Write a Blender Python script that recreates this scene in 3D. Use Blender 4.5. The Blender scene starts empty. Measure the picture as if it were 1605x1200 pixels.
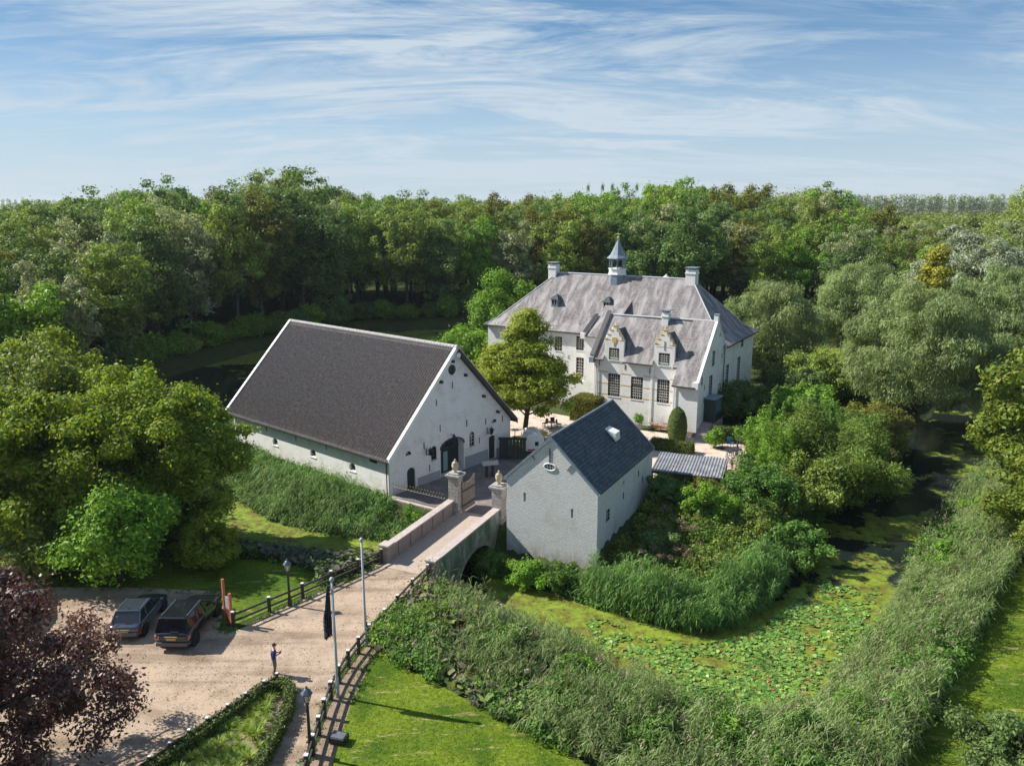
import bpy, bmesh, math, random
import numpy as np
from mathutils import Vector, Matrix
from mathutils.noise import noise as pnoise
random.seed(7); RNG = np.random.default_rng(11)
PI = math.pi
scene = bpy.context.scene
COL = scene.collection

# ------------------------------------------------------------------ camera
CAM_H = 24.0; F_PX = 1240.0; PITCH = math.atan(283 / F_PX)
cd = bpy.data.cameras.new('camera'); cam = bpy.data.objects.new('camera', cd); COL.objects.link(cam)
cam.location = (0, 0, CAM_H); cam.rotation_euler = (PI / 2 - PITCH, 0, 0)
cd.sensor_width = 36; cd.lens = 36 * F_PX / 1605; cd.clip_start = 0.5; cd.clip_end = 20000
scene.camera = cam
# ------------------------------------------------------------------ world, sun, exposure
SUN_EL = math.radians(41); SUN_DIR = Vector((-0.9613 * math.cos(SUN_EL), 0.2756 * math.cos(SUN_EL), math.sin(SUN_EL)))
scene.view_settings.view_transform = 'Standard'; scene.view_settings.look = 'None'
scene.view_settings.exposure = 0.78; scene.view_settings.gamma = 1
w = bpy.data.worlds.new('World'); scene.world = w; w.use_nodes = True
nt = w.node_tree; nt.nodes.clear()
def N(nt, t, **k):
    n = nt.nodes.new(t)
    for a, b in k.items():
        if a == 'inp':
            for i, v in b.items(): n.inputs[i].default_value = v
        else: setattr(n, a, b)
    return n
def L(nt, a, b): nt.links.new(a, b)
def ramp(nt, fac, stops, interp='LINEAR'):
    r = N(nt, 'ShaderNodeValToRGB'); r.color_ramp.interpolation = interp
    e = r.color_ramp.elements
    while len(e) < len(stops): e.new(0.5)
    for i, (p, c) in enumerate(stops):
        e[i].position = p; e[i].color = (c[0], c[1], c[2], 1) if isinstance(c, (tuple, list)) else (c, c, c, 1)
    L(nt, fac, r.inputs[0]); return r.outputs[0]
def mixc(nt, fac, a, b, mode='MIX'):
    m = N(nt, 'ShaderNodeMix', data_type='RGBA', blend_type=mode)
    for v, i in ((fac, 0), (a, 6), (b, 7)):
        if hasattr(v, 'is_output'): L(nt, v, m.inputs[i])
        elif i == 0: m.inputs[0].default_value = v
        else: m.inputs[i].default_value = (*v, 1)
    return m.outputs[2]
def math_(nt, op, a, b=None, c=None):
    m = N(nt, 'ShaderNodeMath', operation=op)
    for i, v in enumerate((a, b, c)):
        if v is None: continue
        if hasattr(v, 'is_output'): L(nt, v, m.inputs[i])
        else: m.inputs[i].default_value = v
    return m.outputs[0]
sky = N(nt, 'ShaderNodeTexSky', sky_type='NISHITA'); sky.sun_disc = False
sky.sun_elevation = SUN_EL; sky.sun_rotation = math.atan2(SUN_DIR.x, SUN_DIR.y); sky.altitude = 0; sky.air_density = 1.0; sky.dust_density = 0.25; sky.ozone_density = 2.5
tc = N(nt, 'ShaderNodeTexCoord'); sp = N(nt, 'ShaderNodeSeparateXYZ'); L(nt, tc.outputs['Generated'], sp.inputs[0])
den = math_(nt, 'ADD', math_(nt, 'MAXIMUM', sp.outputs[2], 0.0), 0.20)
px_ = math_(nt, 'DIVIDE', sp.outputs[0], den); py_ = math_(nt, 'DIVIDE', sp.outputs[1], den)
cx = N(nt, 'ShaderNodeCombineXYZ'); L(nt, px_, cx.inputs[0]); L(nt, py_, cx.inputs[1])
mp = N(nt, 'ShaderNodeMapping'); mp.inputs['Rotation'].default_value = (0, 0, math.radians(34)); mp.inputs['Scale'].default_value = (0.62, 1.7, 1); mp.inputs['Location'].default_value = (3.1, 1.7, 0)
L(nt, cx.outputs[0], mp.inputs[0])
n1 = N(nt, 'ShaderNodeTexNoise', inp={'Scale': 1.25, 'Detail': 9.0, 'Roughness': 0.66, 'Distortion': 1.1}); L(nt, mp.outputs[0], n1.inputs['Vector'])
mp2 = N(nt, 'ShaderNodeMapping'); mp2.inputs['Rotation'].default_value = (0, 0, math.radians(-24)); mp2.inputs['Scale'].default_value = (0.7, 3.0, 1)
L(nt, cx.outputs[0], mp2.inputs[0])
n2 = N(nt, 'ShaderNodeTexNoise', inp={'Scale': 2.2, 'Detail': 8.0, 'Roughness': 0.62, 'Distortion': 1.4}); L(nt, mp2.outputs[0], n2.inputs['Vector'])
n3 = N(nt, 'ShaderNodeTexNoise', inp={'Scale': 0.55, 'Detail': 3.0}); L(nt, mp.outputs[0], n3.inputs['Vector'])
cl1 = ramp(nt, n1.outputs[0], [(0.45, 0.0), (0.60, 1.0)]); cl2 = ramp(nt, n2.outputs[0], [(0.48, 0.0), (0.66, 1.0)]); cl3 = ramp(nt, n3.outputs[0], [(0.32, 0.25), (0.6, 1.0)])
cloud = math_(nt, 'MULTIPLY', math_(nt, 'ADD', math_(nt, 'MULTIPLY', cl1, 0.85), math_(nt, 'MULTIPLY', cl2, 0.38)), cl3)
low = ramp(nt, sp.outputs[2], [(0.0, 0.55), (0.08, 0.34), (0.17, 0.08), (0.3, 0.0)])
cloud = math_(nt, 'MINIMUM', math_(nt, 'ADD', cloud, low), 0.92)
SKYK = 0.125
tint = mixc(nt, 1.0, sky.outputs[0], (0.50, 0.66, 0.78), 'MULTIPLY')
grad = ramp(nt, sp.outputs[2], [(0.0, (2.1, 2.6, 3.1)), (0.08, (1.5, 2.2, 3.0)), (0.2, (0.46, 1.12, 2.05)), (0.35, (0.26, 0.76, 1.6)), (1.0, (0.5, 1.0, 1.9))])
tint = mixc(nt, 0.72, tint, grad)
col = mixc(nt, cloud, tint, (2.9, 3.35, 3.75))
bg = N(nt, 'ShaderNodeBackground'); bg.inputs[1].default_value = SKYK; L(nt, col, bg.inputs[0])
wo = N(nt, 'ShaderNodeOutputWorld'); L(nt, bg.outputs[0], wo.inputs[0])
sl = bpy.data.lights.new('sun', 'SUN'); sl.energy = 4.8; sl.angle = math.radians(0.5); sl.color = (1.0, 0.95, 0.87)
so = bpy.data.objects.new('sun', sl); COL.objects.link(so); so.rotation_euler = SUN_DIR.to_track_quat('Z', 'Y').to_euler(); so.location = (-60, 60, 80)
try:
    scene.cycles.max_bounces = 6; scene.cycles.transparent_max_bounces = 8
except Exception: pass

# ------------------------------------------------------------------ helpers
def tag(o, label=None, cat=None, group=None, kind=None):
    if label: o['label'] = label
    if cat: o['category'] = cat
    if group: o['group'] = group
    if kind: o['kind'] = kind
    return o
def empty(name, loc=(0, 0, 0), rz=0, label=None, cat=None, group=None):
    o = bpy.data.objects.new(name, None); o.empty_display_size = 0.3; COL.objects.link(o)
    o.location = loc; o.rotation_euler = (0, 0, rz); return tag(o, label, cat, group)
def auto_uv(me):
    n = len(me.polygons)
    if not n: return
    lt = np.empty(n, np.int32); me.polygons.foreach_get('loop_total', lt)
    nr = np.empty(n * 3, np.float32); me.polygons.foreach_get('normal', nr); nr = nr.reshape(-1, 3)
    co = np.empty(len(me.vertices) * 3, np.float32); me.vertices.foreach_get('co', co); co = co.reshape(-1, 3)
    vi = np.empty(len(me.loops), np.int32); me.loops.foreach_get('vertex_index', vi)
    fn = np.repeat(nr, lt, 0)
    u = np.stack([-fn[:, 1], fn[:, 0], np.zeros(len(fn))], 1); ln = np.linalg.norm(u, axis=1)
    flat = ln < 0.05; u[flat] = (1, 0, 0); ln[flat] = 1; u /= ln[:, None]
    v = np.cross(fn, u); p = co[vi]
    uv = np.stack([(p * u).sum(1), (p * v).sum(1)], 1).astype(np.float32)
    me.uv_layers.new(name='UVMap').data.foreach_set('uv', uv.ravel())
def link(name, me, mat, parent=None, uv=True, smooth=False):
    if mat: me.materials.append(mat)
    if uv: auto_uv(me)
    if smooth: me.polygons.foreach_set('use_smooth', [True] * len(me.polygons))
    o = bpy.data.objects.new(name, me); COL.objects.link(o)
    if parent: o.parent = parent
    return o
def copy_tree(o, parent=None):
    c = o.copy(); COL.objects.link(c)
    if parent: c.parent = parent
    for ch in list(o.children): copy_tree(ch, c)
    return c
class MB:
    def __init__(s): s.v = []; s.f = []
    def quad(s, a, b, c, d): n = len(s.v); s.v += [tuple(a), tuple(b), tuple(c), tuple(d)]; s.f.append((n, n + 1, n + 2, n + 3)); return s
    def poly(s, pts): n = len(s.v); s.v += [tuple(p) for p in pts]; s.f.append(tuple(range(n, n + len(pts)))); return s
    def hexa(s, p):       # p: 4 bottom, 4 top points
        n = len(s.v); s.v += [tuple(q) for q in p]
        for f in ((3, 2, 1, 0), (4, 5, 6, 7), (0, 1, 5, 4), (1, 2, 6, 5), (2, 3, 7, 6), (3, 0, 4, 7)): s.f.append(tuple(n + i for i in f))
        return s
    def box(s, x0, x1, y0, y1, z0, z1): return s.hexa([(x0, y0, z0), (x1, y0, z0), (x1, y1, z0), (x0, y1, z0), (x0, y0, z1), (x1, y0, z1), (x1, y1, z1), (x0, y1, z1)])
    def prism(s, pts, d):  # planar loop pts (3d), extruded by vector d
        n = len(s.v); m = len(pts); d = Vector(d); s.v += [tuple(p) for p in pts] + [tuple(Vector(p) + d) for p in pts]
        s.f.append(tuple(range(n + m - 1, n - 1, -1))); s.f.append(tuple(range(n + m, n + 2 * m)))
        for i in range(m): j = (i + 1) % m; s.f.append((n + i, n + j, n + m + j, n + m + i))
        return s
    def tube(s, a, b, r0, r1=None, n=8, cap=True):
        if r1 is None: r1 = r0
        a = Vector(a); b = Vector(b); d = (b - a)
        if d.length < 1e-6: return s
        d.normalize(); x = d.orthogonal().normalized(); y = d.cross(x); k = len(s.v)
        for c, r in ((a, r0), (b, r1)):
            for i in range(n): t = 2 * PI * i / n; s.v.append(tuple(c + x * (math.cos(t) * r) + y * (math.sin(t) * r)))
        for i in range(n): j = (i + 1) % n; s.f.append((k + i, k + j, k + n + j, k + n + i))
        if cap: s.f.append(tuple(range(k + n - 1, k - 1, -1))); s.f.append(tuple(range(k + n, k + 2 * n)))
        return s
    def path(s, pts, rs, n=7):
        if not hasattr(rs, '__len__'): rs = [rs] * len(pts)
        for i in range(len(pts) - 1): s.tube(pts[i], pts[i + 1], rs[i], rs[i + 1], n)
        return s
    def lathe(s, prof, c=(0, 0, 0), n=16, ph=0):
        k = len(s.v); m = len(prof)
        for r, z in prof:
            for i in range(n): t = 2 * PI * i / n + ph; s.v.append((c[0] + r * math.cos(t), c[1] + r * math.sin(t), c[2] + z))
        for j in range(m - 1):
            for i in range(n): q = (i + 1) % n; s.f.append((k + j * n + i, k + j * n + q, k + (j + 1) * n + q, k + (j + 1) * n + i))
        s.f.append(tuple(range(k + n - 1, k - 1, -1))); s.f.append(tuple(range(k + (m - 1) * n, k + m * n)))
        return s
    def ring(s, c, r, rt, axis='y', n=20, m=6):
        k = len(s.v)
        for i in range(n):
            t = 2 * PI * i / n
            for j in range(m):
                q = 2 * PI * j / m; R_ = r + rt * math.cos(q); a, b, h = R_ * math.cos(t), R_ * math.sin(t), rt * math.sin(q)
                p = {'y': (a, h, b), 'x': (h, a, b), 'z': (a, b, h)}[axis]; s.v.append((c[0] + p[0], c[1] + p[1], c[2] + p[2]))
        for i in range(n):
            for j in range(m): s.f.append((k + i * m + j, k + ((i + 1) % n) * m + j, k + ((i + 1) % n) * m + (j + 1) % m, k + i * m + (j + 1) % m))
        return s
    def mesh(s, name):
        me = bpy.data.meshes.new(name); me.from_pydata(s.v, [], s.f)
        bm = bmesh.new(); bm.from_mesh(me); bmesh.ops.recalc_face_normals(bm, faces=bm.faces); bm.to_mesh(me); bm.free(); return me
    def build(s, name, mat, parent=None, smooth=False, bevel=0):
        me = s.mesh(name)
        if bevel:
            bm = bmesh.new(); bm.from_mesh(me); bmesh.ops.remove_doubles(bm, verts=bm.verts, dist=1e-4)
            bmesh.ops.bevel(bm, geom=[e for e in bm.edges if len(e.link_faces) == 2 and e.calc_face_angle() > 0.5], offset=bevel, segments=2, affect='EDGES', profile=0.5)
            bm.to_mesh(me); bm.free()
        return link(name, me, mat, parent, smooth=smooth)
def add_shade_auto(o, ang=0.6):
    me = o.data; me.polygons.foreach_set('use_smooth', [True] * len(me.polygons))
    try: me.set_sharp_from_angle(angle=ang)
    except Exception: pass
def boolean_cut(o, cutmb):
    co = link('cutter', cutmb.mesh('cutter'), None, o.parent, uv=False); bpy.context.view_layer.update()
    m = o.modifiers.new('b', 'BOOLEAN'); m.operation = 'DIFFERENCE'; m.solver = 'EXACT'; m.object = co
    dg = bpy.context.evaluated_depsgraph_get(); dg.update()
    me = bpy.data.meshes.new_from_object(o.evaluated_get(dg)); o.modifiers.clear(); o.data = me
    bpy.data.objects.remove(co)
    if me.uv_layers: me.uv_layers.remove(me.uv_layers[0])
    auto_uv(me)
# plane helper: a along axis, z up, d outwards
class Pl:
    def __init__(s, o, ax, n): s.o = Vector(o); s.ax = Vector(ax); s.n = Vector(n)
    def p(s, a, z, d=0): return s.o + s.ax * a + s.n * d + Vector((0, 0, z))
    def box(s, mb, a0, a1, z0, z1, d0, d1): return mb.hexa([s.p(a0, z0, d0), s.p(a1, z0, d0), s.p(a1, z0, d1), s.p(a0, z0, d1), s.p(a0, z1, d0), s.p(a1, z1, d0), s.p(a1, z1, d1), s.p(a0, z1, d1)])
    def arch(s, a0, a1, z0, z1, rise, n=10):   # outline (a,z): arched top
        pts = [(a0, z0), (a1, z0)]; c = (a0 + a1) / 2; h = (a1 - a0) / 2
        for i in range(n + 1): t = PI * i / n; pts.append((c + h * math.cos(t), z1 - rise + rise * math.sin(t)))
        return pts
    def prism(s, mb, pts, d0, d1): return mb.prism([s.p(a, z, d0) for a, z in pts], s.n * (d1 - d0))

# ------------------------------------------------------------------ materials
def newmat(name):
    m = bpy.data.materials.new(name); m.use_nodes = True; nt = m.node_tree; nt.nodes.clear()
    b = N(nt, 'ShaderNodeBsdfPrincipled'); o = N(nt, 'ShaderNodeOutputMaterial'); L(nt, b.outputs[0], o.inputs[0]); return m, nt, b, o
def mat(name, c1, c2=None, rough=0.7, scale=3.0, detail=6, metal=0, bump=0.0, bscale=None, spec=0.4, coord='Object', lo=0.35, hi=0.65, c3=None, s3=0.4, stretch=None, tr=0, dist=0.0):
    m, nt, b, o = newmat(name); b.inputs['Roughness'].default_value = rough; b.inputs['Metallic'].default_value = metal; b.inputs['Specular IOR Level'].default_value = spec
    tc = N(nt, 'ShaderNodeTexCoord'); v = tc.outputs[coord]
    if stretch:
        mp = N(nt, 'ShaderNodeMapping'); mp.inputs['Scale'].default_value = stretch; L(nt, v, mp.inputs[0]); v = mp.outputs[0]
    if c2:
        n = N(nt, 'ShaderNodeTexNoise', inp={'Scale': scale, 'Detail': float(detail), 'Roughness': 0.65, 'Distortion': dist}); L(nt, v, n.inputs['Vector'])
        c = ramp(nt, n.outputs[0], [(lo, c1), (hi, c2)])
        if c3:
            n3 = N(nt, 'ShaderNodeTexNoise', inp={'Scale': s3, 'Detail': 5.0, 'Roughness': 0.6}); L(nt, v, n3.inputs['Vector'])
            f = ramp(nt, n3.outputs[0], [(0.48, 0.0), (0.66, 1.0)]); c = mixc(nt, f, c, c3)
        L(nt, c, b.inputs['Base Color'])
    else: b.inputs['Base Color'].default_value = (*c1, 1)
    if bump:
        nb = N(nt, 'ShaderNodeTexNoise', inp={'Scale': bscale or scale * 4, 'Detail': 5.0}); L(nt, v, nb.inputs['Vector'])
        bp = N(nt, 'ShaderNodeBump', inp={'Strength': bump, 'Distance': 0.05}); L(nt, nb.outputs[0], bp.inputs['Height']); L(nt, bp.outputs[0], b.inputs['Normal'])
    return m
def leafmat(name, cols, rough=0.55, trans=0.3, hv=0.12, spec=0.18, patch=0.15):
    m, nt, b, o = newmat(name); b.inputs['Roughness'].default_value = rough; b.inputs['Specular IOR Level'].default_value = spec
    g = N(nt, 'ShaderNodeNewGeometry'); oi = N(nt, 'ShaderNodeObjectInfo')
    c = ramp(nt, g.outputs['Random Per Island'], [(i / max(1, len(cols) - 1), q) for i, q in enumerate(cols)])
    tc = N(nt, 'ShaderNodeTexCoord'); n = N(nt, 'ShaderNodeTexNoise', inp={'Scale': patch, 'Detail': 3.0}); L(nt, tc.outputs['Object'], n.inputs['Vector'])
    hs = N(nt, 'ShaderNodeHueSaturation')
    L(nt, math_(nt, 'ADD', math_(nt, 'MULTIPLY', math_(nt, 'SUBTRACT', oi.outputs['Random'], 0.5), hv * 0.22), 0.5), hs.inputs['Hue'])
    r2 = math_(nt, 'FRACT', math_(nt, 'MULTIPLY', oi.outputs['Random'], 7.31))
    val = math_(nt, 'ADD', math_(nt, 'MULTIPLY', math_(nt, 'SUBTRACT', r2, 0.5), hv * 4), math_(nt, 'ADD', math_(nt, 'MULTIPLY', n.outputs[0], 1.5), 0.3))
    L(nt, val, hs.inputs['Value']); L(nt, c, hs.inputs['Color']); L(nt, hs.outputs[0], b.inputs['Base Color'])
    if trans:
        t = N(nt, 'ShaderNodeBsdfTranslucent'); L(nt, mixc(nt, 1.0, hs.outputs[0], (1.5, 1.35, 0.7), 'MULTIPLY'), t.inputs[0])
        mx = N(nt, 'ShaderNodeMixShader'); mx.inputs[0].default_value = trans; L(nt, b.outputs[0], mx.inputs[1]); L(nt, t.outputs[0], mx.inputs[2]); L(nt, mx.outputs[0], o.inputs[0])
    return m
def brickmat(name, c1, c2, mortar, bw=0.22, rh=0.07, ms=0.012, rough=0.85, bump=0.6, stain=None, stainscale=0.6, tilevar=True, bdist=0.02, nscale=8, offs=0.5, spec=0.3, lo=0.45, hi=0.7, squeeze=None, streak=None, base=None):
    m, nt, b, o = newmat(name); b.inputs['Roughness'].default_value = rough; b.inputs['Specular IOR Level'].default_value = spec
    tc = N(nt, 'ShaderNodeTexCoord'); uv = tc.outputs['UV']
    nd = N(nt, 'ShaderNodeTexNoise', inp={'Scale': 1.2, 'Detail': 2.0}); L(nt, uv, nd.inputs['Vector'])
    add = N(nt, 'ShaderNodeVectorMath', operation='MULTIPLY_ADD'); L(nt, nd.outputs['Color'], add.inputs[0]); add.inputs[1].default_value = (0.06, 0.05, 0); L(nt, uv, add.inputs[2])
    br = N(nt, 'ShaderNodeTexBrick', inp={'Scale': 1.0, 'Mortar Size': ms, 'Mortar Smooth': 0.3, 'Bias': 0.0, 'Brick Width': bw, 'Row Height': rh}); br.offset = offs
    br.inputs['Color1'].default_value = (*c1, 1); br.inputs['Color2'].default_value = (*c2, 1); br.inputs['Mortar'].default_value = (*mortar, 1); L(nt, add.outputs[0], br.inputs['Vector'])
    n = N(nt, 'ShaderNodeTexNoise', inp={'Scale': nscale, 'Detail': 6.0, 'Roughness': 0.7}); L(nt, uv, n.inputs['Vector'])
    c = mixc(nt, 0.8, br.outputs[0], ramp(nt, n.outputs[0], [(0.3, 0.72), (0.7, 1.15)]), 'MULTIPLY')
    if stain:
        v = tc.outputs['Object']
        if streak:
            v = uv; mp = N(nt, 'ShaderNodeMapping'); mp.inputs['Scale'].default_value = streak; L(nt, v, mp.inputs[0]); v = mp.outputs[0]
        s = N(nt, 'ShaderNodeTexNoise', inp={'Scale': stainscale, 'Detail': 7.0, 'Roughness': 0.68, 'Distortion': 0.4}); L(nt, v, s.inputs['Vector'])
        c = mixc(nt, ramp(nt, s.outputs[0], [(lo, 0.0), (hi, 0.85)]), c, stain)
    if base:   # damp, algae and worn paint rising from the foot of the wall, with run marks
        z0, z1, bc, bc2 = base; sz = N(nt, 'ShaderNodeSeparateXYZ'); L(nt, tc.outputs['Object'], sz.inputs[0]); mpb = N(nt, 'ShaderNodeMapping'); mpb.inputs['Scale'].default_value = (1.1, 0.45, 1); L(nt, uv, mpb.inputs[0])
        nb_ = N(nt, 'ShaderNodeTexNoise', inp={'Scale': 1.3, 'Detail': 9.0, 'Roughness': 0.75}); L(nt, mpb.outputs[0], nb_.inputs['Vector']); nr_ = N(nt, 'ShaderNodeMapRange'); nr_.inputs[1].default_value = z0; nr_.inputs[2].default_value = z1; nr_.inputs[3].default_value = 1.0; nr_.inputs[4].default_value = 0.0; L(nt, sz.outputs[2], nr_.inputs[0])
        f = math_(nt, 'ADD', math_(nt, 'MULTIPLY', nr_.outputs[0], 0.55), math_(nt, 'SUBTRACT', nb_.outputs[0], 0.5)); nc_ = N(nt, 'ShaderNodeTexNoise', inp={'Scale': 3.0, 'Detail': 4.0}); L(nt, uv, nc_.inputs['Vector'])
        c = mixc(nt, ramp(nt, f, [(0.16, 0.0), (0.42, 0.8)]), c, mixc(nt, ramp(nt, nc_.outputs[0], [(.4, 0.0), (.6, 1.0)]), bc, bc2))
        mps = N(nt, 'ShaderNodeMapping'); mps.inputs['Scale'].default_value = (2.4, 0.16, 1); L(nt, uv, mps.inputs[0]); ns_ = N(nt, 'ShaderNodeTexNoise', inp={'Scale': 1.5, 'Detail': 6.0, 'Roughness': 0.7}); L(nt, mps.outputs[0], ns_.inputs['Vector']); c = mixc(nt, ramp(nt, ns_.outputs[0], [(.58, 0.0), (.74, .45)]), c, (.46, .45, .42))
    L(nt, c, b.inputs['Base Color'])
    h = math_(nt, 'SUBTRACT', math_(nt, 'MULTIPLY', n.outputs[0], 0.5), br.outputs['Fac'])
    bp = N(nt, 'ShaderNodeBump', inp={'Strength': bump, 'Distance': bdist}); L(nt, h, bp.inputs['Height']); L(nt, bp.outputs[0], b.inputs['Normal'])
    return m
M = {}
M['white'] = brickmat('whitewash', (0.86, 0.85, 0.82), (0.80, 0.79, 0.77), (0.74, 0.73, 0.71), bump=0.35, stain=(0.50, 0.47, 0.42), stainscale=0.7, lo=0.50, hi=0.80, bdist=0.012, base=(-1.2, 1.6, (.42, .40, .34), (.50, .42, .34)))
M['white_rough'] = brickmat('whitewashed_brick', (0.86, 0.85, 0.83), (0.74, 0.74, 0.73), (0.60, 0.60, 0.59), bw=0.3, rh=0.11, ms=0.018, bump=1.0, stain=(0.50, 0.44, 0.38), stainscale=0.45, lo=0.52, hi=0.85, bdist=0.05, base=(-2.4, .2, (.34, .26, .22), (.40, .38, .33)))
M['whitepaint'] = mat('white_paint', (0.82, 0.82, 0.80), (0.70, 0.70, 0.67), 0.5, scale=6)
M['greyplinth'] = mat('grey_plinth', (0.26, 0.28, 0.31), (0.34, 0.36, 0.39), 0.8, scale=5, bump=0.2)
M['yellow'] = mat('ochre_paint', (0.62, 0.42, 0.10), (0.50, 0.33, 0.09), 0.6, scale=9)
M['slate_light'] = brickmat('weathered_slate', (0.235, 0.21, 0.205), (0.15, 0.135, 0.135), (0.12, 0.11, 0.12), bw=0.32, rh=0.22, ms=0.02, bump=0.5, stain=(0.37, 0.35, 0.345), stainscale=1.0, lo=0.44, hi=0.62, streak=(1.1, 0.28, 1), nscale=5)
M['slate_dark'] = brickmat('dark_slate', (0.085, 0.115, 0.14), (0.042, 0.058, 0.072), (0.018, 0.022, 0.026), bw=0.42, rh=0.28, ms=0.03, bump=0.9, stain=(0.11, 0.13, 0.13), stainscale=1.3, lo=0.5, hi=0.8, rough=0.6, nscale=4)
M['lead'] = mat('lead_sheet', (0.13, 0.17, 0.21), (0.22, 0.27, 0.31), 0.55, scale=4, metal=0.0, spec=0.6)
M['darkgreen'] = mat('dark_green_paint', (0.012, 0.03, 0.03), (0.02, 0.045, 0.045), 0.4, scale=3)
M['glass'] = mat('window_glass', (0.02, 0.028, 0.035), None, 0.08, spec=0.8)
M['frame_dark'] = mat('dark_window_frame', (0.035, 0.03, 0.035), (0.06, 0.05, 0.05), 0.5, scale=8)
M['muntin'] = mat('cream_glazing_bar', (0.62, 0.60, 0.54), (0.5, 0.48, 0.42), 0.5, scale=8)
M['iron'] = mat('black_iron', (0.015, 0.016, 0.018), (0.03, 0.03, 0.03), 0.45, scale=12)
M['gold'] = mat('gilded_tips', (0.62, 0.50, 0.22), None, 0.4, metal=0.3)
M['stone'] = brickmat('bridge_brick', (0.34, 0.28, 0.24), (0.26, 0.21, 0.19), (0.30, 0.27, 0.24), bw=0.24, rh=0.08, stain=(0.22, 0.20, 0.19), stainscale=0.9, bump=0.5)
M['mossy'] = brickmat('mossy_render', (0.36, 0.37, 0.33), (0.28, 0.30, 0.27), (0.25, 0.26, 0.23), bw=0.3, rh=0.1, stain=(0.06, 0.10, 0.05), stainscale=1.0, lo=0.40, hi=0.58, bump=0.5, streak=(1.0, 0.4, 1))
M['coping'] = mat('stone_coping', (0.50, 0.42, 0.38), (0.36, 0.31, 0.29), 0.85, scale=2.5, bump=0.3)
M['pier'] = brickmat('stone_pier', (0.48, 0.46, 0.43), (0.36, 0.34, 0.32), (0.28, 0.26, 0.25), bw=0.5, rh=0.3, ms=0.03, stain=(0.2, 0.18, 0.16), stainscale=2.0, bump=0.7)
M['urn'] = mat('ochre_stone_urn', (0.52, 0.44, 0.28), (0.38, 0.32, 0.22), 0.8, scale=6)
M['wood_dark'] = mat('tarred_timber', (0.035, 0.03, 0.028), (0.07, 0.06, 0.055), 0.75, scale=5)
M['postcap'] = mat('pale_post_top', (0.62, 0.60, 0.58), None, 0.6)
M['bark'] = mat('bark', (0.09, 0.075, 0.06), (0.05, 0.042, 0.035), 0.9, scale=3, bump=0.6)
M['bark_pale'] = mat('pale_bark', (0.16, 0.14, 0.12), (0.09, 0.08, 0.07), 0.9, scale=3, bump=0.6)
M['gravel'] = None
# ================================================================== terrain, moat, roads
OUTER = [(-5.2, 50.8), (-3.0, 48.8), (-.3, 45.9), (2.8, 42.5), (5.9, 39.3), (9.0, 36.6), (12.4, 35.3), (16.1, 36.6), (20.6, 41.6), (26, 48), (31.6, 56.8), (38.8, 65.4), (46.8, 73.8), (56, 84), (66, 97), (78, 112), (80, 128), (66, 140), (32, 158), (0, 168), (-28, 163), (-46, 140), (-53, 118), (-51, 100), (-46, 85), (-39, 72), (-31, 62.5), (-23.5, 57.6), (-17, 55.6), (-12, 54.2), (-8.4, 52.8)]
ISLE = [(-4.4, 56.2), (-2.4, 54.2), (1.0, 50.8), (3.6, 49.2), (6.0, 47.4), (8.4, 45.9), (11.2, 44.6), (14.2, 45.6), (17.2, 48.6), (20.2, 53.0), (25.2, 61), (31.6, 71.4), (41.5, 83.5), (52, 95), (60, 106), (56, 120), (20, 136), (0, 145), (-20, 142), (-32, 124), (-34, 100), (-35, 85), (-32, 76.5), (-26, 69), (-19.5, 62.4), (-13.5, 59.6), (-9.2, 58.6), (-6.4, 58.4)]
WATER_Z = -2.2
def poly_dist(P, poly):
    A = np.array(poly); B = np.roll(A, -1, 0); d = np.full(len(P), 1e9); ins = np.zeros(len(P), bool)
    for a, b in zip(A, B):
        ab = b - a; t = np.clip(((P - a) @ ab) / (ab @ ab), 0, 1); q = a + t[:, None] * ab; d = np.minimum(d, np.hypot(*(P - q).T))
        c = ((a[1] > P[:, 1]) != (b[1] > P[:, 1])) & (P[:, 0] < (b[0] - a[0]) * (P[:, 1] - a[1]) / (b[1] - a[1] + 1e-12) + a[0]); ins ^= c
    return d, ins
SM_O = np.array([6.0, 52.1]); SM_U = np.array([math.cos(math.radians(62)), math.sin(math.radians(62))]); SM_V = np.array([-SM_U[1], SM_U[0]])
def sstep(x): x = np.clip(x, 0, 1); return x * x * (3 - 2 * x)
def terrain_z(P):
    P = np.asarray(P, float).reshape(-1, 2)
    do, io = poly_dist(P, OUTER); di, ii = poly_dist(P, ISLE)
    water = io & ~ii
    sd = np.where(water, -np.minimum(do, di), np.where(ii, di, do))
    wid = np.where(ii, 3.2, 4.2)
    # land left of the bridge keeps a retaining wall: steep
    near = np.exp(-((P[:, 0] + 6.5) ** 2 + (P[:, 1] - 59.5) ** 2) / 9.0); wid = np.where(ii, wid * (1 - 0.75 * near), wid)
    bridgeo = np.exp(-((P[:, 0] + 8) ** 2 + (P[:, 1] - 50.5) ** 2) / 12.0); wid = np.where(~ii, wid * (1 - 0.5 * bridgeo), wid)
    z = np.where(sd > 0, -2.2 * (1 - sstep(sd / wid) ) - 0.0, -2.2 + np.maximum(sd, -3) * 0.35)
    # low bank in front of and beside the gatehouse
    q = P - SM_O; s = q @ SM_U; w_ = q @ SM_V
    low = (1 - sstep((s + 0.2) / 1.2)) * (1 - sstep((w_ - 8.5) / 2.5)) ; low = np.maximum(low, (1 - sstep((w_ + 0.6) / 0.6)) * (1 - sstep((s - 0) / 12)))
    zz = np.minimum(z, -1.9 + 1.9 * (1 - low)); z = np.where(ii, np.where(low > 0, zz, z), z)
    return z
def tz(x, y): return float(terrain_z([(x, y)])[0])
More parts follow.
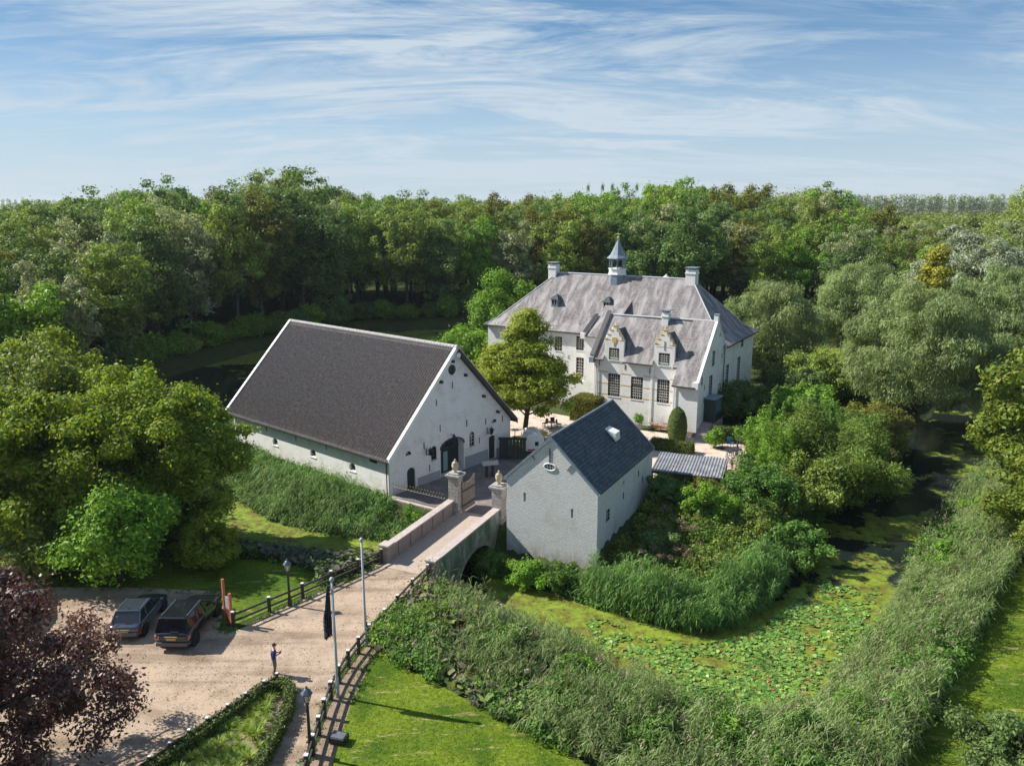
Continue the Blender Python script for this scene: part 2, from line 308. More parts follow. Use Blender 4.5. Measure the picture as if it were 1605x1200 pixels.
def axis(a, b, step, far):
    core = list(np.arange(a, b + 1e-6, step)); out = []; d = step
    x = b
    while x < far: d *= 1.35; x += d; out.append(x)
    pre = []; d = step; x = a
    while x > -far: d *= 1.35; x -= d; pre.append(x)
    return np.array(pre[::-1] + core + out)
gx = axis(-62, 84, 0.6, 5000); gy = axis(22, 172, 0.6, 5000)
X, Y = np.meshgrid(gx, gy); PP = np.stack([X.ravel(), Y.ravel()], 1); Z = terrain_z(PP)
bump_ = np.array([pnoise(Vector((a * .35, b * .35, 0))) for a, b in PP]) * 0.04
lawnish = Z > -0.03; Z = np.where(lawnish, -0.02, Z + bump_)
me = bpy.data.meshes.new('ground'); nx, ny = len(gx), len(gy)
me.vertices.add(len(PP)); me.vertices.foreach_set('co', np.stack([PP[:, 0], PP[:, 1], Z], 1).astype(np.float32).ravel())
I = np.arange(nx * ny).reshape(ny, nx); Q = np.stack([I[:-1, :-1], I[:-1, 1:], I[1:, 1:], I[1:, :-1]], -1).reshape(-1, 4)
me.loops.add(Q.size); me.polygons.add(len(Q)); me.loops.foreach_set('vertex_index', Q.ravel().astype(np.int32)); me.polygons.foreach_set('loop_start', np.arange(0, Q.size, 4, dtype=np.int32)); me.update(calc_edges=True)
def groundmat():
    m, nt, b, o = newmat('earth_and_grass'); b.inputs['Roughness'].default_value = 0.95; b.inputs['Specular IOR Level'].default_value = 0.1
    tc = N(nt, 'ShaderNodeTexCoord'); v = tc.outputs['Object']
    n = N(nt, 'ShaderNodeTexNoise', inp={'Scale': 0.6, 'Detail': 8.0, 'Roughness': 0.7}); L(nt, v, n.inputs['Vector'])
    c = ramp(nt, n.outputs[0], [(0.35, (0.03, 0.045, 0.015)), (0.5, (0.05, 0.075, 0.02)), (0.68, (0.08, 0.075, 0.04))])
    f = N(nt, 'ShaderNodeTexNoise', inp={'Scale': 0.004, 'Detail': 4.0}); L(nt, v, f.inputs['Vector'])
    far = ramp(nt, f.outputs[0], [(0.40, (0.07, 0.11, 0.035)), (0.5, (0.14, 0.17, 0.06)), (0.6, (0.22, 0.20, 0.11))])
    s = N(nt, 'ShaderNodeSeparateXYZ'); L(nt, v, s.inputs[0]); k = ramp(nt, math_(nt, 'DIVIDE', s.outputs[1], 1000.0), [(0.35, 0.0), (0.5, 1.0)])
    L(nt, mixc(nt, k, c, far), b.inputs['Base Color'])
    bp = N(nt, 'ShaderNodeBump', inp={'Strength': 0.6, 'Distance': 0.15}); n2 = N(nt, 'ShaderNodeTexNoise', inp={'Scale': 5.0, 'Detail': 5.0}); L(nt, v, n2.inputs['Vector']); L(nt, n2.outputs[0], bp.inputs['Height']); L(nt, bp.outputs[0], b.inputs['Normal'])
    return m
g = link('ground', me, groundmat(), uv=False, smooth=True); tag(g, kind='structure')
def watermat():
    m, nt, b, o = newmat('moat_water'); tc = N(nt, 'ShaderNodeTexCoord'); v = tc.outputs['Object']
    n = N(nt, 'ShaderNodeTexNoise', inp={'Scale': 0.2, 'Detail': 9.0, 'Roughness': 0.68, 'Distortion': 0.3}); L(nt, v, n.inputs['Vector'])
    s = N(nt, 'ShaderNodeSeparateXYZ'); L(nt, v, s.inputs[0])
    y = math_(nt, 'ADD', s.outputs[1], 0)
    # duckweed is dense in the near arms and thins out towards the far, open water
    k = ramp(nt, math_(nt, 'DIVIDE', s.outputs[1], 200.0), [(0.23, 0.22), (0.27, 0.08), (0.32, 0.045), (0.40, 0.03), (0.44, -0.06), (0.60, -0.04), (0.68, 0.16)])
    xl = ramp(nt, math_(nt, 'ADD', math_(nt, 'DIVIDE', s.outputs[0], 100.0), 0.5), [(0.40, 0.30), (0.46, 0.0)])
    near = ramp(nt, math_(nt, 'DIVIDE', s.outputs[1], 200.0), [(0.36, 1.0), (0.40, 0.0)])
    xl = math_(nt, 'MULTIPLY', xl, near)
    f = math_(nt, 'ADD', math_(nt, 'ADD', n.outputs[0], math_(nt, 'MULTIPLY', math_(nt, 'MAXIMUM', k, xl), 1.0)), 0.0)
    mk = ramp(nt, f, [(0.555, 0.0), (0.60, 1.0)])
    n2 = N(nt, 'ShaderNodeTexNoise', inp={'Scale': 1.1, 'Detail': 9.0, 'Roughness': 0.75}); L(nt, v, n2.inputs['Vector'])
    dw = ramp(nt, n2.outputs[0], [(0.30, (0.09, 0.06, 0.012)), (0.43, (0.13, 0.12, 0.018)), (0.53, (0.16, 0.22, 0.02)), (0.70, (0.26, 0.32, 0.03))])
    n4 = N(nt, 'ShaderNodeTexNoise', inp={'Scale': 3.5, 'Detail': 6.0, 'Roughness': 0.8}); L(nt, v, n4.inputs['Vector'])
    mk = math_(nt, 'MULTIPLY', mk, ramp(nt, n4.outputs[0], [(0.36, 0.25), (0.46, 1.0)]))
    L(nt, mixc(nt, mk, (0.012, 0.018, 0.016), dw), b.inputs['Base Color'])
    L(nt, math_(nt, 'ADD', math_(nt, 'MULTIPLY', mk, 0.75), 0.04), b.inputs['Roughness']); b.inputs['IOR'].default_value = 1.33
    n3 = N(nt, 'ShaderNodeTexNoise', inp={'Scale': 6.0, 'Detail': 3.0}); L(nt, v, n3.inputs['Vector']); bp = N(nt, 'ShaderNodeBump', inp={'Strength': 0.12, 'Distance': 0.05}); L(nt, n3.outputs[0], bp.inputs['Height']); L(nt, bp.outputs[0], b.inputs['Normal'])
    return m
tag(MB().box(-62, 84, 28, 172, -2.6, WATER_Z).build('moat_water', watermat()), kind='structure')
# ---- draped flat sheets
def sheet(name, pts, z, mt, kind='structure', sub=None):
    bm = bmesh.new(); vs = [bm.verts.new((x, y, z)) for x, y in pts]; f = bm.faces.new(vs)
    if f.normal.z < 0: bmesh.ops.reverse_faces(bm, faces=[f])
    bmesh.ops.triangulate(bm, faces=bm.faces); me = bpy.data.meshes.new(name); bm.to_mesh(me); bm.free()
    o = link(name, me, mt); return tag(o, kind=kind)
def smooth_poly(pts, it=2):
    for _ in range(it):
        o = []
        for i in range(len(pts)):
            a, b = pts[i], pts[(i + 1) % len(pts)]; o += [(a[0] * .75 + b[0] * .25, a[1] * .75 + b[1] * .25), (a[0] * .25 + b[0] * .75, a[1] * .25 + b[1] * .75)]
        pts = o
    return pts
def gravelmat():
    m, nt, b, o = newmat('gravel'); b.inputs['Roughness'].default_value = 0.95; b.inputs['Specular IOR Level'].default_value = 0.15
    tc = N(nt, 'ShaderNodeTexCoord'); v = tc.outputs['Object']
    n = N(nt, 'ShaderNodeTexNoise', inp={'Scale': 26.0, 'Detail': 6.0, 'Roughness': 0.8}); L(nt, v, n.inputs['Vector'])
    c = ramp(nt, n.outputs[0], [(0.32, (0.20, 0.15, 0.105)), (0.5, (0.41, 0.315, 0.235)), (0.68, (0.58, 0.47, 0.37))])
    n2 = N(nt, 'ShaderNodeTexNoise', inp={'Scale': 0.55, 'Detail': 7.0, 'Roughness': 0.65, 'Distortion': 0.3}); L(nt, v, n2.inputs['Vector'])
    c = mixc(nt, 1.0, c, ramp(nt, n2.outputs[0], [(0.34, (0.70, 0.66, 0.62)), (0.52, (1, 1, 1)), (0.7, (1.08, 1.05, 1.0))]), 'MULTIPLY')
    mp = N(nt, 'ShaderNodeMapping'); mp.inputs['Rotation'].default_value = (0, 0, math.radians(-50)); mp.inputs['Scale'].default_value = (0.10, 1.1, 1); L(nt, v, mp.inputs[0])
    n4 = N(nt, 'ShaderNodeTexNoise', inp={'Scale': 1.0, 'Detail': 6.0, 'Distortion': 0.15}); L(nt, mp.outputs[0], n4.inputs['Vector'])
    c = mixc(nt, 0.9, c, ramp(nt, n4.outputs[0], [(0.38, (0.68, 0.65, 0.62)), (0.5, (1, 1, 1)), (0.62, (1.10, 1.08, 1.06))]), 'MULTIPLY')
    n5 = N(nt, 'ShaderNodeTexNoise', inp={'Scale': 2.6, 'Detail': 8.0, 'Roughness': 0.8}); L(nt, v, n5.inputs['Vector'])
    c = mixc(nt, ramp(nt, n5.outputs[0], [(0.58, 0.0), (0.68, 0.75)]), c, (0.16, 0.11, 0.075))
    L(nt, c, b.inputs['Base Color'])
    bp = N(nt, 'ShaderNodeBump', inp={'Strength': 0.7, 'Distance': 0.03}); L(nt, math_(nt, 'ADD', n.outputs[0], n5.outputs[0]), bp.inputs['Height']); L(nt, bp.outputs[0], b.inputs['Normal'])
    return m
M['gravel'] = gravelmat()
M['paving'] = brickmat('courtyard_paving', (0.22, 0.18, 0.17), (0.16, 0.14, 0.135), (0.12, 0.10, 0.10), bw=0.21, rh=0.1, stain=(0.28, 0.23, 0.20), stainscale=0.7, bump=0.3, rough=0.9)
M['terrace'] = mat('pink_terrace_gravel', (0.52, 0.40, 0.32), (0.66, 0.54, 0.44), 0.95, scale=9, detail=8, bump=0.3, c3=(0.38, 0.29, 0.24), s3=0.9)
M['bridgefloor'] = mat('bridge_paving', (0.34, 0.27, 0.22), (0.46, 0.37, 0.30), 0.9, scale=7, detail=8, bump=0.4)
GRAVEL = [(-5.4, 49.3), (-6.9, 44.5), (-7.9, 41.2), (-8.7, 38.2), (-9.1, 36.2), (-9.2, 34), (-9.1, 31), (-8.9, 24), (-26, 22.5), (-40, 30), (-42, 41), (-31, 46.5), (-24, 46.4), (-18.6, 45.9), (-17.7, 44.6), (-16.9, 41.4), (-15.9, 41.1), (-14.2, 43.4), (-12.1, 45.8), (-10.3, 47.8), (-8.9, 50.3), (-6.5, 50.9)]
sheet('gravel_drive', GRAVEL, 0.012, M['gravel'])
sheet('courtyard_paving', [(-10.0, 62.6), (-4.9, 58.6), (-3.6, 57.6), (-1.0, 56.4), (2.0, 60.4), (6.2, 67.8), (9, 72), (1.5, 77.5), (0.6, 76)], 0.010, M['paving'])
sheet('terrace_gravel', [(1.4, 77.6), (6.2, 67.9), (12.0, 66), (21, 68), (27, 76), (27, 82), (20, 81), (18.4, 79.6), (11, 84.6), (5, 89), (-6, 94), (-12, 90), (-3, 80)], 0.016, M['terrace'])
def lawnmat():
    m, nt, b, o = newmat('mown_grass'); b.inputs['Roughness'].default_value = 0.9; b.inputs['Specular IOR Level'].default_value = 0.15
    tc = N(nt, 'ShaderNodeTexCoord'); v = tc.outputs['Object']
    n = N(nt, 'ShaderNodeTexNoise', inp={'Scale': 4.0, 'Detail': 8.0, 'Roughness': 0.8}); L(nt, v, n.inputs['Vector'])
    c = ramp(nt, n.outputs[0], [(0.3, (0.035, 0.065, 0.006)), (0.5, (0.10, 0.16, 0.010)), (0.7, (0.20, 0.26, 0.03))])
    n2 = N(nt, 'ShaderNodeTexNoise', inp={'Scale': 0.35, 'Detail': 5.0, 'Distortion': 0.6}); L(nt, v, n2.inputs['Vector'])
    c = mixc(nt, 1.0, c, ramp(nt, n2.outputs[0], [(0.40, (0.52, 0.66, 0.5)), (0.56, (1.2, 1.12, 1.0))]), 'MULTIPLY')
    mp = N(nt, 'ShaderNodeMapping'); mp.inputs['Rotation'].default_value = (0, 0, math.radians(-52)); mp.inputs['Scale'].default_value = (0.5, 2.2, 1); L(nt, v, mp.inputs[0])
    n3 = N(nt, 'ShaderNodeTexNoise', inp={'Scale': 1.0, 'Detail': 7.0, 'Roughness': 0.75}); L(nt, mp.outputs[0], n3.inputs['Vector'])
    c = mixc(nt, ramp(nt, n3.outputs[0], [(0.57, 0.0), (0.66, 0.85)]), c, (0.38, 0.30, 0.15))
    L(nt, c, b.inputs['Base Color'])
    bp = N(nt, 'ShaderNodeBump', inp={'Strength': 0.9, 'Distance': 0.05}); nb = N(nt, 'ShaderNodeTexNoise', inp={'Scale': 18.0, 'Detail': 5.0}); L(nt, v, nb.inputs['Vector']); L(nt, nb.outputs[0], bp.inputs['Height']); L(nt, bp.outputs[0], b.inputs['Normal'])
    return m
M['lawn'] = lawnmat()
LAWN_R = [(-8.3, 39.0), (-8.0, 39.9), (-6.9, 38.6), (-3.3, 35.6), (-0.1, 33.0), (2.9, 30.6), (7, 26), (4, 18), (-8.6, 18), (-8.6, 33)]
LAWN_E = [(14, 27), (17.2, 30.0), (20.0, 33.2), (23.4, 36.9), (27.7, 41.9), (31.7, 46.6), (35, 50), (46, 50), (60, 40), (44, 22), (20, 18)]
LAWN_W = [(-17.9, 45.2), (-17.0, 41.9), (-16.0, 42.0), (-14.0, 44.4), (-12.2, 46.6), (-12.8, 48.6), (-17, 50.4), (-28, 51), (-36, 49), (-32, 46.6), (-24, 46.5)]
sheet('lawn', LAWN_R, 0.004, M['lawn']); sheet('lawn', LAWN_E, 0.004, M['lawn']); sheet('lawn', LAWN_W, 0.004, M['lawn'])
M['soil'] = mat('bare_soil', (0.20, 0.14, 0.10), (0.30, 0.22, 0.16), 0.95, scale=4, bump=0.5)
sheet('verge', [(-5.2, 49.0), (-6.6, 44.4), (-7.6, 41.2), (-8.4, 38.2), (-8.8, 36.2), (-8.9, 34), (-8.8, 28), (-7.9, 28), (-7.9, 34.5), (-7.5, 38.0), (-6.5, 41.5), (-5.4, 44.6), (-4.6, 47)], 0.008, M['soil'])

# ================================================================== the bridge
br = empty('bridge', (-5.2, 47.3, 0), math.radians(66), 'short arched bridge of plastered brick crossing the moat to the gate', 'bridge')
BW = 4.55; TH = 0.45
rf = MB(); rf.box(0.4, 11.3, TH, BW - TH, -0.25, 0.045); rf.build('roadway', M['bridgefloor'], br)
def wallside(y0, y1, name, a0, arch, topm, mt):
    # side wall with parapet as one outline with arched opening
    n = 16; cx_, hw, rise = 6.4, 2.75, 1.75
    pts = [(a0, -3.2)]
    if arch:
        pts += [(cx_ - hw, -3.2)] + [(cx_ - hw * math.cos(PI * i / n), -2.4 + (rise + .2) * math.sin(PI * i / n)) for i in range(n + 1)] + [(cx_ + hw, -3.2)]
    pts += [(11.4, -3.2), (11.4, 1.05), (a0, 1.05)]
    mb = MB(); mb.prism([(a, y0, z) for a, z in pts], (0, y1 - y0, 0)); return mb.build(name, mt, br)
wallside(0, TH, 'parapet_wall', 0.5, True, None, M['mossy']); wallside(BW - TH, BW, 'parapet_wall', 1.2, True, None, M['mossy'])
b = MB(); b.box(1.2, 11.3, BW - TH - 0.06, BW - TH - 0.003, 0.05, 1.04)
for k in range(6): b.box(2.4 + k * 1.6, 2.7 + k * 1.6, BW - TH - 0.13, BW - TH - 0.055, 0.05, 1.03)
b.build('inner_facing', M['stone'], br)
MB().box(0.5, 11.3, TH + .003, TH + 0.05, 0.05, 1.04).build('inner_facing', M['stone'], br)
for y0, a0 in ((-0.06, 0.9), (BW - TH - 0.12, 1.7)): MB().box(a0, 11.35, y0, y0 + TH + 0.16, 1.05, 1.17).build('coping', M['coping'], br, bevel=0.02)
for y0, a0 in ((-0.10, 0.25), (BW - TH - 0.14, 1.0)):
    MB().box(a0, a0 + 0.7, y0, y0 + TH + 0.24, -1.6, 1.17).build('end_pier', M['stone'], br); MB().box(a0 - 0.06, a0 + 0.78, y0 - 0.06, y0 + TH + 0.3, 1.17, 1.30).build('pier_cap', M['coping'], br, bevel=0.02)
# barrel vault
v = MB(); n = 16; prev = None
for i in range(n + 1):
    a = 6.4 - 2.75 * math.cos(PI * i / n); z = -2.4 + 1.95 * math.sin(PI * i / n)
    if prev: v.hexa([(prev[0], TH, prev[1] + .003), (a, TH, z + .003), (a, BW - TH, z + .003), (prev[0], BW - TH, prev[1] + .003), (prev[0], TH, prev[1] + .25), (a, TH, z + .25), (a, BW - TH, z + .25), (prev[0], BW - TH, prev[1] + .25)])
    prev = (a, z)
v.build('vault', M['mossy'], br)
ar = MB()
for i in range(15):
    t0 = PI * i / 15 + .01; t1 = PI * (i + 1) / 15 - .01
    def q(t, r): return (6.4 - (2.75 + r) * math.cos(t), -2.4 + (1.95 + r) * math.sin(t))
    p = [q(t0, 0), q(t1, 0), q(t1, .28), q(t0, .28)]; ar.prism([(a, -0.05, z) for a, z in p], (0, 0.045, 0))
ar.build('arch_ring', M['stone'], br)
MB().box(0.6, 3.5, TH, BW - TH, -3.2, -0.25).build('abutment', M['mossy'], br); MB().box(9.3, 11.4, TH, BW - TH, -3.2, -0.25).build('abutment', M['mossy'], br)

# ================================================================== builders for windows
def window(parent, pl, a0, a1, z0, z1, cols=4, rows=6, rec=0.10, fr=0.09, arched=0.0, sill=True, frm='frame_dark', mun='muntin', transom=None, shut=None):
    outl = pl.arch(a0, a1, z0, z1, arched) if arched else [(a0, z0), (a1, z0), (a1, z1), (a0, z1)]
    mb = MB(); pl.prism(mb, outl, -rec - 0.03, -rec); wn = mb.build('window', M['glass'], parent)
    f = MB(); d0, d1 = -rec + 0.002, -rec + 0.06
    pl.box(f, a0, a0 + fr, z0, z1 - arched, d0, d1); pl.box(f, a1 - fr, a1, z0, z1 - arched, d0, d1); pl.box(f, a0 + fr, a1 - fr, z0, z0 + fr, d0, d1)
    if not arched: pl.box(f, a0 + fr, a1 - fr, z1 - fr, z1, d0, d1)
    else:
        P1 = pl.arch(a0, a1, z0, z1, arched)[2:]; P2 = pl.arch(a0 + fr, a1 - fr, z0, z1 - fr * 0.8, arched - fr * 0.3)[2:]
        for i in range(len(P1) - 1): pl.prism(f, [P1[i], P1[i + 1], P2[i + 1], P2[i]], d0, d1)
    if transom: pl.box(f, a0 + fr, a1 - fr, transom - .05, transom + .05, d0, d1)
    f.build('frame', M[frm], wn)
    g = MB(); t = 0.022
    for i in range(1, cols): x = a0 + fr + (a1 - a0 - 2 * fr) * i / cols; pl.box(g, x - t, x + t, z0 + fr, z1 - fr - arched * .3, d0, d0 + 0.03)
    for i in range(1, rows): z = z0 + fr + (z1 - z0 - 2 * fr) * i / rows; pl.box(g, a0 + fr, a1 - fr, z - t, z + t, d0 + .031, d0 + 0.055)
    if cols > 1: g.build('glazing_bars', M[mun], wn)
    if sill: s = MB(); pl.box(s, a0 - .06, a1 + .06, z0 - .08, z0 - .005, -rec, 0.06); s.build('sill', M['coping'] if sill is True else M[sill], wn)
    return wn
def cutbox(mb, pl, a0, a1, z0, z1, depth, arched=0.0):
    outl = pl.arch(a0, a1, z0, z1, arched) if arched else [(a0, z0), (a1, z0), (a1, z1), (a0, z1)]
    pl.prism(mb, outl, -depth, 0.5)
def anchors(parent, pl, pts, mt='iron', h=0.6):
    for a, z in pts: m = MB(); pl.box(m, a - .03, a + .03, z - h / 2, z + h / 2, 0.003, 0.05); m.build('wall_anchor', M[mt], parent)
FRONT = lambda c: Pl((c, 0, 0), (0, 1, 0), (-1, 0, 0))
SIDE = lambda c: Pl((0, c, 0), (1, 0, 0), (0, -1, 0))
def drain(parent, pl, a, z0, z1, mt='frame_dark', r=0.05):
    m = MB(); m.tube(pl.p(a, z0, .1), pl.p(a, z1, .1), r); m.build('downpipe', M[mt], parent)

# ================================================================== the gatehouse (small white house)
SH = empty('gatehouse', (6.0, 52.1, 0), math.radians(62), 'small whitewashed brick house with dark slate roof beside the bridge, standing at the water', 'house')
SL_, SW, SE, SR = 12.1, 7.25, 4.12, 7.62
mb = MB(); mb.prism([(0, 0, -3.0), (0, SW, -3.0), (0, SW, SE), (0, SW / 2 + .1, SR), (0, 0, SE)], (SL_, 0, 0)); wall = mb.build('wall', M['white_rough'], SH)
f, sd = FRONT(0), SIDE(0)
cut = MB()
for a, z in ((5.75, 2.9), (1.95, 2.35)): cutbox(cut, f, a - .09, a + .09, z - .35, z + .35, .35)
f.prism(cut, [(3.72 + .48 * math.cos(2 * PI * i / 20), 5.55 + .28 * math.sin(2 * PI * i / 20)) for i in range(20)], -.3, .3)
cutbox(cut, sd, 1.7, 2.5, 1.35, 2.3, .25); cutbox(cut, sd, 5.0, 5.45, 3.1, 3.5, .25)
boolean_cut(wall, cut)
m = MB(); f.prism(m, [(3.72 + .48 * math.cos(2 * PI * i / 20), 5.55 + .28 * math.sin(2 * PI * i / 20)) for i in range(20)], -.14, -.1); ow = m.build('oval_window', M['glass'], SH)
m = MB(); P_ = [(3.72 + .46 * math.cos(2 * PI * i / 20), 5.55 + .26 * math.sin(2 * PI * i / 20)) for i in range(21)]
for i in range(20): m.tube(f.p(*P_[i], .02), f.p(*P_[i + 1], .02), .05, n=6)
for a in (-.22, 0, .22): m.tube(f.p(3.72 + a, 5.32, -.04), f.p(3.72 + a, 5.78, -.04), .022, n=5)
m.tube(f.p(3.3, 5.55, -.04), f.p(4.15, 5.55, -.04), .022, n=5); m.build('frame', M['whitepaint'], ow)
window(SH, sd, 1.72, 2.48, 1.37, 2.28, 2, 3, sill=False)
m = MB(); f.box(m, 3.7, 3.76, 5.85, 6.95, .003, .05); m.build('wall_anchor', M['iron'], SH)
for a, z, dx in ((4.9, 6.1, .35), (2.35, 5.7, -.35)): m = MB(); m.tube(f.p(a, z - .2, .04), f.p(a + dx, z + .25, .04), .035, n=5); m.build('wall_anchor', M['iron'], SH)
anchors(SH, sd, [(5.2, 2.3), (8.6, 3.0), (9.6, 2.2)], h=.5)
def roof_gable(parent, ln, wdt, ze, zr, mt, y_c, ov=0.18, x0=-.05, x1=None, eo=0.15, th=0.12, name='roof'):
    sl = (zr - ze) / (wdt / 2); x1 = ln + .05 if x1 is None else x1
    for sgn in (-1, 1):
        ye = y_c + sgn * (wdt / 2 + eo); zz = ze - sl * eo
        r = MB(); k = th * math.sqrt(1 + sl * sl)
        r.hexa([(x0, ye, zz + .02), (x1, ye, zz + .02), (x1, y_c, zr + .02), (x0, y_c, zr + .02), (x0, ye, zz + k), (x1, ye, zz + k), (x1, y_c, zr + k), (x0, y_c, zr + k)])
        r.build(name, mt, parent)
    return sl
roof_gable(SH, SL_, SW, SE, SR, M['slate_dark'], SW / 2 + .05, x0=-0.02)
m = MB(); m.tube((-.06, SW / 2 + .05, SR + .20), (SL_ + .08, SW / 2 + .05, SR + .20), .09, n=8); m.build('ridge_capping', M['lead'], SH)
for sgn in (-1, 1):   # lead covered verge boards on the front gable
    ye = SW / 2 + .05 + sgn * (SW / 2 + .16); zz = SE - .15
    for x in (-.12, SL_ - .02): m = MB(); m.hexa([(x, ye, zz), (x + .16, ye, zz), (x + .16, SW / 2 + .05, SR - .02), (x, SW / 2 + .05, SR - .02), (x, ye, zz + .24), (x + .16, ye, zz + .24), (x + .16, SW / 2 + .05, SR + .23), (x, SW / 2 + .05, SR + .23)]); m.build('verge_board', M['lead'], SH)
# raised triangular skylight
sk = MB(); y_ = 1.9; z_ = SE + (y_) * (SR - SE) / (SW / 2) + .2; sl = (SR - SE) / (SW / 2)
sk.poly([(7.3, y_ + .55, z_ + .55 * sl), (8.3, y_ + .55, z_ + .55 * sl), (8.3, y_ - .35, z_ + .25), (7.3, y_ - .35, z_ + .25)]); sk.poly([(7.3, y_ - .35, z_ + .25), (8.3, y_ - .35, z_ + .25), (8.3, y_ - .4, z_ - .4 * sl), (7.3, y_ - .4, z_ - .4 * sl)])
sk.poly([(7.3, y_ + .55, z_ + .55 * sl), (7.3, y_ - .35, z_ + .25), (7.3, y_ - .4, z_ - .4 * sl)]); sk.poly([(8.3, y_ + .55, z_ + .55 * sl), (8.3, y_ - .4, z_ - .4 * sl), (8.3, y_ - .35, z_ + .25)])
sk.build('skylight', M['whitepaint'], SH)
for y_ in (-.1, SW + .1): MB().lathe([(.09, 0), (.11, .08), (.05, .16)], (0.0, y_, SE - .1), 8).build('corner_knob', M['whitepaint'], SH)

# ================================================================== the barn
BA = empty('barn', (-10.2, 62.5, 0), math.radians(50), 'large white barn with a steep brown pantile roof left of the courtyard', 'barn')
BWD, BLN, BE, BR_ = 15.6, 23.6, 3.5, 11.35
mb = MB(); mb.prism([(0, 0, -2.2), (BWD, 0, -2.2), (BWD, 0, BE), (BWD / 2, 0, BR_), (0, 0, BE)], (0, BLN, 0)); wall = mb.build('wall', M['white'], BA)
g_, lg = SIDE(0), FRONT(0); cut = MB()
cutbox(cut, g_, 6.0, 9.0, 0.02, 3.3, .8, .75)
cutbox(cut, g_, 1.95, 2.9, -.05, 1.9, .2, .4); cutbox(cut, g_, 12.45, 13.35, 0.02, 2.35, .25, .15)
for c in (5.18, 10.1): cutbox(cut, g_, c - .34, c + .34, 1.9 if c < 6 else 2.0, 3.15 if c < 6 else 3.35, .2, .33)
g_.prism(cut, [(7.62 + .42 * math.cos(2 * PI * i / 20), 9.6 + .42 * math.sin(2 * PI * i / 20)) for i in range(20)], -.25, .3)
for c, z in ((2.2, 3.05), (13.25, 3.55)): cutbox(cut, g_, c - .33, c + .33, z, z + .36, .2, .33)
for c, z in ((16.5, 1.15), (10.5, 1.25), (4.85, 1.15)): cutbox(cut, lg, c - .42, c + .42, z, z + .72, .3, .36)
cutbox(cut, lg, 1.5, 2.6, 2.5, 3.25, .2)
boolean_cut(wall, cut)
# great doorway: pale reveal, dark doors, one leaf open inwards
dl = MB(); g_.box(dl, 6.02, 8.98, .03, 3.1, -.78, -.70); d = dl.build('great_door', M['darkgreen'], BA)
dd = MB()
for k in range(11): g_.box(dd, 6.1 + k * .27, 6.13 + k * .27, .05, 2.2, -.695, -.66)
g_.box(dd, 6.05, 8.95, 2.22, 2.34, -.695, -.62); dd.build('battens', M['frame_dark'], d)
gl = MB()
for k in range(5):
    g_.box(gl, 6.25 + k * .54, 6.66 + k * .54, 2.42, 2.95, -.695, -.68)
gl.build('fanlight', M['glass'], d)
gg = MB(); g_.box(gg, 7.0, 7.55, .2, 2.0, -.695, -.67); gg.build('glass_leaf', mat('pale_glass', (.25, .38, .40), None, .15, spec=.8), d)
fr = MB(); P1 = g_.arch(5.9, 9.1, 0, 3.4, .8)[2:]; P2 = g_.arch(6.02, 8.98, 0, 3.28, .74)[2:]
for i in range(len(P1) - 1): g_.prism(fr, [P1[i], P1[i + 1], P2[i + 1], P2[i]], .002, .05)
fr.build('door_surround', M['frame_dark'], BA)
for (a0, a1, z1, ar_, nm) in ((1.97, 2.88, 1.85, .38, 0), (12.47, 13.33, 2.3, .12, 0)):
    m = MB(); g_.prism(m, g_.arch(a0, a1, .03, z1, ar_), -.16, -.1); dr = m.build('side_door', M['darkgreen'], BA)
    h = MB(); h.tube(g_.p(a1 - .15, 1.0, -.1), g_.p(a1 - .15, 1.0, -.03), .03, n=6); h.build('handle', M['iron'], dr)
window(BA, g_, 4.84, 5.52, 1.9, 3.15, 2, 4, .12, .07, .33, sill='coping', frm='frame_dark', mun='frame_dark'); window(BA, g_, 9.76, 10.44, 2.0, 3.35, 2, 4, .12, .07, .33, sill='coping', frm='frame_dark', mun='muntin')
for c, z in ((16.5, 1.15), (10.5, 1.25), (4.85, 1.15)): window(BA, lg, c - .42, c + .42, z, z + .72, 2, 2, .18, .05, .36, sill='whitepaint', frm='whitepaint', mun='frame_dark')
for c, z in ((2.2, 3.05), (13.25, 3.55)): window(BA, g_, c - .33, c + .33, z, z + .36, 2, 1, .12, .05, .33, sill=False)
m = MB(); lg.box(m, 1.52, 2.58, 2.52, 3.23, -.12, -.06); m.build('hatch', M['darkgreen'], BA)
m = MB(); g_.prism(m, [(7.62 + .42 * math.cos(2 * PI * i / 20), 9.6 + .42 * math.sin(2 * PI * i / 20)) for i in range(20)], -.16, -.1); rw = m.build('round_window', M['darkgreen'], BA)
m = MB(); P_ = [(7.62 + .42 * math.cos(2 * PI * i / 20), 9.6 + .42 * math.sin(2 * PI * i / 20)) for i in range(21)]
for i in range(20): m.tube(g_.p(*P_[i], .01), g_.p(*P_[i + 1], .01), .04, n=6)
m.build('frame', M['frame_dark'], rw)
for a0, a1, z1 in ((9.15, 12.3, 1.15), (3.2, 5.85, .75), (13.5, 15.6, .9)): m = MB(); g_.box(m, a0, a1, -.3, z1, .003, .05); m.build('plinth', M['greyplinth'], BA)
anchors(BA, g_, [(7.62, 8.2), (4.0, 3.45), (6.0, 4.6), (9.4, 4.35), (11.1, 2.3), (12.0, 3.95), (14.4, 3.7), (5.6, 7.0), (4.6, 1.3)], h=.6)
anchors(BA, lg, [(17.8, 2.6), (13.0, 2.6), (8.4, 2.6)], 'darkgreen', .5)
for a, z in ((7.6, 10.5), (6.1, 8.9), (9.2, 9.0), (11.6, 6.6), (13.6, 4.7)): m = MB(); g_.box(m, a - .08, a + .08, z - .25, z, .002, .35); m.build('purlin_end', M['frame_dark'], BA)
drain(BA, lg, .25, -1.8, 3.3); drain(BA, lg, 23.2, -1.8, 3.3, 'whitepaint')
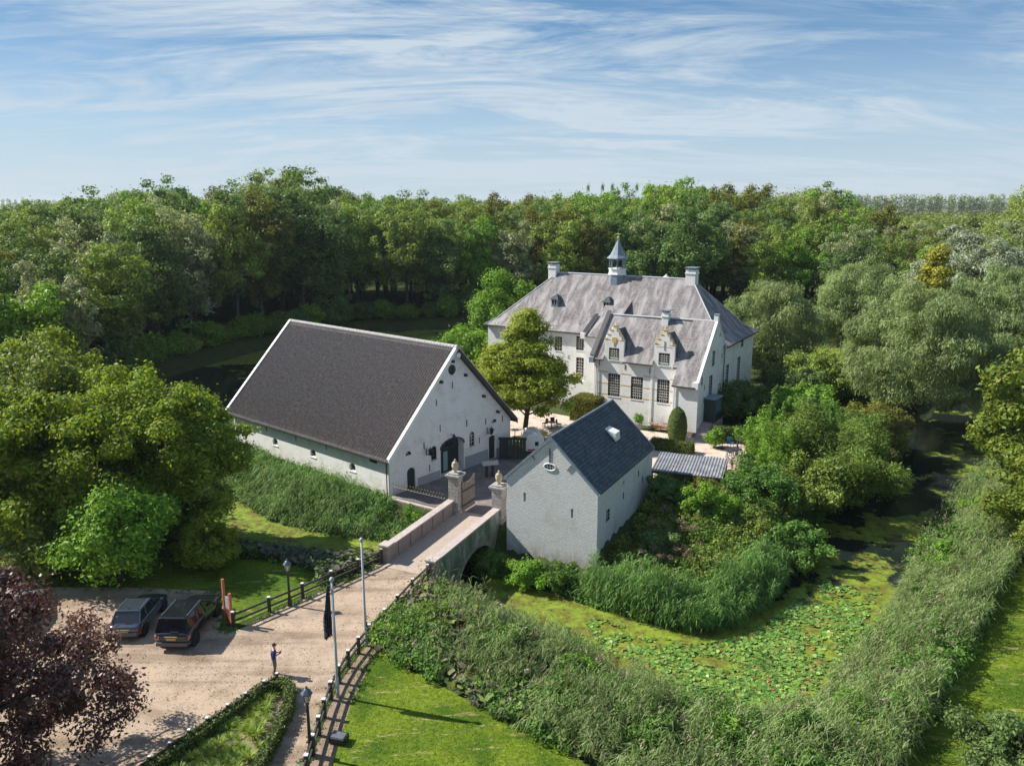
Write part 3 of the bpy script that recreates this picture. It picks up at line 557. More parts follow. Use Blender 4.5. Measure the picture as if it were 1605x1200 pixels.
m = MB(); m.hexa([(-.02, -.3, -2.4), (-.35, -.3, -2.4), (-.35, BLN + .1, -2.4), (-.02, BLN + .1, -2.4), (-.02, -.02, .0), (-.06, -.02, .0), (-.06, BLN, .0), (-.02, BLN, .0)]); m.build('battered_base', M['white'], BA)
# pantile roof: real corrugation, stepped courses
def pantiles(sgn):
    per = 0.30; y0, y1 = -0.5, BLN + .55; ncol = int((y1 - y0) / per) * 6; ex = .42; sl = (BR_ - BE) / (BWD / 2); L_ = math.hypot(BWD / 2 + ex, (BWD / 2 + ex) * sl); rows = int(L_ / .33)
    u = np.linspace(0, 1, ncol + 1); ph = (u * ncol / 6) % 1; prof = -0.070 * np.cos(2 * PI * ph); yy = y0 + (y1 - y0) * u
    P = []; jit = np.zeros((rows, ncol // 6 + 1))
    for r in range(rows):
        for e in (0, 1):
            t = (r + e) / rows; x = -ex + (BWD / 2 + ex) * t; z = BE - ex * sl + (BWD / 2 + ex) * sl * t; off = (0.012 if e == 0 else 0.0) + .16 + prof + jit[r][(np.arange(ncol + 1) // 6)]
            nx_, nz_ = -sl / math.hypot(1, sl), 1 / math.hypot(1, sl); xs = x + nx_ * off; zs = z + nz_ * off
            P.append(np.stack([xs if sgn < 0 else BWD - xs, yy, zs], 1))
    P = np.array(P, np.float32); nr = P.shape[0]; I = np.arange(nr * (ncol + 1)).reshape(nr, ncol + 1); Q = np.stack([I[:-1, :-1], I[:-1, 1:], I[1:, 1:], I[1:, :-1]], -1).reshape(-1, 4)
    if sgn < 0: Q = Q[:, ::-1]
    me = bpy.data.meshes.new('roof'); me.vertices.add(P.size // 3); me.vertices.foreach_set('co', P.ravel()); me.loops.add(Q.size); me.polygons.add(len(Q)); me.loops.foreach_set('vertex_index', Q.astype(np.int32).ravel()); me.polygons.foreach_set('loop_start', np.arange(0, Q.size, 4, dtype=np.int32)); me.update(calc_edges=True)
    ua = np.tile(u * (y1 - y0), nr); va = np.repeat(np.arange(nr) // 2 * .33 + (np.arange(nr) % 2) * .33, ncol + 1); idx = Q.ravel(); me.uv_layers.new(name='UVMap').data.foreach_set('uv', np.stack([ua[idx], va[idx]], 1).astype(np.float32).ravel())
    return link('roof', me, M['pantile'], BA, uv=False, smooth=True)
def pantilemat():
    m, nt, b, o = newmat('brown_pantiles'); b.inputs['Roughness'].default_value = .8; b.inputs['Specular IOR Level'].default_value = .25; tc = N(nt, 'ShaderNodeTexCoord'); uv = tc.outputs['UV']; s = N(nt, 'ShaderNodeSeparateXYZ'); L(nt, uv, s.inputs[0])
    n0 = N(nt, 'ShaderNodeTexNoise', inp={'Scale': 3.2, 'Detail': 3.0}); L(nt, uv, n0.inputs['Vector']); c = ramp(nt, n0.outputs[0], [(.3, (.28, .225, .20)), (.5, (.40, .33, .30)), (.7, (.52, .44, .40))])
    n = N(nt, 'ShaderNodeTexNoise', inp={'Scale': .5, 'Detail': 8.0, 'Roughness': .7}); L(nt, uv, n.inputs['Vector']); c = mixc(nt, ramp(nt, n.outputs[0], [(.42, 0.0), (.7, .7)]), c, (.36, .32, .33))
    n2 = N(nt, 'ShaderNodeTexNoise', inp={'Scale': 9.0, 'Detail': 5.0, 'Roughness': .8}); L(nt, uv, n2.inputs['Vector']); c = mixc(nt, 1.0, c, ramp(nt, n2.outputs[0], [(.35, .6), (.65, 1.3)]), 'MULTIPLY')
    f = math_(nt, 'FRACT', math_(nt, 'DIVIDE', s.outputs[0], .30)); f = math_(nt, 'ABSOLUTE', math_(nt, 'SUBTRACT', f, .5)); c = mixc(nt, ramp(nt, f, [(.25, 0.0), (.42, .9)]), c, (.03, .025, .024))  # troughs darkened in the colour, shade painted in to bring out the corrugation
    L(nt, c, b.inputs['Base Color']); return m
M['pantile'] = pantilemat()
pantiles(-1); pantiles(1)
sl = (BR_ - BE) / (BWD / 2)
m = MB(); 
for x0, x1 in ((-.4, BWD / 2), (BWD + .4, BWD / 2)):
    z0 = BE - .4 * sl; m.hexa([(x0, -.45, z0), (x1, -.45, BR_), (x1, BLN + .5, BR_), (x0, BLN + .5, z0), (x0, -.45, z0 + .1), (x1, -.45, BR_ + .1), (x1, BLN + .5, BR_ + .1), (x0, BLN + .5, z0 + .1)])
m.build('roof_boarding', M['wood_dark'], BA)
for y0 in (-.56, BLN + .5):
    for x0 in (-.5, BWD + .5):
        sg = -1 if x0 < 0 else 1; m = MB(); z0 = BE - .5 * sl
        m.hexa([(x0, y0, z0 - .02), (BWD / 2, y0, BR_ - .02), (BWD / 2, y0 + .09, BR_ - .02), (x0, y0 + .09, z0 - .02), (x0, y0, z0 + .42), (BWD / 2, y0, BR_ + .42), (BWD / 2, y0 + .09, BR_ + .42), (x0, y0 + .09, z0 + .42)])
        m.build('bargeboard', M['whitepaint'] if (y0 < 0 and x0 < 0) or y0 > 0 else M['frame_dark'], BA)
        m = MB(); m.hexa([(x0, y0 - .02, z0 + .42), (BWD / 2, y0 - .02, BR_ + .42), (BWD / 2, y0 + .26, BR_ + .42), (x0, y0 + .26, z0 + .42), (x0, y0 - .02, z0 + .47), (BWD / 2, y0 - .02, BR_ + .47), (BWD / 2, y0 + .26, BR_ + .47), (x0, y0 + .26, z0 + .47)]); m.build('verge_capping', M['whitepaint'], BA)
m = MB()
for k in range(62): y0 = -.6 + k * .4; m.tube((BWD / 2, y0, BR_ + .30), (BWD / 2, y0 + .4, BR_ + .30), .21, .18, n=10)
m.build('ridge_tiles', mat('pale_ridge_tiles', (.46, .44, .43), (.34, .32, .31), .8, scale=3), BA)
m = MB(); g_.prism(m, [(7.8 + .22 * math.cos(2 * PI * i / 14), 10.95 + .22 * math.sin(2 * PI * i / 14)) for i in range(14)], .6, .72); m.build('gable_ornament', M['whitepaint'], BA)
m = MB(); m.tube((-.52, -.5, BE - .4 * sl + .02), (-.52, BLN + .5, BE - .4 * sl + .02), .08, n=8); m.build('gutter', M['iron'], BA)
# wall lanterns on the barn
def wall_lantern(a, z, lbl):
    e = empty('wall_lantern', (0, 0, 0), 0, lbl, 'lamp', 'wall lanterns on the barn gable'); p = BA.matrix_basis @ g_.p(a, z, 0); e.location = Matrix.Translation(BA.location) @ (Matrix.Rotation(math.radians(50), 4, 'Z') @ g_.p(a, z, 0)); e.rotation_euler = (0, 0, math.radians(50))
    m = MB(); m.tube((0, -.01, -.2), (0, -.05, .45), .035, n=6); m.tube((0, -.04, -.1), (0, -.55, -.12), .03, n=6); m.tube((0, -.04, .25), (0, -.4, -.1), .02, n=6); m.ring((0, -.3, -.02), .1, .018, 'x', 12, 5); m.build('bracket', M['iron'], e)
    m = MB(); m.lathe([(.05, 0), (.10, .05), (.20, .38), (.20, .42)], (0, -.58, -.1), 6); m.build('lantern_glass', M['glass'], e)
    m = MB(); m.lathe([(.27, .0), (.24, .06), (.10, .2), (.03, .24), (.02, .36)], (0, -.58, .32), 6); m.build('lantern_roof', M['iron'], e)
wall_lantern(4.25, 2.75, 'black iron lantern on a scrolled bracket left of the barn door'); wall_lantern(12.2, 2.85, 'black iron lantern on a scrolled bracket right of the barn door'); 
m = MB(); m.tube(g_.p(7.4, 3.7, 0), g_.p(7.4, 3.75, .35), .03, n=6); m.lathe([(.16, -.25), (.12, -.05), (.02, .05)], tuple(g_.p(7.4, 3.75, .35)), 6); m.build('door_lamp', M['iron'], BA)
# ================================================================== the castle
CA = empty('castle', (19.2, 79.4, 0), math.radians(58.5), 'large white country house with weathered slate hip roof, stepped dormer gables and a bell turret', 'castle')
W0, W1, S0, S1, CE, CR, SMID = 0.0, 31.3, 8.3, 20.6, 8.45, 15.0, 14.45
main = MB().box(S0, S1, W0, W1, -1.5, CE).build('main_wall', M['white'], CA)
mf, ms, wf, bf = FRONT(S0), SIDE(0), FRONT(1.65), FRONT(0)
cut = MB(); MW = []
for a0, a1, z0, z1 in ((17.3, 18.35, 6.25, 8.0), (17.25, 18.3, 2.9, 5.35)): MW.append((mf, a0, a1, z0, z1, 3, 6))
for c in (20.8, 24.2, 27.6): MW += [(mf, c - .5, c + .5, 5.9, 7.7, 3, 5), (mf, c - .55, c + .55, 2.3, 4.7, 3, 6)]
for pl, a0, a1, z0, z1, cc, rr in MW: cutbox(cut, pl, a0, a1, z0, z1, .2)
SW_ = [(9.5, 10.7, 2.75, 6.05, 4, 8), (14.0, 15.3, 2.9, 6.2, 4, 8), (15.0, 16.2, 7.25, 8.15, 3, 2), (17.6, 18.6, .4, 1.5, 2, 2)]
for a0, a1, z0, z1, cc, rr in SW_: cutbox(cut, ms, a0, a1, z0, z1, .2)
boolean_cut(main, cut)
for pl, a0, a1, z0, z1, cc, rr in MW: window(CA, pl, a0 + .01, a1 - .01, z0 + .01, z1 - .01, cc, rr, .1, .1, sill='whitepaint')
for a0, a1, z0, z1, cc, rr in SW_: window(CA, ms, a0 + .01, a1 - .01, z0 + .01, z1 - .01, cc, rr, .1, .1, sill='whitepaint')
# wing
wing = MB(); wing.prism([(1.65, 2.702, -.8), (8.298, 2.702, -.8), (8.298, 2.702, 8.6), (5.6, 2.702, 11.2), (1.65, 2.702, 7.25)], (0, 9.95, 0)); wing = wing.build('wing_wall', M['white'], CA)
bay = MB(); bay.prism([(0, 0, -.8), (8.299, 0, -.8), (8.299, 0, 8.75), (5.6, 0, 11.45), (0, 0, 5.6)], (0, 2.7, 0)); bay = bay.build('bay_wall', M['white'], CA)
blk = MB().prism([(5.3, 12.654, -.8), (8.297, 12.654, -.8), (8.297, 12.654, 9.6), (5.3, 12.654, 8.7)], (0, 3.05, 0)).build('stair_tower_wall', M['white'], CA)
cut = MB(); LW = [(9.45, 10.9, 2.8, 5.4), (6.75, 8.15, 2.8, 5.35), (3.7, 5.1, 2.8, 5.4)]
for a0, a1, z0, z1 in LW: cutbox(cut, wf, a0, a1, z0, z1, .2)
boolean_cut(wing, cut)
for i, (a0, a1, z0, z1) in enumerate(LW): window(CA, wf, a0 + .01, a1 - .01, z0 + .01, z1 - .01, 5, 8, .1, .1, sill='whitepaint', transom=z0 + (z1 - z0) * (.55 if i != 1 else .62))
cut = MB(); BWN = [(4.15, 5.15, 6.85, 8.5, 3, 5), (3.55, 4.75, 3.6, 5.9, 3, 6), (.95, 1.4, 5.35, 6.25, 1, 1)]
for a0, a1, z0, z1, cc, rr in BWN: cutbox(cut, ms, a0, a1, z0, z1, .2)
ms.prism(cut, [(6.3, 9.8), (6.9, 9.8), (6.6, 10.4)], -.2, .3)
boolean_cut(bay, cut)
for a0, a1, z0, z1, cc, rr in BWN: window(CA, ms, a0 + .01, a1 - .01, z0 + .01, z1 - .01, cc, rr, .1, .1, sill='whitepaint')
m = MB(); ms.prism(m, [(6.32, 9.82), (6.88, 9.82), (6.6, 10.36)], -.14, -.1); m.build('vent', M['glass'], CA)
for z in (5.52, 4.22, 2.98): 
    for a0, a1 in ((2.75, 3.66), (5.14, 6.71), (8.19, 9.41), (10.94, 12.6)):
        m = MB(); wf.box(m, a0, a1, z - .05, z + .05, .003, .02); m.build('ochre_band', M['yellow'], CA)
anchors(CA, wf, [(8.9, 6.3), (6.0, 6.2), (12.0, 6.4)], 'glass', .6); anchors(CA, ms, [(2.0, 5.0), (2.0, 3.6), (7.6, 7.5)], 'iron', .5)
# pilaster strips and pipes
for pl, a in ((mf, 15.85), (mf, 16.7), (wf, 12.5), (wf, 5.75)): m = MB(); pl.box(m, a - .11, a + .11, -.2, 7.1, .003, .08); m.build('pilaster', M['whitepaint'], CA)
drain(CA, ms, 8.35, .2, 8.2); drain(CA, ms, 12.2, .2, 8.2, 'whitepaint', .035); drain(CA, wf, 12.2, 0, 7.1, 'whitepaint', .05); drain(CA, bf, 2.55, 0, 5.5, 'whitepaint', .04)
m = MB(); bf.box(m, 0.02, 2.68, -.1, .55, .003, .05); m.build('plinth', M['stone'], CA)
# --- roofs
def hiproof():
    e, k, ki = .42, .95, .95; z0, z1 = CE - .05, CE + .85
    r0 = [(S0 - e, W0 - e), (S1 + e, W0 - e), (S1 + e, W1 + e), (S0 - e, W1 + e)]; r1 = [(S0 + ki, W0 + ki), (S1 - ki, W0 + ki), (S1 - ki, W1 - ki), (S0 + ki, W1 - ki)]
    A, B = (SMID, 6.1, CR), (SMID, 24.3, CR)
    mb = MB(); P0 = [(x, y, z0) for x, y in r0]; P1 = [(x, y, z1) for x, y in r1]
    for i in range(4): j = (i + 1) % 4; mb.quad(P0[i], P0[j], P1[j], P1[i])
    mb.quad(P1[0], A, B, P1[3]); mb.quad(P1[1], P1[2], B, A); mb.poly([P1[0], P1[1], A]); mb.poly([P1[2], P1[3], B]); mb.quad(P0[3], P0[2], P0[1], P0[0])
    me = mb.mesh('main_roof'); bm = bmesh.new(); bm.from_mesh(me); bmesh.ops.remove_doubles(bm, verts=bm.verts, dist=1e-3); bmesh.ops.recalc_face_normals(bm, faces=bm.faces); bm.to_mesh(me); bm.free()
    link('main_roof', me, M['slate_light'], CA)
    for a, b, c in ((P0[0], P1[0], A), (P0[1], P1[1], A), (P0[2], P1[2], B), (P0[3], P1[3], B)):
        h = MB(); up = Vector((0, 0, .03)); h.path([Vector(a) + up, Vector(b) + up, Vector(c) + up], .07, 6); h.build('hip_capping', M['lead_pale'], CA)
    h = MB(); h.tube((SMID, 6.0, CR + .04), (SMID, 24.4, CR + .04), .09, n=8); h.build('ridge_capping', M['lead_pale'], CA)
    for x0, x1, y0, y1 in ((S0 - e - .1, S0 - e, 15.9, W1 + e + .1), (S0 - .3, S1 + e, W0 - e - .1, W0 - e)): MB().box(x0, x1, y0, y1, z0 - .1, z0 + .06).build('gutter', M['frame_dark'], CA)
M['lead_pale'] = mat('pale_lead', (.48, .50, .52), (.40, .42, .44), .6, scale=5)
hiproof()
def slab(pts, th, name, mt):
    n = (Vector(pts[1]) - Vector(pts[0])).cross(Vector(pts[-1]) - Vector(pts[0])).normalized(); n = n if n.z > 0 else -n
    return MB().prism([Vector(p) + n * .01 for p in pts], n * th).build(name, mt, CA)
slab([(1.98, 2.75, 7.58), (1.98, 12.55, 7.58), (5.6, 12.55, 11.2), (5.6, 2.75, 11.2)], .14, 'wing_roof', M['slate_light'])
for a0, a1 in ((2.75, 3.25), (5.59, 9.08), (11.42, 12.55)):
    slab([(1.25, a0, 6.85), (1.25, a1, 6.85), (1.979, a1, 7.579), (1.979, a0, 7.579)], .14, 'eave_roof', M['slate_light']); MB().box(1.1, 1.27, a0 + .02, a1 - .02, 6.82, 6.94).build('gutter', M['frame_dark'], CA)
slab([(-.3, .22, 5.3), (-.3, 2.749, 5.3), (5.6, 2.749, 11.45), (5.6, .22, 11.45)], .10, 'bay_roof', M['slate_light'])
slab([(5.6, .22, 11.3), (5.6, 12.55, 11.3), (10.5, 12.55, 6.6), (10.5, .22, 6.6)], .12, 'wing_roof', M['slate_light'])
slab([(5.0, 12.67, 8.58), (5.0, 15.68, 8.58), (12.5, 15.68, 12.4), (12.5, 12.67, 12.4)], .14, 'stair_tower_roof', M['slate_light'])
MB().box(-.42, -.28, .2, 2.75, 5.22, 5.34).build('gutter', M['frame_dark'], CA)
h = MB(); h.tube((5.6, .2, 11.55), (5.6, 12.6, 11.42), .10, n=8); h.build('ridge_capping', M['lead_pale'], CA)
# parapet copings: right gable (white), left gable of wing (white, flank's shadow put in as a dark cap colour), stair tower
def coping(y0, y1, pts, h, name, mt): 
    mb = MB()
    for i in range(len(pts) - 1):
        (x0, z0), (x1, z1) = pts[i], pts[i + 1]; mb.hexa([(x0, y0, z0), (x1, y0, z1), (x1, y1, z1), (x0, y1, z0), (x0, y0, z0 + h), (x1, y0, z1 + h), (x1, y1, z1 + h), (x0, y1, z0 + h)])
    return mb.build(name, mt, CA)
coping(-.05, .24, [(-.25, 5.35), (5.6, 11.5), (8.2, 8.9)], .32, 'gable_coping', M['whitepaint'])
MB().box(5.35, 5.85, -.08, .4, 11.5, 12.25).build('gable_pinnacle', M['whitepaint'], CA, bevel=.03); MB().box(-.35, .15, -.1, .5, 5.2, 5.95).build('kneeler', M['whitepaint'], CA, bevel=.03)
MB().box(5.3, 5.9, -.12, .44, 12.26, 12.34).build('pinnacle_cap', M['lead'], CA)
coping(12.56, 12.95, [(1.2, 6.8), (5.6, 11.25)], .5, 'parapet', M['white']); coping(12.5, 13.0, [(1.15, 7.32), (5.65, 11.8)], .08, 'parapet_cap', M['frame_dark'])
coping(15.6, 15.95, [(5.0, 8.55), (8.6, 10.4)], .4, 'parapet', M['white']); coping(15.55, 16.0, [(4.95, 8.95), (8.65, 10.83)], .07, 'parapet_cap', M['frame_dark'])
MB().box(1.05, 1.7, 12.5, 13.05, 6.5, 7.1).build('kneeler', M['lead'], CA); MB().box(4.8, 5.3, 15.55, 16.05, 8.4, 9.1).build('kneeler', M['whitepaint'], CA)
# stepped dormer gables
def dormer(c, kind):
    hw = 1.15; x0, x1 = 1.61, 1.97
    prof = [(-hw, 6.7), (hw, 6.7), (hw, 9.25), (.85, 9.25), (.85, 9.75), (.52, 9.75), (.52, 10.25), (.22, 10.25), (.22, 10.75), (-.22, 10.75), (-.22, 10.25), (-.52, 10.25), (-.52, 9.75), (-.85, 9.75), (-.85, 9.25), (-hw, 9.25)]
    fb = MB().prism([(x0, c + a, z) for a, z in prof], (x1 - x0, 0, 0)).build('dormer_gable', M['white'], CA)
    pl = FRONT(x0); cut = MB(); cutbox(cut, pl, c - .62, c + .62, 6.95, 8.3, .12); boolean_cut(fb, cut)
    wn = window(CA, pl, c - .61, c + .61, 6.96, 8.29, 4, 5, .06, .09, sill='whitepaint', mun='muntin', frm='frame_dark')
    for a, z in ((1.0, 9.25), (.68, 9.75), (.37, 10.25)):
        for s in (-1, 1): MB().box(x0 - .05, x1 + .05, c + s * a - .17, c + s * a + .17, z + .004, z + .09).build('step_cap', M['yellow'], fb)
    MB().box(x0 - .06, x1 + .06, c - .26, c + .26, 10.755, 10.84).build('step_cap', M['yellow'], fb)
    for a, z in ((1.0, 9.34), (.68, 9.84), (.37, 10.34), (0, 10.84)):
        for s in ((-1, 1) if a else (1,)): MB().lathe([(.03, 0), (.07, .08), (.09, .16), (.03, .26), (.02, .32)], (x0 + .18, c + s * a, z), 8).build('finial', M['yellow'] if kind else M['whitepaint'], fb)
    em = MB()
    if kind == 0:   # ochre shield with a hanging tassel
        pl.prism(em, [(c - .26, 9.45), (c - .27, 9.1), (c - .12, 8.86), (c, 8.78), (c + .12, 8.86), (c + .27, 9.1), (c + .26, 9.45), (c + .1, 9.52), (c - .1, 9.52)], .004, .06); em.tube(pl.p(c, 8.8, .04), pl.p(c + .05, 8.5, .04), .05, .03, 6)
        em.build('shield', M['yellow'], fb)
    else:
        pl.box(em, c - .035, c + .035, 8.6, 9.6, .004, .05); em.build('wall_anchor', M['lead'], fb)
        e2 = MB(); pl.box(e2, c - .9, c + .9, 8.93, 8.99, .003, .02); e2.build('ochre_band', M['yellow'], fb)
    b2 = MB(); 
    for s in (-1, 1): pl.box(b2, c + s * .8 - .3, c + s * .8 + .3, 9.18, 9.235, .003, .02)
    b2.build('ochre_band', M['yellow'], fb)
    r = MB(); r.prism([(x1 + .002, c - 1.1, 7.0), (x1 + .002, c - 1.22, 8.2), (x1 + .002, c, 10.3), (x1 + .002, c + 1.22, 8.2), (x1 + .002, c + 1.1, 7.0)], (3.6, 0, 0)); r.build('dormer_roof', M['slate_dark'], CA)
dormer(10.25, 0); dormer(4.42, 1)
# small roof dormers with hipped caps
def small_dormer(s, w, z):
    e = MB().box(s - .1, s + 1.3, w - .5, w + .5, z - .4, z + .65).build('roof_dormer', M['lead'], CA)
    MB().box(s - .14, s - .103, w - .36, w + .36, z + .05, z + .55).build('window', M['glass'], e)
    mm = MB(); mm.box(s - .17, s - .142, w - .03, w + .03, z + .02, z + .58); mm.box(s - .17, s - .142, w - .4, w - .34, z, z + .6); mm.box(s - .17, s - .142, w + .34, w + .4, z, z + .6); mm.build('frame', M['muntin'], e)
    h = MB(); t = (s + .5, w, z + 1.35); P = [(s - .3, w - .65, z + .655), (s + 1.5, w - .65, z + .655), (s + 1.5, w + .65, z + .655), (s - .3, w + .65, z + .655)]
    for i in range(4): h.poly([P[i], P[(i + 1) % 4], t])
    h.poly(P[::-1]); h.build('dormer_cap', M['slate_dark'], e)
small_dormer(10.9, 22.8, 11.3); small_dormer(11.0, 15.6, 11.4); 
# chimneys
def chimney(s, w, z0, z1, a, b, pots=True):
    c = MB().box(s - a, s + a, w - b, w + b, z0, z1).build('chimney', M['white'], CA)
    MB().box(s - a - .08, s + a + .08, w - b - .08, w + b + .08, z1 - .5, z1 - .35).build('moulding', M['whitepaint'], c); MB().box(s - a - .15, s + a + .15, w - b - .15, w + b + .15, z1 + .18, z1 + .26).build('cap_plate', M['lead'], c)
    for i, j in ((-1, -1), (1, -1), (1, 1), (-1, 1)): m = MB(); m.box(s + i * (a - .08) - .06, s + i * (a - .08) + .06, w + j * (b - .08) - .06, w + j * (b - .08) + .06, z1 + .002, z1 + .178); m.build('cap_leg', M['frame_dark'], c)
chimney(SMID, 24.9, 13.2, 16.1, .55, .55); chimney(SMID, 6.15, 13.6, 16.2, .6, .6); chimney(5.3, 5.75, 10.6, 12.2, .4, .35)
c = MB(); c.lathe([(.3, 0), (.28, .5), (.45, .55), (.1, .85), (.05, 1.0)], (SMID + .6, 9.6, 14.5), 10); c.build('roof_vent', M['lead_pale'], CA)
# bell turret
TU = (SMID, 15.85)
t = MB(); t.lathe([(1.12, 0), (1.08, 1.55)], (TU[0], TU[1], 13.6), 8, PI / 8); bt = t.build('bell_turret', M['lead'], CA)
t = MB(); t.lathe([(1.16, 0), (1.16, .12), (1.05, .2), (1.05, .62), (1.15, .7), (1.15, .8)], (TU[0], TU[1], 15.15), 8, PI / 8); t.build('turret_ring', M['whitepaint'], bt)
t = MB()
for i in range(8):
    a = PI / 8 + i * PI / 4; p = (TU[0] + .95 * math.cos(a), TU[1] + .95 * math.sin(a)); t.tube((*p, 15.95), (*p, 17.15), .085, n=6)
    a2 = a + PI / 4; q = (TU[0] + .95 * math.cos(a2), TU[1] + .95 * math.sin(a2))
    for k in range(8):
        u0, u1 = k / 8, (k + 1) / 8; z0 = 16.75 + .32 * math.sin(PI * u0); z1 = 16.75 + .32 * math.sin(PI * u1)
        P = [(p[0] + (q[0] - p[0]) * u, p[1] + (q[1] - p[1]) * u) for u in (u0, u1)]; n_ = Vector((math.cos(a + PI / 8), math.sin(a + PI / 8), 0)) * .08
        t.prism([(*P[0], z0), (*P[1], z1), (*P[1], 17.15), (*P[0], 17.15)], n_)
t.build('lantern_arcade', M['lead'], bt)
t = MB(); t.lathe([(.05, .75), (.12, .7), (.2, .45), (.26, .1), (.32, 0)], (TU[0], TU[1], 16.15), 12); t.build('bell', M['iron'], bt)
t = MB(); t.lathe([(1.12, 0), (1.35, .06), (1.32, .14), (.95, .5), (.62, 1.15), (.34, 1.8), (.06, 2.35)], (TU[0], TU[1], 17.1), 8, PI / 8); t.build('spire', M['lead'], bt)
t = MB(); t.lathe([(.05, 0), (.05, .15), (.16, .25), (.16, .35), (.04, .45), (.03, .9)], (TU[0], TU[1], 19.4), 8); t.tube((TU[0], TU[1] - .3, 20.15), (TU[0], TU[1] + .35, 20.15), .03, n=5); t.build('finial', M['gold'], bt)
# side entrance porch with steps
po = MB(); po.box(1.9, 4.3, -1.5, -.003, -.5, 1.3); pr = po.build('porch_base', M['stone'], CA)
pg = MB().box(2.2, 4.2, -1.25, -.01, 1.305, 3.75).build('porch', M['darkblue'] if 'darkblue' in M else M['darkgreen'], CA)
m = MB(); 
for k in range(3): m.box(2.35 + k * .62, 2.85 + k * .62, -1.275, -1.255, 2.2, 3.5)
m.build('pane', mat('porch_glass', (.10, .22, .24), None, .1, spec=.8), pg)
MB().box(2.05, 4.35, -1.4, 0, 3.755, 3.86).build('porch_roof', M['lead'], pg)
st = MB()
for k in range(8): st.box(-.9 + k * .35, 1.895, -1.45, -.05, -.1 + (k) * .165 + .002 * k, .07 + k * .165)
st.build('steps', M['coping'], CA)
m = MB(); m.tube((-1.0, -1.5, .9), (1.9, -1.5, 2.3), .03, n=6)
for k in range(9): m.tube((-1 + k * .36, -1.5, -.05 + k * .17), (-1 + k * .36, -1.5, .9 + k * .173), .02, n=5)
m.build('handrail', M['iron'], CA)
# curved white stair wall at the courtyard entrance
m = MB(); m.prism([(5.29, 15.0, -.3), (5.29, 20.2, -.3), (5.29, 20.2, .5), (5.29, 18.6, 1.5), (5.29, 17.3, 2.9), (5.29, 16.6, 3.2), (5.29, 15.0, 3.2)], (.32, 0, 0)); m.build('stair_wall', M['white'], CA)
m = MB()
for k in range(10): m.box(5.65, 8.25, 16 , 19.8 - k * .26, .0 + k * .2 + .002, .2 + k * .2)
m.build('entrance_steps', M['coping'], CA)
# ================================================================== gate piers, gate, railings, terrace
def gate_pier(x, y, h, lbl, side):
    e = empty('gate_pier', (x, y, 0), math.radians(66), lbl, 'gate pier', 'gate piers at the bridge head')
    MB().box(-.42, .42, -.42, .42, -.1, h).build('shaft', M['pier'], e, bevel=.02); MB().box(-.5, .5, -.5, .5, -.1, .35).build('foot', M['pier'], e, bevel=.02)
    m = MB(); m.box(-.52, .52, -.52, .52, h + .003, h + .14); m.box(-.62, .62, -.62, .62, h + .143, h + .3); m.box(-.45, .45, -.45, .45, h + .303, h + .40); m.build('cornice', M['pier'], e, bevel=.02)
    m = MB(); m.lathe([(.16, 0), (.10, .1), (.16, .2), (.26, .4), (.29, .62), (.22, .7), (.27, .75), (.16, .86), (.06, .95), (.09, 1.02), (.03, 1.1)], (0, 0, h + .40), 14); m.build('urn', M['urn'], e, smooth=True)
gate_pier(-4.45, 59.0, 2.95, 'left stone gate pier topped by an ochre urn, where the railing ends', 0); gate_pier(-1.0, 57.3, 2.6, 'right stone gate pier topped by an ochre urn, close to the gatehouse wall', 1)
gt = empty('gate', (-3.95, 58.9, 0), math.radians(62), 'tall grey wooden gate leaf swung open behind the left pier', 'gate')
m = MB()
for k in range(8): h = 2.35 + .35 * ((k / 7 - .5) * 2) ** 2 * (1 if k > 3 else .6); m.box(.05 + k * .24, .27 + k * .24, -.03, .03, .12, h)
m.build('gate_leaf', mat('weathered_gate_wood', (.17, .14, .12), (.26, .22, .2), .8, scale=4), gt)
m = MB(); m.box(.05, 1.98, -.06, -.032, .5, .64); m.build('rail', M['wood_dark'], gt); m = MB(); m.box(.05, 1.98, -.06, -.032, 1.7, 1.84); m.build('rail', M['wood_dark'], gt)
# retaining wall of the terrace with iron railing above
def seg(p, q, name, mt, z0, z1, th, parent=None, lbl=None, cat=None):
    p = Vector((*p, 0)); q = Vector((*q, 0)); d = (q - p); L_ = d.length; e = MB().box(0, L_, -th / 2, th / 2, z0, z1).build(name, mt, parent); e.location = p; e.rotation_euler = (0, 0, math.atan2(d.y, d.x))
    if lbl: tag(e, lbl, cat)
    return e
seg((-10.1, 62.1), (-5.0, 59.0), 'retaining_wall', M['mossy'], -3, -.02, .5, None, 'low mossy retaining wall under the iron railing beside the barn corner', 'wall')
tag(seg((-10.1, 62.1), (-5.0, 59.0), 'wall_coping', M['coping'], -.015, .10, .62), 'pale stone coping along the terrace edge under the iron railing', 'coping')
ra = empty('iron_railing', (-9.9, 62.0, .1), math.atan2(-2.9, 4.7), 'black iron railing with gilded spear tips between barn and gate pier', 'railing')
m = MB(); m.tube((0, 0, .15), (5.4, 0, .15), .025, n=6); m.tube((0, 0, .95), (5.4, 0, .95), .025, n=6); m.build('rail', M['iron'], ra)
for k in range(36):
    x = .08 + k * .15; tall = 1.25 if k % 2 == 0 else .98
    p = MB().tube((x, 0, 0), (x, 0, tall), .014, n=5).build('bar', M['iron'], ra); MB().lathe([(.014, 0), (.035, .05), (.012, .12), (.004, .16)], (x, 0, tall), 6).build('gilded_tip', M['gold'], p)
for i, x in enumerate((3.6, 4.2)):
    pass
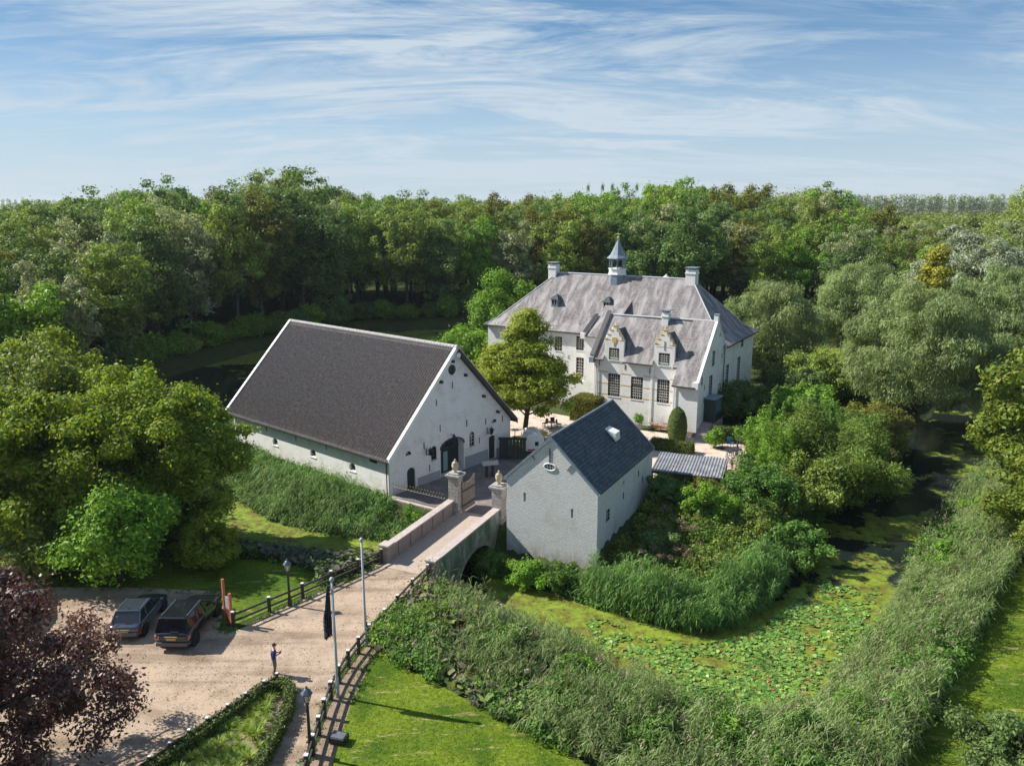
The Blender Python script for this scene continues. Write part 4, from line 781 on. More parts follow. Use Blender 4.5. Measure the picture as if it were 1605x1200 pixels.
# information table in the courtyard
it = empty('information_stand', (-2.0, 67.4, 0), math.radians(20), 'small two-legged stand with a pitched pale top in the courtyard', 'information stand')
for x in (-.28, .28): MB().box(x - .1, x + .1, -.12, .12, 0, 1.25).build('leg', M['iron'], it)
MB().prism([(-.75, -.45, 1.2), (-.75, .45, 1.2), (-.75, 0, 1.5)], (1.5, 0, 0)).build('top', mat('pale_green_board', (.30, .30, .24), (.42, .40, .33), .7, scale=5), it)

# ================================================================== lamps, flagpoles, sign, person
def street_lamp(x, y, h, rz, lbl):
    e = empty('street_lamp', (x, y, 0), rz, lbl, 'street lamp', 'old style lamp posts by the drive')
    m = MB(); m.lathe([(.13, 0), (.13, .5), (.09, .56), (.075, 1.0), (.06, h - .75), (.10, h - .7), (.04, h - .62)], (0, 0, 0), 12); m.build('post', M['iron'], e, smooth=False)
    m = MB(); m.lathe([(.10, 0), (.21, .40)], (0, 0, h - .6), 6); g = m.build('lantern_glass', M['lampglass'], e)
    m = MB()
    for i in range(6): a = PI / 3 * i; m.tube((.10 * math.cos(a), .10 * math.sin(a), h - .6), (.215 * math.cos(a), .215 * math.sin(a), h - .2), .014, n=5)
    m.build('lantern_frame', M['iron'], e)
    m = MB(); m.lathe([(.27, 0), (.25, .05), (.12, .2), (.05, .25), (.06, .3), (.02, .38)], (0, 0, h - .2), 6); m.build('lantern_roof', M['lamproof'], e)
M['lampglass'] = mat('lantern_glass', (.45, .42, .36), None, .15, spec=.8); M['lamproof'] = mat('blue_grey_lantern_roof', (.06, .085, .12), (.09, .12, .16), .45, scale=6)
street_lamp(-13.55, 44.05, 2.95, .3, 'black lamp post standing by the left fence near the moat'); street_lamp(-8.95, 30.6, 3.35, .1, 'black lamp post in the lower middle beside the right fence and paved path')
M['polegrey'] = mat('grey_painted_metal', (.36, .38, .40), (.44, .46, .48), .45, scale=2)
def flagpole(x, y, h, lbl, flag):
    e = empty('flagpole', (x, y, 0), 0, lbl, 'flagpole')
    MB().lathe([(.10, 0), (.085, .3), (.075, 1.5), (.055, h)], (0, 0, 0), 12).build('pole', M['polegrey'], e, smooth=True); MB().lathe([(.02, 0), (.10, .04), (.12, .13), (.08, .22), (.01, .26)], (0, 0, h), 12).build('top_knob', M['polegrey'], e, smooth=True)
    if flag:
        P = []; n = 14; m = MB(); rows = []
        for j in range(13):
            t = j / 12; z = h - .15 - t * 2.6; wd = .10 + .26 * min(1, t * 1.6) * (1 - .35 * max(0, t - .75) * 4 * .3); rows.append([(.12 + wd * (i / n) + .03 * math.sin(i * 2.4 + j * .5), .09 * math.sin(i * 1.9 + j * .35) * (.4 + t), z - (.25 * (i / n) if j == 12 else 0)) for i in range(n + 1)])
        for j in range(12):
            for i in range(n): m.quad(rows[j][i], rows[j][i + 1], rows[j + 1][i + 1], rows[j + 1][i])
        o = m.build('furled_flag', mat('dark_grey_flag', (.035, .038, .05), (.07, .07, .09), .9, scale=3), e, smooth=True); sm = o.modifiers.new('s', 'SOLIDIFY'); sm.thickness = .02; o.rotation_euler = (0, 0, math.radians(200)); 
    MB().box(.05, .12, -.04, .04, 1.2, 1.45).build('cleat', M['iron'], e)
flagpole(-8.65, 34.9, 6.25, 'nearer flagpole with a dark furled flag by the right fence', True); flagpole(-8.1, 39.6, 6.2, 'bare pale flagpole farther up the drive by the right fence', False)
sg = empty('signpost', (-16.5, 41.9, 0), math.radians(-40), 'rust orange signpost of two uprights with a grey panel beside the parked cars', 'sign')
M['rust'] = mat('rusty_orange_paint', (.50, .16, .07), (.38, .12, .06), .6, scale=5)
MB().box(-.42, -.30, -.07, .07, 0, 2.75).build('upright', M['rust'], sg); MB().box(.22, .36, -.07, .07, 0, 2.05).build('upright', M['rust'], sg)
MB().box(-.29, .21, -.03, .03, 1.0, 1.75).build('panel', mat('grey_sign_panel', (.30, .30, .33), (.40, .40, .44), .5, scale=4), sg); MB().box(-.29, .21, -.045, .045, .15, .98).build('lower_panel', mat('dark_brown_panel', (.12, .05, .035), None, .6), sg)
fl = empty('floodlight', (-7.9, 31.6, 0), math.radians(-15), 'square black floodlight box lying at the lawn edge by the fence', 'floodlight')
MB().box(-.38, .38, -.3, .3, .04, .34).build('housing', M['iron'], fl, bevel=.03); MB().box(-.3, .3, -.22, .22, .343, .35).build('glass', mat('floodlight_glass', (.12, .13, .15), None, .1, spec=.8), fl)

# ---- person: one skinned body, clothing follows as material zones; hair as child
def skinned(name, V, E_, R, mt, sub=2, root=0):
    me = bpy.data.meshes.new(name); me.from_pydata(V, E_, []); o = bpy.data.objects.new(name, me); COL.objects.link(o)
    sk = o.modifiers.new('s', 'SKIN'); sk.use_smooth_shade = True
    for i, r in enumerate(R): me.skin_vertices[0].data[i].radius = (r, r) if not isinstance(r, tuple) else r
    me.skin_vertices[0].data[root].use_root = True
    s = o.modifiers.new('u', 'SUBSURF'); s.levels = s.render_levels = sub
    bpy.context.view_layer.update(); dg = bpy.context.evaluated_depsgraph_get(); nm = bpy.data.meshes.new_from_object(o.evaluated_get(dg)); bpy.data.objects.remove(o)
    nm.name = name; o = bpy.data.objects.new(name, nm); COL.objects.link(o); nm.materials.clear()
    for q in mt: nm.materials.append(q)
    nm.polygons.foreach_set('use_smooth', [True] * len(nm.polygons)); return o
skin = mat('skin', (.55, .33, .24), None, .5); navy = mat('navy_shirt', (.035, .045, .17), (.05, .06, .22), .8, scale=8); olive = mat('olive_trousers', (.13, .12, .08), (.18, .16, .11), .85, scale=8); shoe = mat('pale_shoes', (.45, .45, .45), None, .6); hairm = mat('dark_hair', (.03, .02, .018), None, .6)
# local frame: faces +x ; z up
V = [(0, 0, .96), (0, 0, 1.12), (.01, 0, 1.30), (.02, 0, 1.46), (.045, 0, 1.56), (.07, 0, 1.66), (.075, 0, 1.76)]
R = [(.16, .13), (.15, .12), (.18, .13), (.17, .11), .055, .085, .08]
E_ = [(i, i + 1) for i in range(6)]
def limb(root, pts, rs):
    k = root
    for p, r in zip(pts, rs): V.append(p); R.append(r); E_.append((k, len(V) - 1)); k = len(V) - 1
    return k
limb(0, [(.02, .11, .88), (.06, .12, .50), (.0, .13, .09), (.13, .14, .045), (.2, .14, .035)], [.10, .068, .05, .045, .035]); limb(0, [(.0, -.11, .88), (.03, -.12, .50), (-.06, -.13, .09), (.06, -.14, .045), (.13, -.14, .035)], [.10, .068, .05, .045, .035])
HANDS = []
for s in (1, -1):
    limb(3, [(.02, s * .19, 1.42), (.0, s * .24, 1.16), (.19, s * .13, 1.20), (.27, s * .10, 1.24)], [.07, .05, .036, .036]); base = len(V) - 1
    for f, dy in enumerate((-.03, -.01, .01, .03)): limb(base, [(.32, s * .10 + dy, 1.25), (.35, s * .085 + dy * .9, 1.235 + .004 * f)], [.011, .009])
    limb(base, [(.29, s * .065, 1.265), (.32, s * .05, 1.275)], [.012, .01])
pe = skinned('person', V, E_, R, [skin, navy, olive, shoe])
nose = []
for p in pe.data.polygons:
    c = p.center
    if c.z < .085: p.material_index = 3
    elif c.z < .98: p.material_index = 2
    elif c.z < 1.49 and not (c.x > .09 and abs(c.y) > .06 and c.x > .1 and c.z < 1.32) : p.material_index = 1
tag(pe, 'person in navy shirt and olive trousers standing on the gravel holding a small controller', 'person'); pe.location = (-12.35, 36.8, .012); pe.rotation_euler = (0, 0, math.radians(15))
me = bpy.data.meshes.new('hair'); bm = bmesh.new(); bmesh.ops.create_uvsphere(bm, u_segments=16, v_segments=10, radius=1)
for v in list(bm.verts):
    if v.co.z < -.15 and v.co.x > -.3: bm.verts.remove(v)
for v in bm.verts: v.co = Vector((v.co.x * .105 + .055, v.co.y * .092, v.co.z * .105 + 1.735))
bm.to_mesh(me); bm.free(); h = link('hair', me, hairm, pe, smooth=True); sm = h.modifiers.new('s', 'SOLIDIFY'); sm.thickness = .012
m = MB(); m.lathe([(.012, -.03), (.02, 0), (.008, .03)], (.165, 0, 1.70), 6); m.build('nose', skin, pe); m = MB()
for s in (-1, 1): MB().lathe([(.004, -.012), (.013, 0), (.004, .012)], (.145, s * .033, 1.735), 6).build('eye', hairm, pe); MB().lathe([(.01, -.03), (.02, 0), (.012, .03)], (.065, s * .088, 1.71), 6).build('ear', skin, pe)
MB().box(.145, .152, -.025, .025, 1.652, 1.662).build('mouth', mat('lips', (.35, .12, .1), None, .5), pe)
rc = empty('remote_controller', (-12.35, 36.8, .012), math.radians(15), 'small dark remote controller with a screen held by the person', 'controller'); 
MB().box(.29, .39, -.11, .11, 1.245, 1.285).build('body', M['iron'], rc, bevel=.012); MB().hexa([(.37, -.08, 1.29), (.38, -.08, 1.29), (.38, .08, 1.29), (.37, .08, 1.29), (.42, -.08, 1.39), (.43, -.08, 1.39), (.43, .08, 1.39), (.42, .08, 1.39)]).build('screen', M['glass'], rc)

# ================================================================== post and rail fences
def fence(pts, lbl, every=None, rails=(.42, .82), h=1.0, pr=.085, caps=True):
    P = [Vector((x, y, 0)) for x, y in pts]; e = empty('post_and_rail_fence', P[0], 0, lbl, 'fence')
    for p in P:
        q = p - P[0]; o = MB().box(q.x - pr, q.x + pr, q.y - pr, q.y + pr, -.3, h).build('post', M['wood_dark'], e)
        if caps: MB().box(q.x - pr - .01, q.x + pr + .01, q.y - pr - .01, q.y + pr + .01, h + .002, h + .05).build('post_cap', M['postcap'], o)
    for z in rails:
        for a, b in zip(P[:-1], P[1:]):
            a_, b_ = a - P[0], b - P[0]; d = (b_ - a_).normalized(); n_ = Vector((-d.y, d.x, 0)) * .035; a2 = a_ + d * (pr - .02); b2 = b_ - d * (pr - .02)
            MB().hexa([a2 - n_ + Vector((0, 0, z - .06)), b2 - n_ + Vector((0, 0, z - .06)), b2 + n_ + Vector((0, 0, z - .06)), a2 + n_ + Vector((0, 0, z - .06)), a2 - n_ + Vector((0, 0, z + .06)), b2 - n_ + Vector((0, 0, z + .06)), b2 + n_ + Vector((0, 0, z + .06)), a2 + n_ + Vector((0, 0, z + .06))]).build('rail', M['wood_dark'], e)
fence([(-16.1, 41.5), (-14.55, 43.25), (-13.0, 45.0), (-11.6, 46.7), (-10.2, 48.4), (-8.9, 50.0)], 'dark post and rail fence on the left of the drive from signpost to bridge')
fence([(-5.5, 47.6), (-6.25, 45.6), (-6.9, 43.5), (-7.4, 41.8), (-8.0, 40.1), (-8.35, 38.8), (-8.65, 37.5), (-8.85, 36.1), (-8.95, 34.7), (-8.95, 33.3), (-8.9, 32.0), (-8.85, 30.7), (-8.8, 29.4), (-8.8, 28.1)], 'long dark post and rail fence between the drive and the lawn')
fence([(-11.9, 35.75), (-12.35, 35.1), (-12.95, 34.1), (-13.5, 33.2), (-14.1, 32.2), (-14.6, 31.35), (-15.1, 30.5), (-15.6, 29.6), (-16.1, 28.7)], 'low dark fence along the hedge of the planted bed', rails=(.62,), h=.78, pr=.06)

# ================================================================== cars
def carbody(stations, name, mt, parent, sub=1):
    rows = []
    for (x, pts) in stations: rows.append([(x, y, z) for y, z in pts] + [(x, -y, z) for y, z in reversed(pts) if y > 1e-6])
    m = MB(); k = len(rows[0]); m.v = [p for r in rows for p in r]
    for j in range(len(rows) - 1):
        for i in range(k): q = (i + 1) % k; m.f.append((j * k + i, j * k + q, (j + 1) * k + q, (j + 1) * k + i))
    m.f.append(tuple(range(k))); m.f.append(tuple(range((len(rows) - 1) * k, len(rows) * k))[::-1])
    o = m.build(name, mt, parent); 
    if sub: s = o.modifiers.new('s', 'SUBSURF'); s.levels = s.render_levels = sub
    o.data.polygons.foreach_set('use_smooth', [True] * len(o.data.polygons)); return o
def car(x, y, rz, lbl, paint, Lc, Wc, Hc, suv, group='cars parked on the gravel drive'):
    """local: +x = front; origin at the rear axle centre line, rear bumper at x=0"""
    e = empty('parked_car', (x, y, .012), rz, lbl, 'car', group); h = Wc / 2; belt = Hc * (.60 if suv else .62); gc = .26
    def lower(w_, zb, zt): return [(w_ * .90, zb), (w_, zb + .18), (w_ * 1.0, zt - .22), (w_ * .95, zt - .03), (w_ * .86, zt), (0, zt + .02)]
    hood = belt - (.06 if suv else .12)
    st = [(.0, lower(h * .86, gc + .18, belt - .18)), (.06, lower(h * .93, gc + .06, belt - .04)), (.35, lower(h * .99, gc, belt)), (1.0, lower(h, gc, belt)), (Lc * .5, lower(h, gc, belt)), (Lc * .70, lower(h, gc, belt - .02)), (Lc * .82, lower(h * .98, gc, hood)), (Lc * .93, lower(h * .94, gc, hood - .08)), (Lc - .05, lower(h * .86, gc + .06, hood - .2)), (Lc, lower(h * .8, gc + .16, hood - .32))]
    body = carbody(st, 'body', paint, e, 1)
    # greenhouse glass
    rt = Hc - .05; xr = .22 if suv else .45; xf = Lc * .70
    b = [(xr - .08, belt - .03), (xr + (.24 if suv else .42), rt), (Lc * .50, rt), (xf + .1, belt - .03)]
    def ring(x, z, w_): return (x, w_, z)
    m = MB(); wb, wt = h * .90, h * .74
    m.hexa([(b[0][0], -wb, b[0][1]), (b[3][0], -wb, b[3][1]), (b[3][0], wb, b[3][1]), (b[0][0], wb, b[0][1]), (b[1][0], -wt, b[1][1]), (b[2][0], -wt, b[2][1]), (b[2][0], wt, b[2][1]), (b[1][0], wt, b[1][1])]); m.build('windows', M['carglass'], e)
    m = MB(); m.hexa([(b[1][0] - .10, -wt - .04, rt - .005), (b[2][0] + .06, -wt - .03, rt - .005), (b[2][0] + .06, wt + .03, rt - .005), (b[1][0] - .10, wt + .04, rt - .005), (b[1][0] - .02, -wt + .08, Hc), (b[2][0] - .06, -wt + .08, Hc - .01), (b[2][0] - .06, wt - .08, Hc - .01), (b[1][0] - .02, wt - .08, Hc)]); rf = m.build('roof', paint, e, bevel=.015)
    if suv: m = MB(); m.box(b[1][0] + .5, b[2][0] - .25, -wt + .22, wt - .22, Hc - .004, Hc + .006); m.build('sunroof', M['carglass'], rf)
    for s in (-1, 1):
        m = MB(); m.tube((b[1][0] + .1, s * (wt - .04), Hc + .02), (b[2][0] - .1, s * (wt - .04), Hc + .02), .022, n=6); m.build('roof_rail', M['chrome'], rf)
        for (xa, za, xb, zb) in ((b[0][0], b[0][1], b[1][0], b[1][1]), (Lc * .30, belt - .03, Lc * .31, rt), (Lc * .50, belt - .03, Lc * .47, rt), (b[3][0], b[3][1], b[2][0], b[2][1])):
            m = MB(); m.tube((xa, s * (wb + .004), za), (xb, s * (wt + .01), zb), .045, n=6); m.build('pillar', paint, e)
        MB().box(xf - .25, xf - .05, s * (h + .02) - .02 + (s * .09) - .07, s * (h + .02) + .02 + (s * .09) + .05, belt + .0, belt + .16).build('mirror', paint, e, bevel=.03)
        m = MB(); m.hexa([(-.012, s * h * .80 - .13, belt - .42), (.10, s * h * .86 - .07, belt - .42), (.30, s * h * .965 - .01, belt - .40), (.05, s * h * .965 + .0, belt - .42), (-.012 + .03, s * h * .80 - .13, belt - .16), (.12, s * h * .86 - .07, belt - .16), (.30, s * h * .965 - .01, belt - .16), (.06, s * h * .955, belt - .18)]); m.build('tail_light', M['taillight'] if not suv else M['taillight2'], e, bevel=.01)
        for xx in (.85 if suv else .8, Lc - (.95)):
            wh = empty('wheel', (xx, s * (h - .12), .37 if suv else .33)); wh.parent = e; r = .37 if suv else .33
            m = MB(); prof = [(r * .66, -.11), (r * .95, -.12), (r, -.07), (r, .07), (r * .95, .12), (r * .66, .11)]
            k = MB(); k.lathe(prof, (0, 0, 0), 24); k.v = [(a, c, b_) for a, b_, c in k.v]; k.build('tyre', M['tyre'], wh)
            k = MB(); k.lathe([(r * .66, .09), (r * .60, .10), (r * .55, .05), (.08, .05), (.05, .09)], (0, 0, 0), 24); k.v = [(a, s * c, b_) for a, b_, c in k.v]; k.build('rim', M['rim'], wh)
            sp = MB()
            for q in range(5): a = q * 2 * PI / 5; sp.tube((.05 * math.cos(a), s * .09, .05 * math.sin(a)), (r * .6 * math.cos(a), s * .10, r * .6 * math.sin(a)), .03, n=5)
            sp.build('spokes', M['rim'], wh)
            m = MB(); m.lathe([(r + .07, -.16), (r + .07, .155)], (0, 0, 0), 20); m.v = [(a + xx, c + s * (h - .14), b_ + (.37 if suv else .33)) for a, b_, c in m.v]; m.build('wheel_arch', M['tyre'], e)
    MB().box(-.03, .06, -.26, .26, belt - .40, belt - .28).build('number_plate', M['plate'], e)
    m = MB(); m.hexa([(-.07, -h * .84, gc + .10), (.3, -h * .96, gc + .10), (.3, h * .96, gc + .10), (-.07, h * .84, gc + .10), (-.07, -h * .84, gc + .33), (.3, -h * .97, gc + .30), (.3, h * .97, gc + .30), (-.07, h * .84, gc + .33)]); m.build('bumper', M['bumper'], e, bevel=.03)
    MB().box(-.035, .03, -.35, .35, belt - .22, belt - .17).build('trim_strip', M['chrome'], e)
    m = MB(); m.tube((b[1][0] + .15, 0, Hc), (b[1][0] + .02, 0, Hc + .12), .02, .008, 6); m.build('aerial', M['iron'], rf)
    m = MB(); m.box(b[0][0] - .05, b[0][0] + .0, -.38, .05, belt + .02, belt + .05); m.build('wiper', M['iron'], e)
    return e
def paintm(n, c, r=.22): m, nt, b, o = newmat(n); b.inputs['Base Color'].default_value = (*c, 1); b.inputs['Metallic'].default_value = .55; b.inputs['Roughness'].default_value = r; b.inputs['Coat Weight'].default_value = .8; return m
M['carglass'] = mat('car_glass', (.01, .014, .02), None, .06, spec=.9); M['chrome'] = mat('chrome_trim', (.5, .5, .52), None, .25, metal=.9); M['tyre'] = mat('tyre_rubber', (.012, .012, .012), None, .8); M['rim'] = mat('alloy_rim', (.35, .36, .38), None, .35, metal=.8)
M['taillight'] = mat('red_tail_light', (.40, .02, .04), None, .2, spec=.8); M['taillight2'] = mat('pale_red_tail_light', (.42, .16, .14), None, .2, spec=.8); M['plate'] = mat('yellow_number_plate', (.62, .38, .02), None, .5); M['bumper'] = mat('grey_bumper', (.10, .10, .11), None, .5)
car(-18.6, 38.95, math.radians(88), 'black tall off-road car with panoramic roof, rear towards the viewer', paintm('black_paint', (.02, .024, .03)), 4.95, 2.0, 1.85, True)
car(-21.7, 39.95, math.radians(92), 'dark grey estate car with red tail lights left of the black car', paintm('grey_paint', (.07, .09, .115)), 4.5, 1.78, 1.52, False)
car(-28.8, 40.6, math.radians(100), 'silver blue car mostly hidden under the copper beech', paintm('silver_paint', (.36, .42, .48)), 4.4, 1.8, 1.55, False)

# ================================================================== courtyard furniture
cv = empty('caravan', (2.0, 74.7, 0), math.radians(10), 'small white caravan parked behind the green screen', 'caravan')
m = MB(); P = [(-.9, .45), (-.95, 1.2), (-.85, 1.9), (-.5, 2.15), (.5, 2.15), (.85, 1.9), (.95, 1.2), (.9, .45)]; m.prism([(x, -1.3, z) for x, z in P], (0, 2.6, 0)); m.build('body', M['whitepaint'], cv, bevel=.08)
MB().box(.0, .35, -1.33, -1.302, 1.0, 1.4).build('rear_window', M['glass'], cv)
MB().box(-.7, .7, -1.32, -1.302, .55, .68).build('light_bar', M['taillight'], cv)
for s in (-1, 1): k = MB(); k.lathe([(.2, -.08), (.3, -.08), (.3, .08), (.2, .08)], (0, 0, 0), 16); k.v = [(c + s * .8, a, b_ + .3) for a, b_, c in k.v]; k.build('wheel', M['tyre'], cv)
M['cone'] = mat('dark_green_boards', (.02, .045, .03), (.035, .06, .035), .7, scale=6)
gs = empty('board_screen', (-1.2, 72.4, 0), math.radians(-4), 'dark green boarded screen between the barn corner and the caravan', 'screen')
MB().box(0, .9, -.04, .04, 0, 2.1).build('door_panel', M['darkgreen'], gs); 
for k in range(5): MB().box(.95 + k * .32, 1.24 + k * .32, -.04, .04, 0, 2.1).build('board', M['cone'], gs)
MB().box(-.1, 2.6, .05, .12, 1.9, 2.15).build('top_rail', M['wood_dark'], gs)
def chair(x, y, rz, lbl, mt='iron', grp='terrace chairs'):
    e = empty('chair', (x, y, .02), rz, lbl, 'chair', grp)
    for i in (-.2, .2):
        for j in (-.2, .2): MB().tube((i, j, 0), (i * .95, j * .95, .45), .02, n=5).build('leg', M[mt], e)
    MB().box(-.24, .24, -.24, .24, .45, .49).build('seat', M[mt], e); MB().hexa([(-.24, .2, .5), (.24, .2, .5), (.24, .24, .5), (-.24, .24, .5), (-.24, .28, .95), (.24, .28, .95), (.24, .32, .95), (-.24, .32, .95)]).build('backrest', M[mt], e)
    return e
def table(x, y, r, lbl, mt='iron', grp='terrace tables'):
    e = empty('table', (x, y, .02), 0, lbl, 'table', grp); MB().lathe([(r, 0), (r, .04)], (0, 0, .72), 20).build('table_top', M[mt], e); MB().lathe([(.3, 0), (.04, .05), (.04, .72)], (0, 0, 0), 10).build('pedestal', M['iron'], e)
M['blue'] = mat('blue_plastic', (.04, .22, .42), None, .5); M['wood'] = mat('brown_timber', (.22, .13, .08), (.32, .2, .13), .8, scale=6); M['yellowcloth'] = mat('yellow_top', (.65, .48, .08), None, .6)
table(4.3, 82.8, .45, 'round dark table on the terrace under the courtyard tree', grp=None); chair(5.1, 83.0, 1.2, 'dark chair right of the round table on the terrace'); chair(3.6, 83.3, -1.0, 'dark chair left of the round table under the tree'); chair(4.5, 83.7, .2, 'dark chair behind the round table on the terrace')
table(3.2, 78.6, .55, 'low round yellow-topped table near the caravan', 'yellowcloth', grp=None); table(.3, 79.8, .5, 'round pale table left of the courtyard tree', 'whitepaint', grp=None)
chair(22.0, 76.2, .4, 'blue chair beside the bicycles near the castle steps', 'blue', None); table(21.0, 75.7, .5, 'round dark table beside the blue chair', grp=None)
# stacked picnic furniture / logs against the wing
lp = empty('timber_stack', (16.2, 82.1, 0), math.radians(-30), 'untidy stack of reddish brown timber against the white castle wing', 'timber')
for k in range(16):
    a = RNG.uniform(-.5, .5); cx_, cz = RNG.uniform(-1.1, 1.1), .12 + (k // 5) * .22; l_ = RNG.uniform(.7, 1.1); m = MB(); dx, dy = math.cos(a) * l_ / 1.3, math.sin(a) * l_ / 1.3
    m.tube((cx_ - dx, RNG.uniform(-.3, .3) - dy, cz), (cx_ + dx, RNG.uniform(-.3, .3) + dy, cz + RNG.uniform(-.05, .2)), .09, .08, 8); m.build('log', M['redwood'] if 'redwood' in M else M['wood'], lp)
pt = empty('plant_pot', (13.7, 82.6, 0), 0, 'grey stone pot with a green plant beside the timber stack', 'plant pot'); MB().lathe([(.3, 0), (.45, .7), (.5, .75), (.42, .78)], (0, 0, 0), 14).build('pot', M['pier'], pt)
# bicycle shelters
def shelter(x, y, rz, lx, ly, h, lbl, post=True):
    e = empty('bicycle_shelter', (x, y, 0), rz, lbl, 'shelter'); m = MB(); n = int(lx / .25)
    for k in range(n):
        x0 = k * lx / n; x1 = x0 + lx / n; xm = (x0 + x1) / 2; t = .02
        for (a, b, za, zb) in ((x0, x0 + .08, .0, .06), (x0 + .08, x0 + .16, .06, .0), (x0 + .16, x1, .0, .0)): m.hexa([(a, 0, h + za), (b, 0, h + zb), (b, ly, h + zb + .18), (a, ly, h + za + .18), (a, 0, h + za + t), (b, 0, h + zb + t), (b, ly, h + zb + .18 + t), (a, ly, h + za + .18 + t)])
    m.build('corrugated_roof', M['zinc'], e); MB().box(-.05, lx + .05, -.08, -.01, h - .18, h + .02).build('fascia', M['wood_dark'], e)
    for i in (.1, lx / 2, lx - .1):
        for j in (.1, ly - .1): MB().box(i - .06, i + .06, j - .06, j + .06, 0, h - .01 + (.17 if j > 1 else 0)).build('post', M['wood_dark'], e)
M['zinc'] = mat('corrugated_zinc', (.15, .15, .17), (.28, .28, .30), .6, scale=1.2)
shelter(11.75, 63.6, math.radians(-20), 5.9, 4.8, 1.9, 'long low bicycle shelter with ribbed grey roof behind the gatehouse'); shelter(21.7, 73.4, math.radians(-58), 2.6, 1.9, 1.8, 'small pale flat canopy right of the bicycles')
# bicycles
def bicycle(x, y, rz, lean, lbl):
    e = empty('bicycle', (x, y, .02), rz, lbl, 'bicycle', 'bicycles parked on the terrace'); e.rotation_euler = (lean, 0, rz)
    for wx in (-.53, .53):
        MB().ring((wx, 0, .34), .32, .025, 'y', 20, 6).build('wheel', M['tyre'], e)
        s = MB(); [s.tube((wx, 0, .34), (wx + .31 * math.cos(a), 0, .34 + .31 * math.sin(a)), .005, n=4, cap=False) for a in np.linspace(0, 2 * PI, 10)[:-1]]; s.build('spokes', M['rim'], e)
    f = MB(); A, B_, C_, D_ = (-.53, 0, .34), (-.12, 0, .30), (-.22, 0, .85), (.38, 0, .86)
    for p, q in ((A, B_), (A, C_), (B_, C_), (C_, (.36, 0, .80)), (B_, (.40, 0, .70)), (D_, (.53, 0, .34)), (D_, (.34, 0, 1.02))): f.tube(p, q, .018, n=5)
    f.build('frame', M['iron'], e); MB().path([(.22, -.3, 1.03), (.34, -.1, 1.03), (.34, .1, 1.03), (.22, .3, 1.03)], .015, 5).build('handlebar', M['rim'], e)
    MB().hexa([(-.38, -.09, .93), (-.12, -.03, .93), (-.12, .03, .93), (-.38, .09, .93), (-.38, -.08, .97), (-.12, -.02, .97), (-.12, .02, .97), (-.38, .08, .97)]).build('saddle', M['iron'], e); MB().tube((-.22, 0, .85), (-.25, 0, .94), .015, n=5).build('seat_post', M['rim'], e); return e
bk = bicycle(19.8, 69.6, 1.2, .08, 'dark bicycle in the row behind the long shelter')
for i in range(1, 11):
    c = copy_tree(bk); r_, k = divmod(i, 6); c.location = (19.8 + k * .62 + r_ * .7, 69.6 + k * .50 + r_ * 2.0, .02); c.rotation_euler = (.08 + RNG.uniform(-.05, .1), 0, 1.2 + RNG.uniform(-.2, .2) + r_ * .5)
    if r_ == 1: c['label'] = 'dark bicycle in the far cluster by the small canopy'
# far house roof in the trees and distant tree line
fh = empty('farmhouse', (268, 470, 0), .3, 'distant pale farmhouse half hidden in trees near the right horizon', 'house'); MB().box(-9, 9, -5, 5, 0, 7).build('wall', M['whitepaint'], fh)
MB().prism([(-9.5, -5.5, 7), (-9.5, 5.5, 7), (-9.5, 0, 12)], (19, 0, 0)).build('roof', mat('pale_roof', (.45, .42, .42), (.55, .5, .5), .7, scale=.5), fh)
for x in (-5, 0, 5): MB().box(x - .7, x + .7, -5.05, -5.01, 3, 5).build('window', M['glass'], fh)
# ================================================================== vegetation
LM = {}
LM['oak'] = leafmat('oak_leaves', [(0.082, 0.147, 0.031), (0.165, 0.246, 0.043), (0.261, 0.344, 0.065), (0.138, 0.209, 0.049)], hv=.10)
LM['oakdark'] = leafmat('dark_oak_leaves', [(0.063, 0.122, 0.041), (0.113, 0.192, 0.056), (0.185, 0.267, 0.078)], hv=.10)
LM['grey'] = leafmat('grey_green_leaves', [(0.159, 0.202, 0.105), (0.251, 0.295, 0.157), (0.369, 0.390, 0.220)], hv=.08)
LM['olive'] = leafmat('olive_leaves', [(.085, .105, .022), (.15, .17, .032), (.21, .21, .045), (.12, .14, .03)], hv=.05)
LM['bright'] = leafmat('bright_green_leaves', [(0.092, 0.200, 0.022), (0.154, 0.293, 0.031), (0.246, 0.400, 0.054)], hv=.06)
LM['walnut'] = leafmat('yellow_green_leaves', [(.08, .15, .016), (.15, .24, .025), (.23, .31, .035), (.28, .32, .04)], hv=.03, trans=.42, patch=.3)
LM['willow'] = leafmat('willow_leaves', [(.13, .20, .07), (.21, .29, .11), (.30, .37, .18), (.16, .23, .08)], hv=.04, trans=.35, patch=.3)
LM['silver'] = leafmat('silver_leaves', [(.16, .21, .12), (.26, .31, .20), (.40, .44, .34), (.18, .24, .12)], hv=.02)
LM['yellow'] = leafmat('yellow_leaves', [(.24, .26, .04), (.38, .36, .05), (.16, .21, .03), (.44, .38, .06)], hv=0)
LM['beech'] = leafmat('copper_beech_leaves', [(.055, .018, .02), (.11, .034, .036), (.19, .07, .07), (.07, .04, .03), (.24, .13, .12), (.10, .09, .03)], hv=.02, trans=.2, spec=.4, rough=.45)
LM['box'] = leafmat('boxwood_leaves', [(0.056, 0.091, 0.017), (0.098, 0.140, 0.028), (0.140, 0.182, 0.042)], hv=.02, trans=.1)
LM['nettle'] = leafmat('herb_leaves', [(.05, .12, .02), (.09, .19, .03), (.15, .27, .05), (.12, .19, .06)], patch=.35, hv=.04)
LM['reed'] = leafmat('reed_blades', [(.075, .14, .035), (.13, .22, .06), (.21, .30, .10), (.32, .35, .18), (.10, .17, .045)], patch=.5, trans=.35, spec=.08, hv=0)
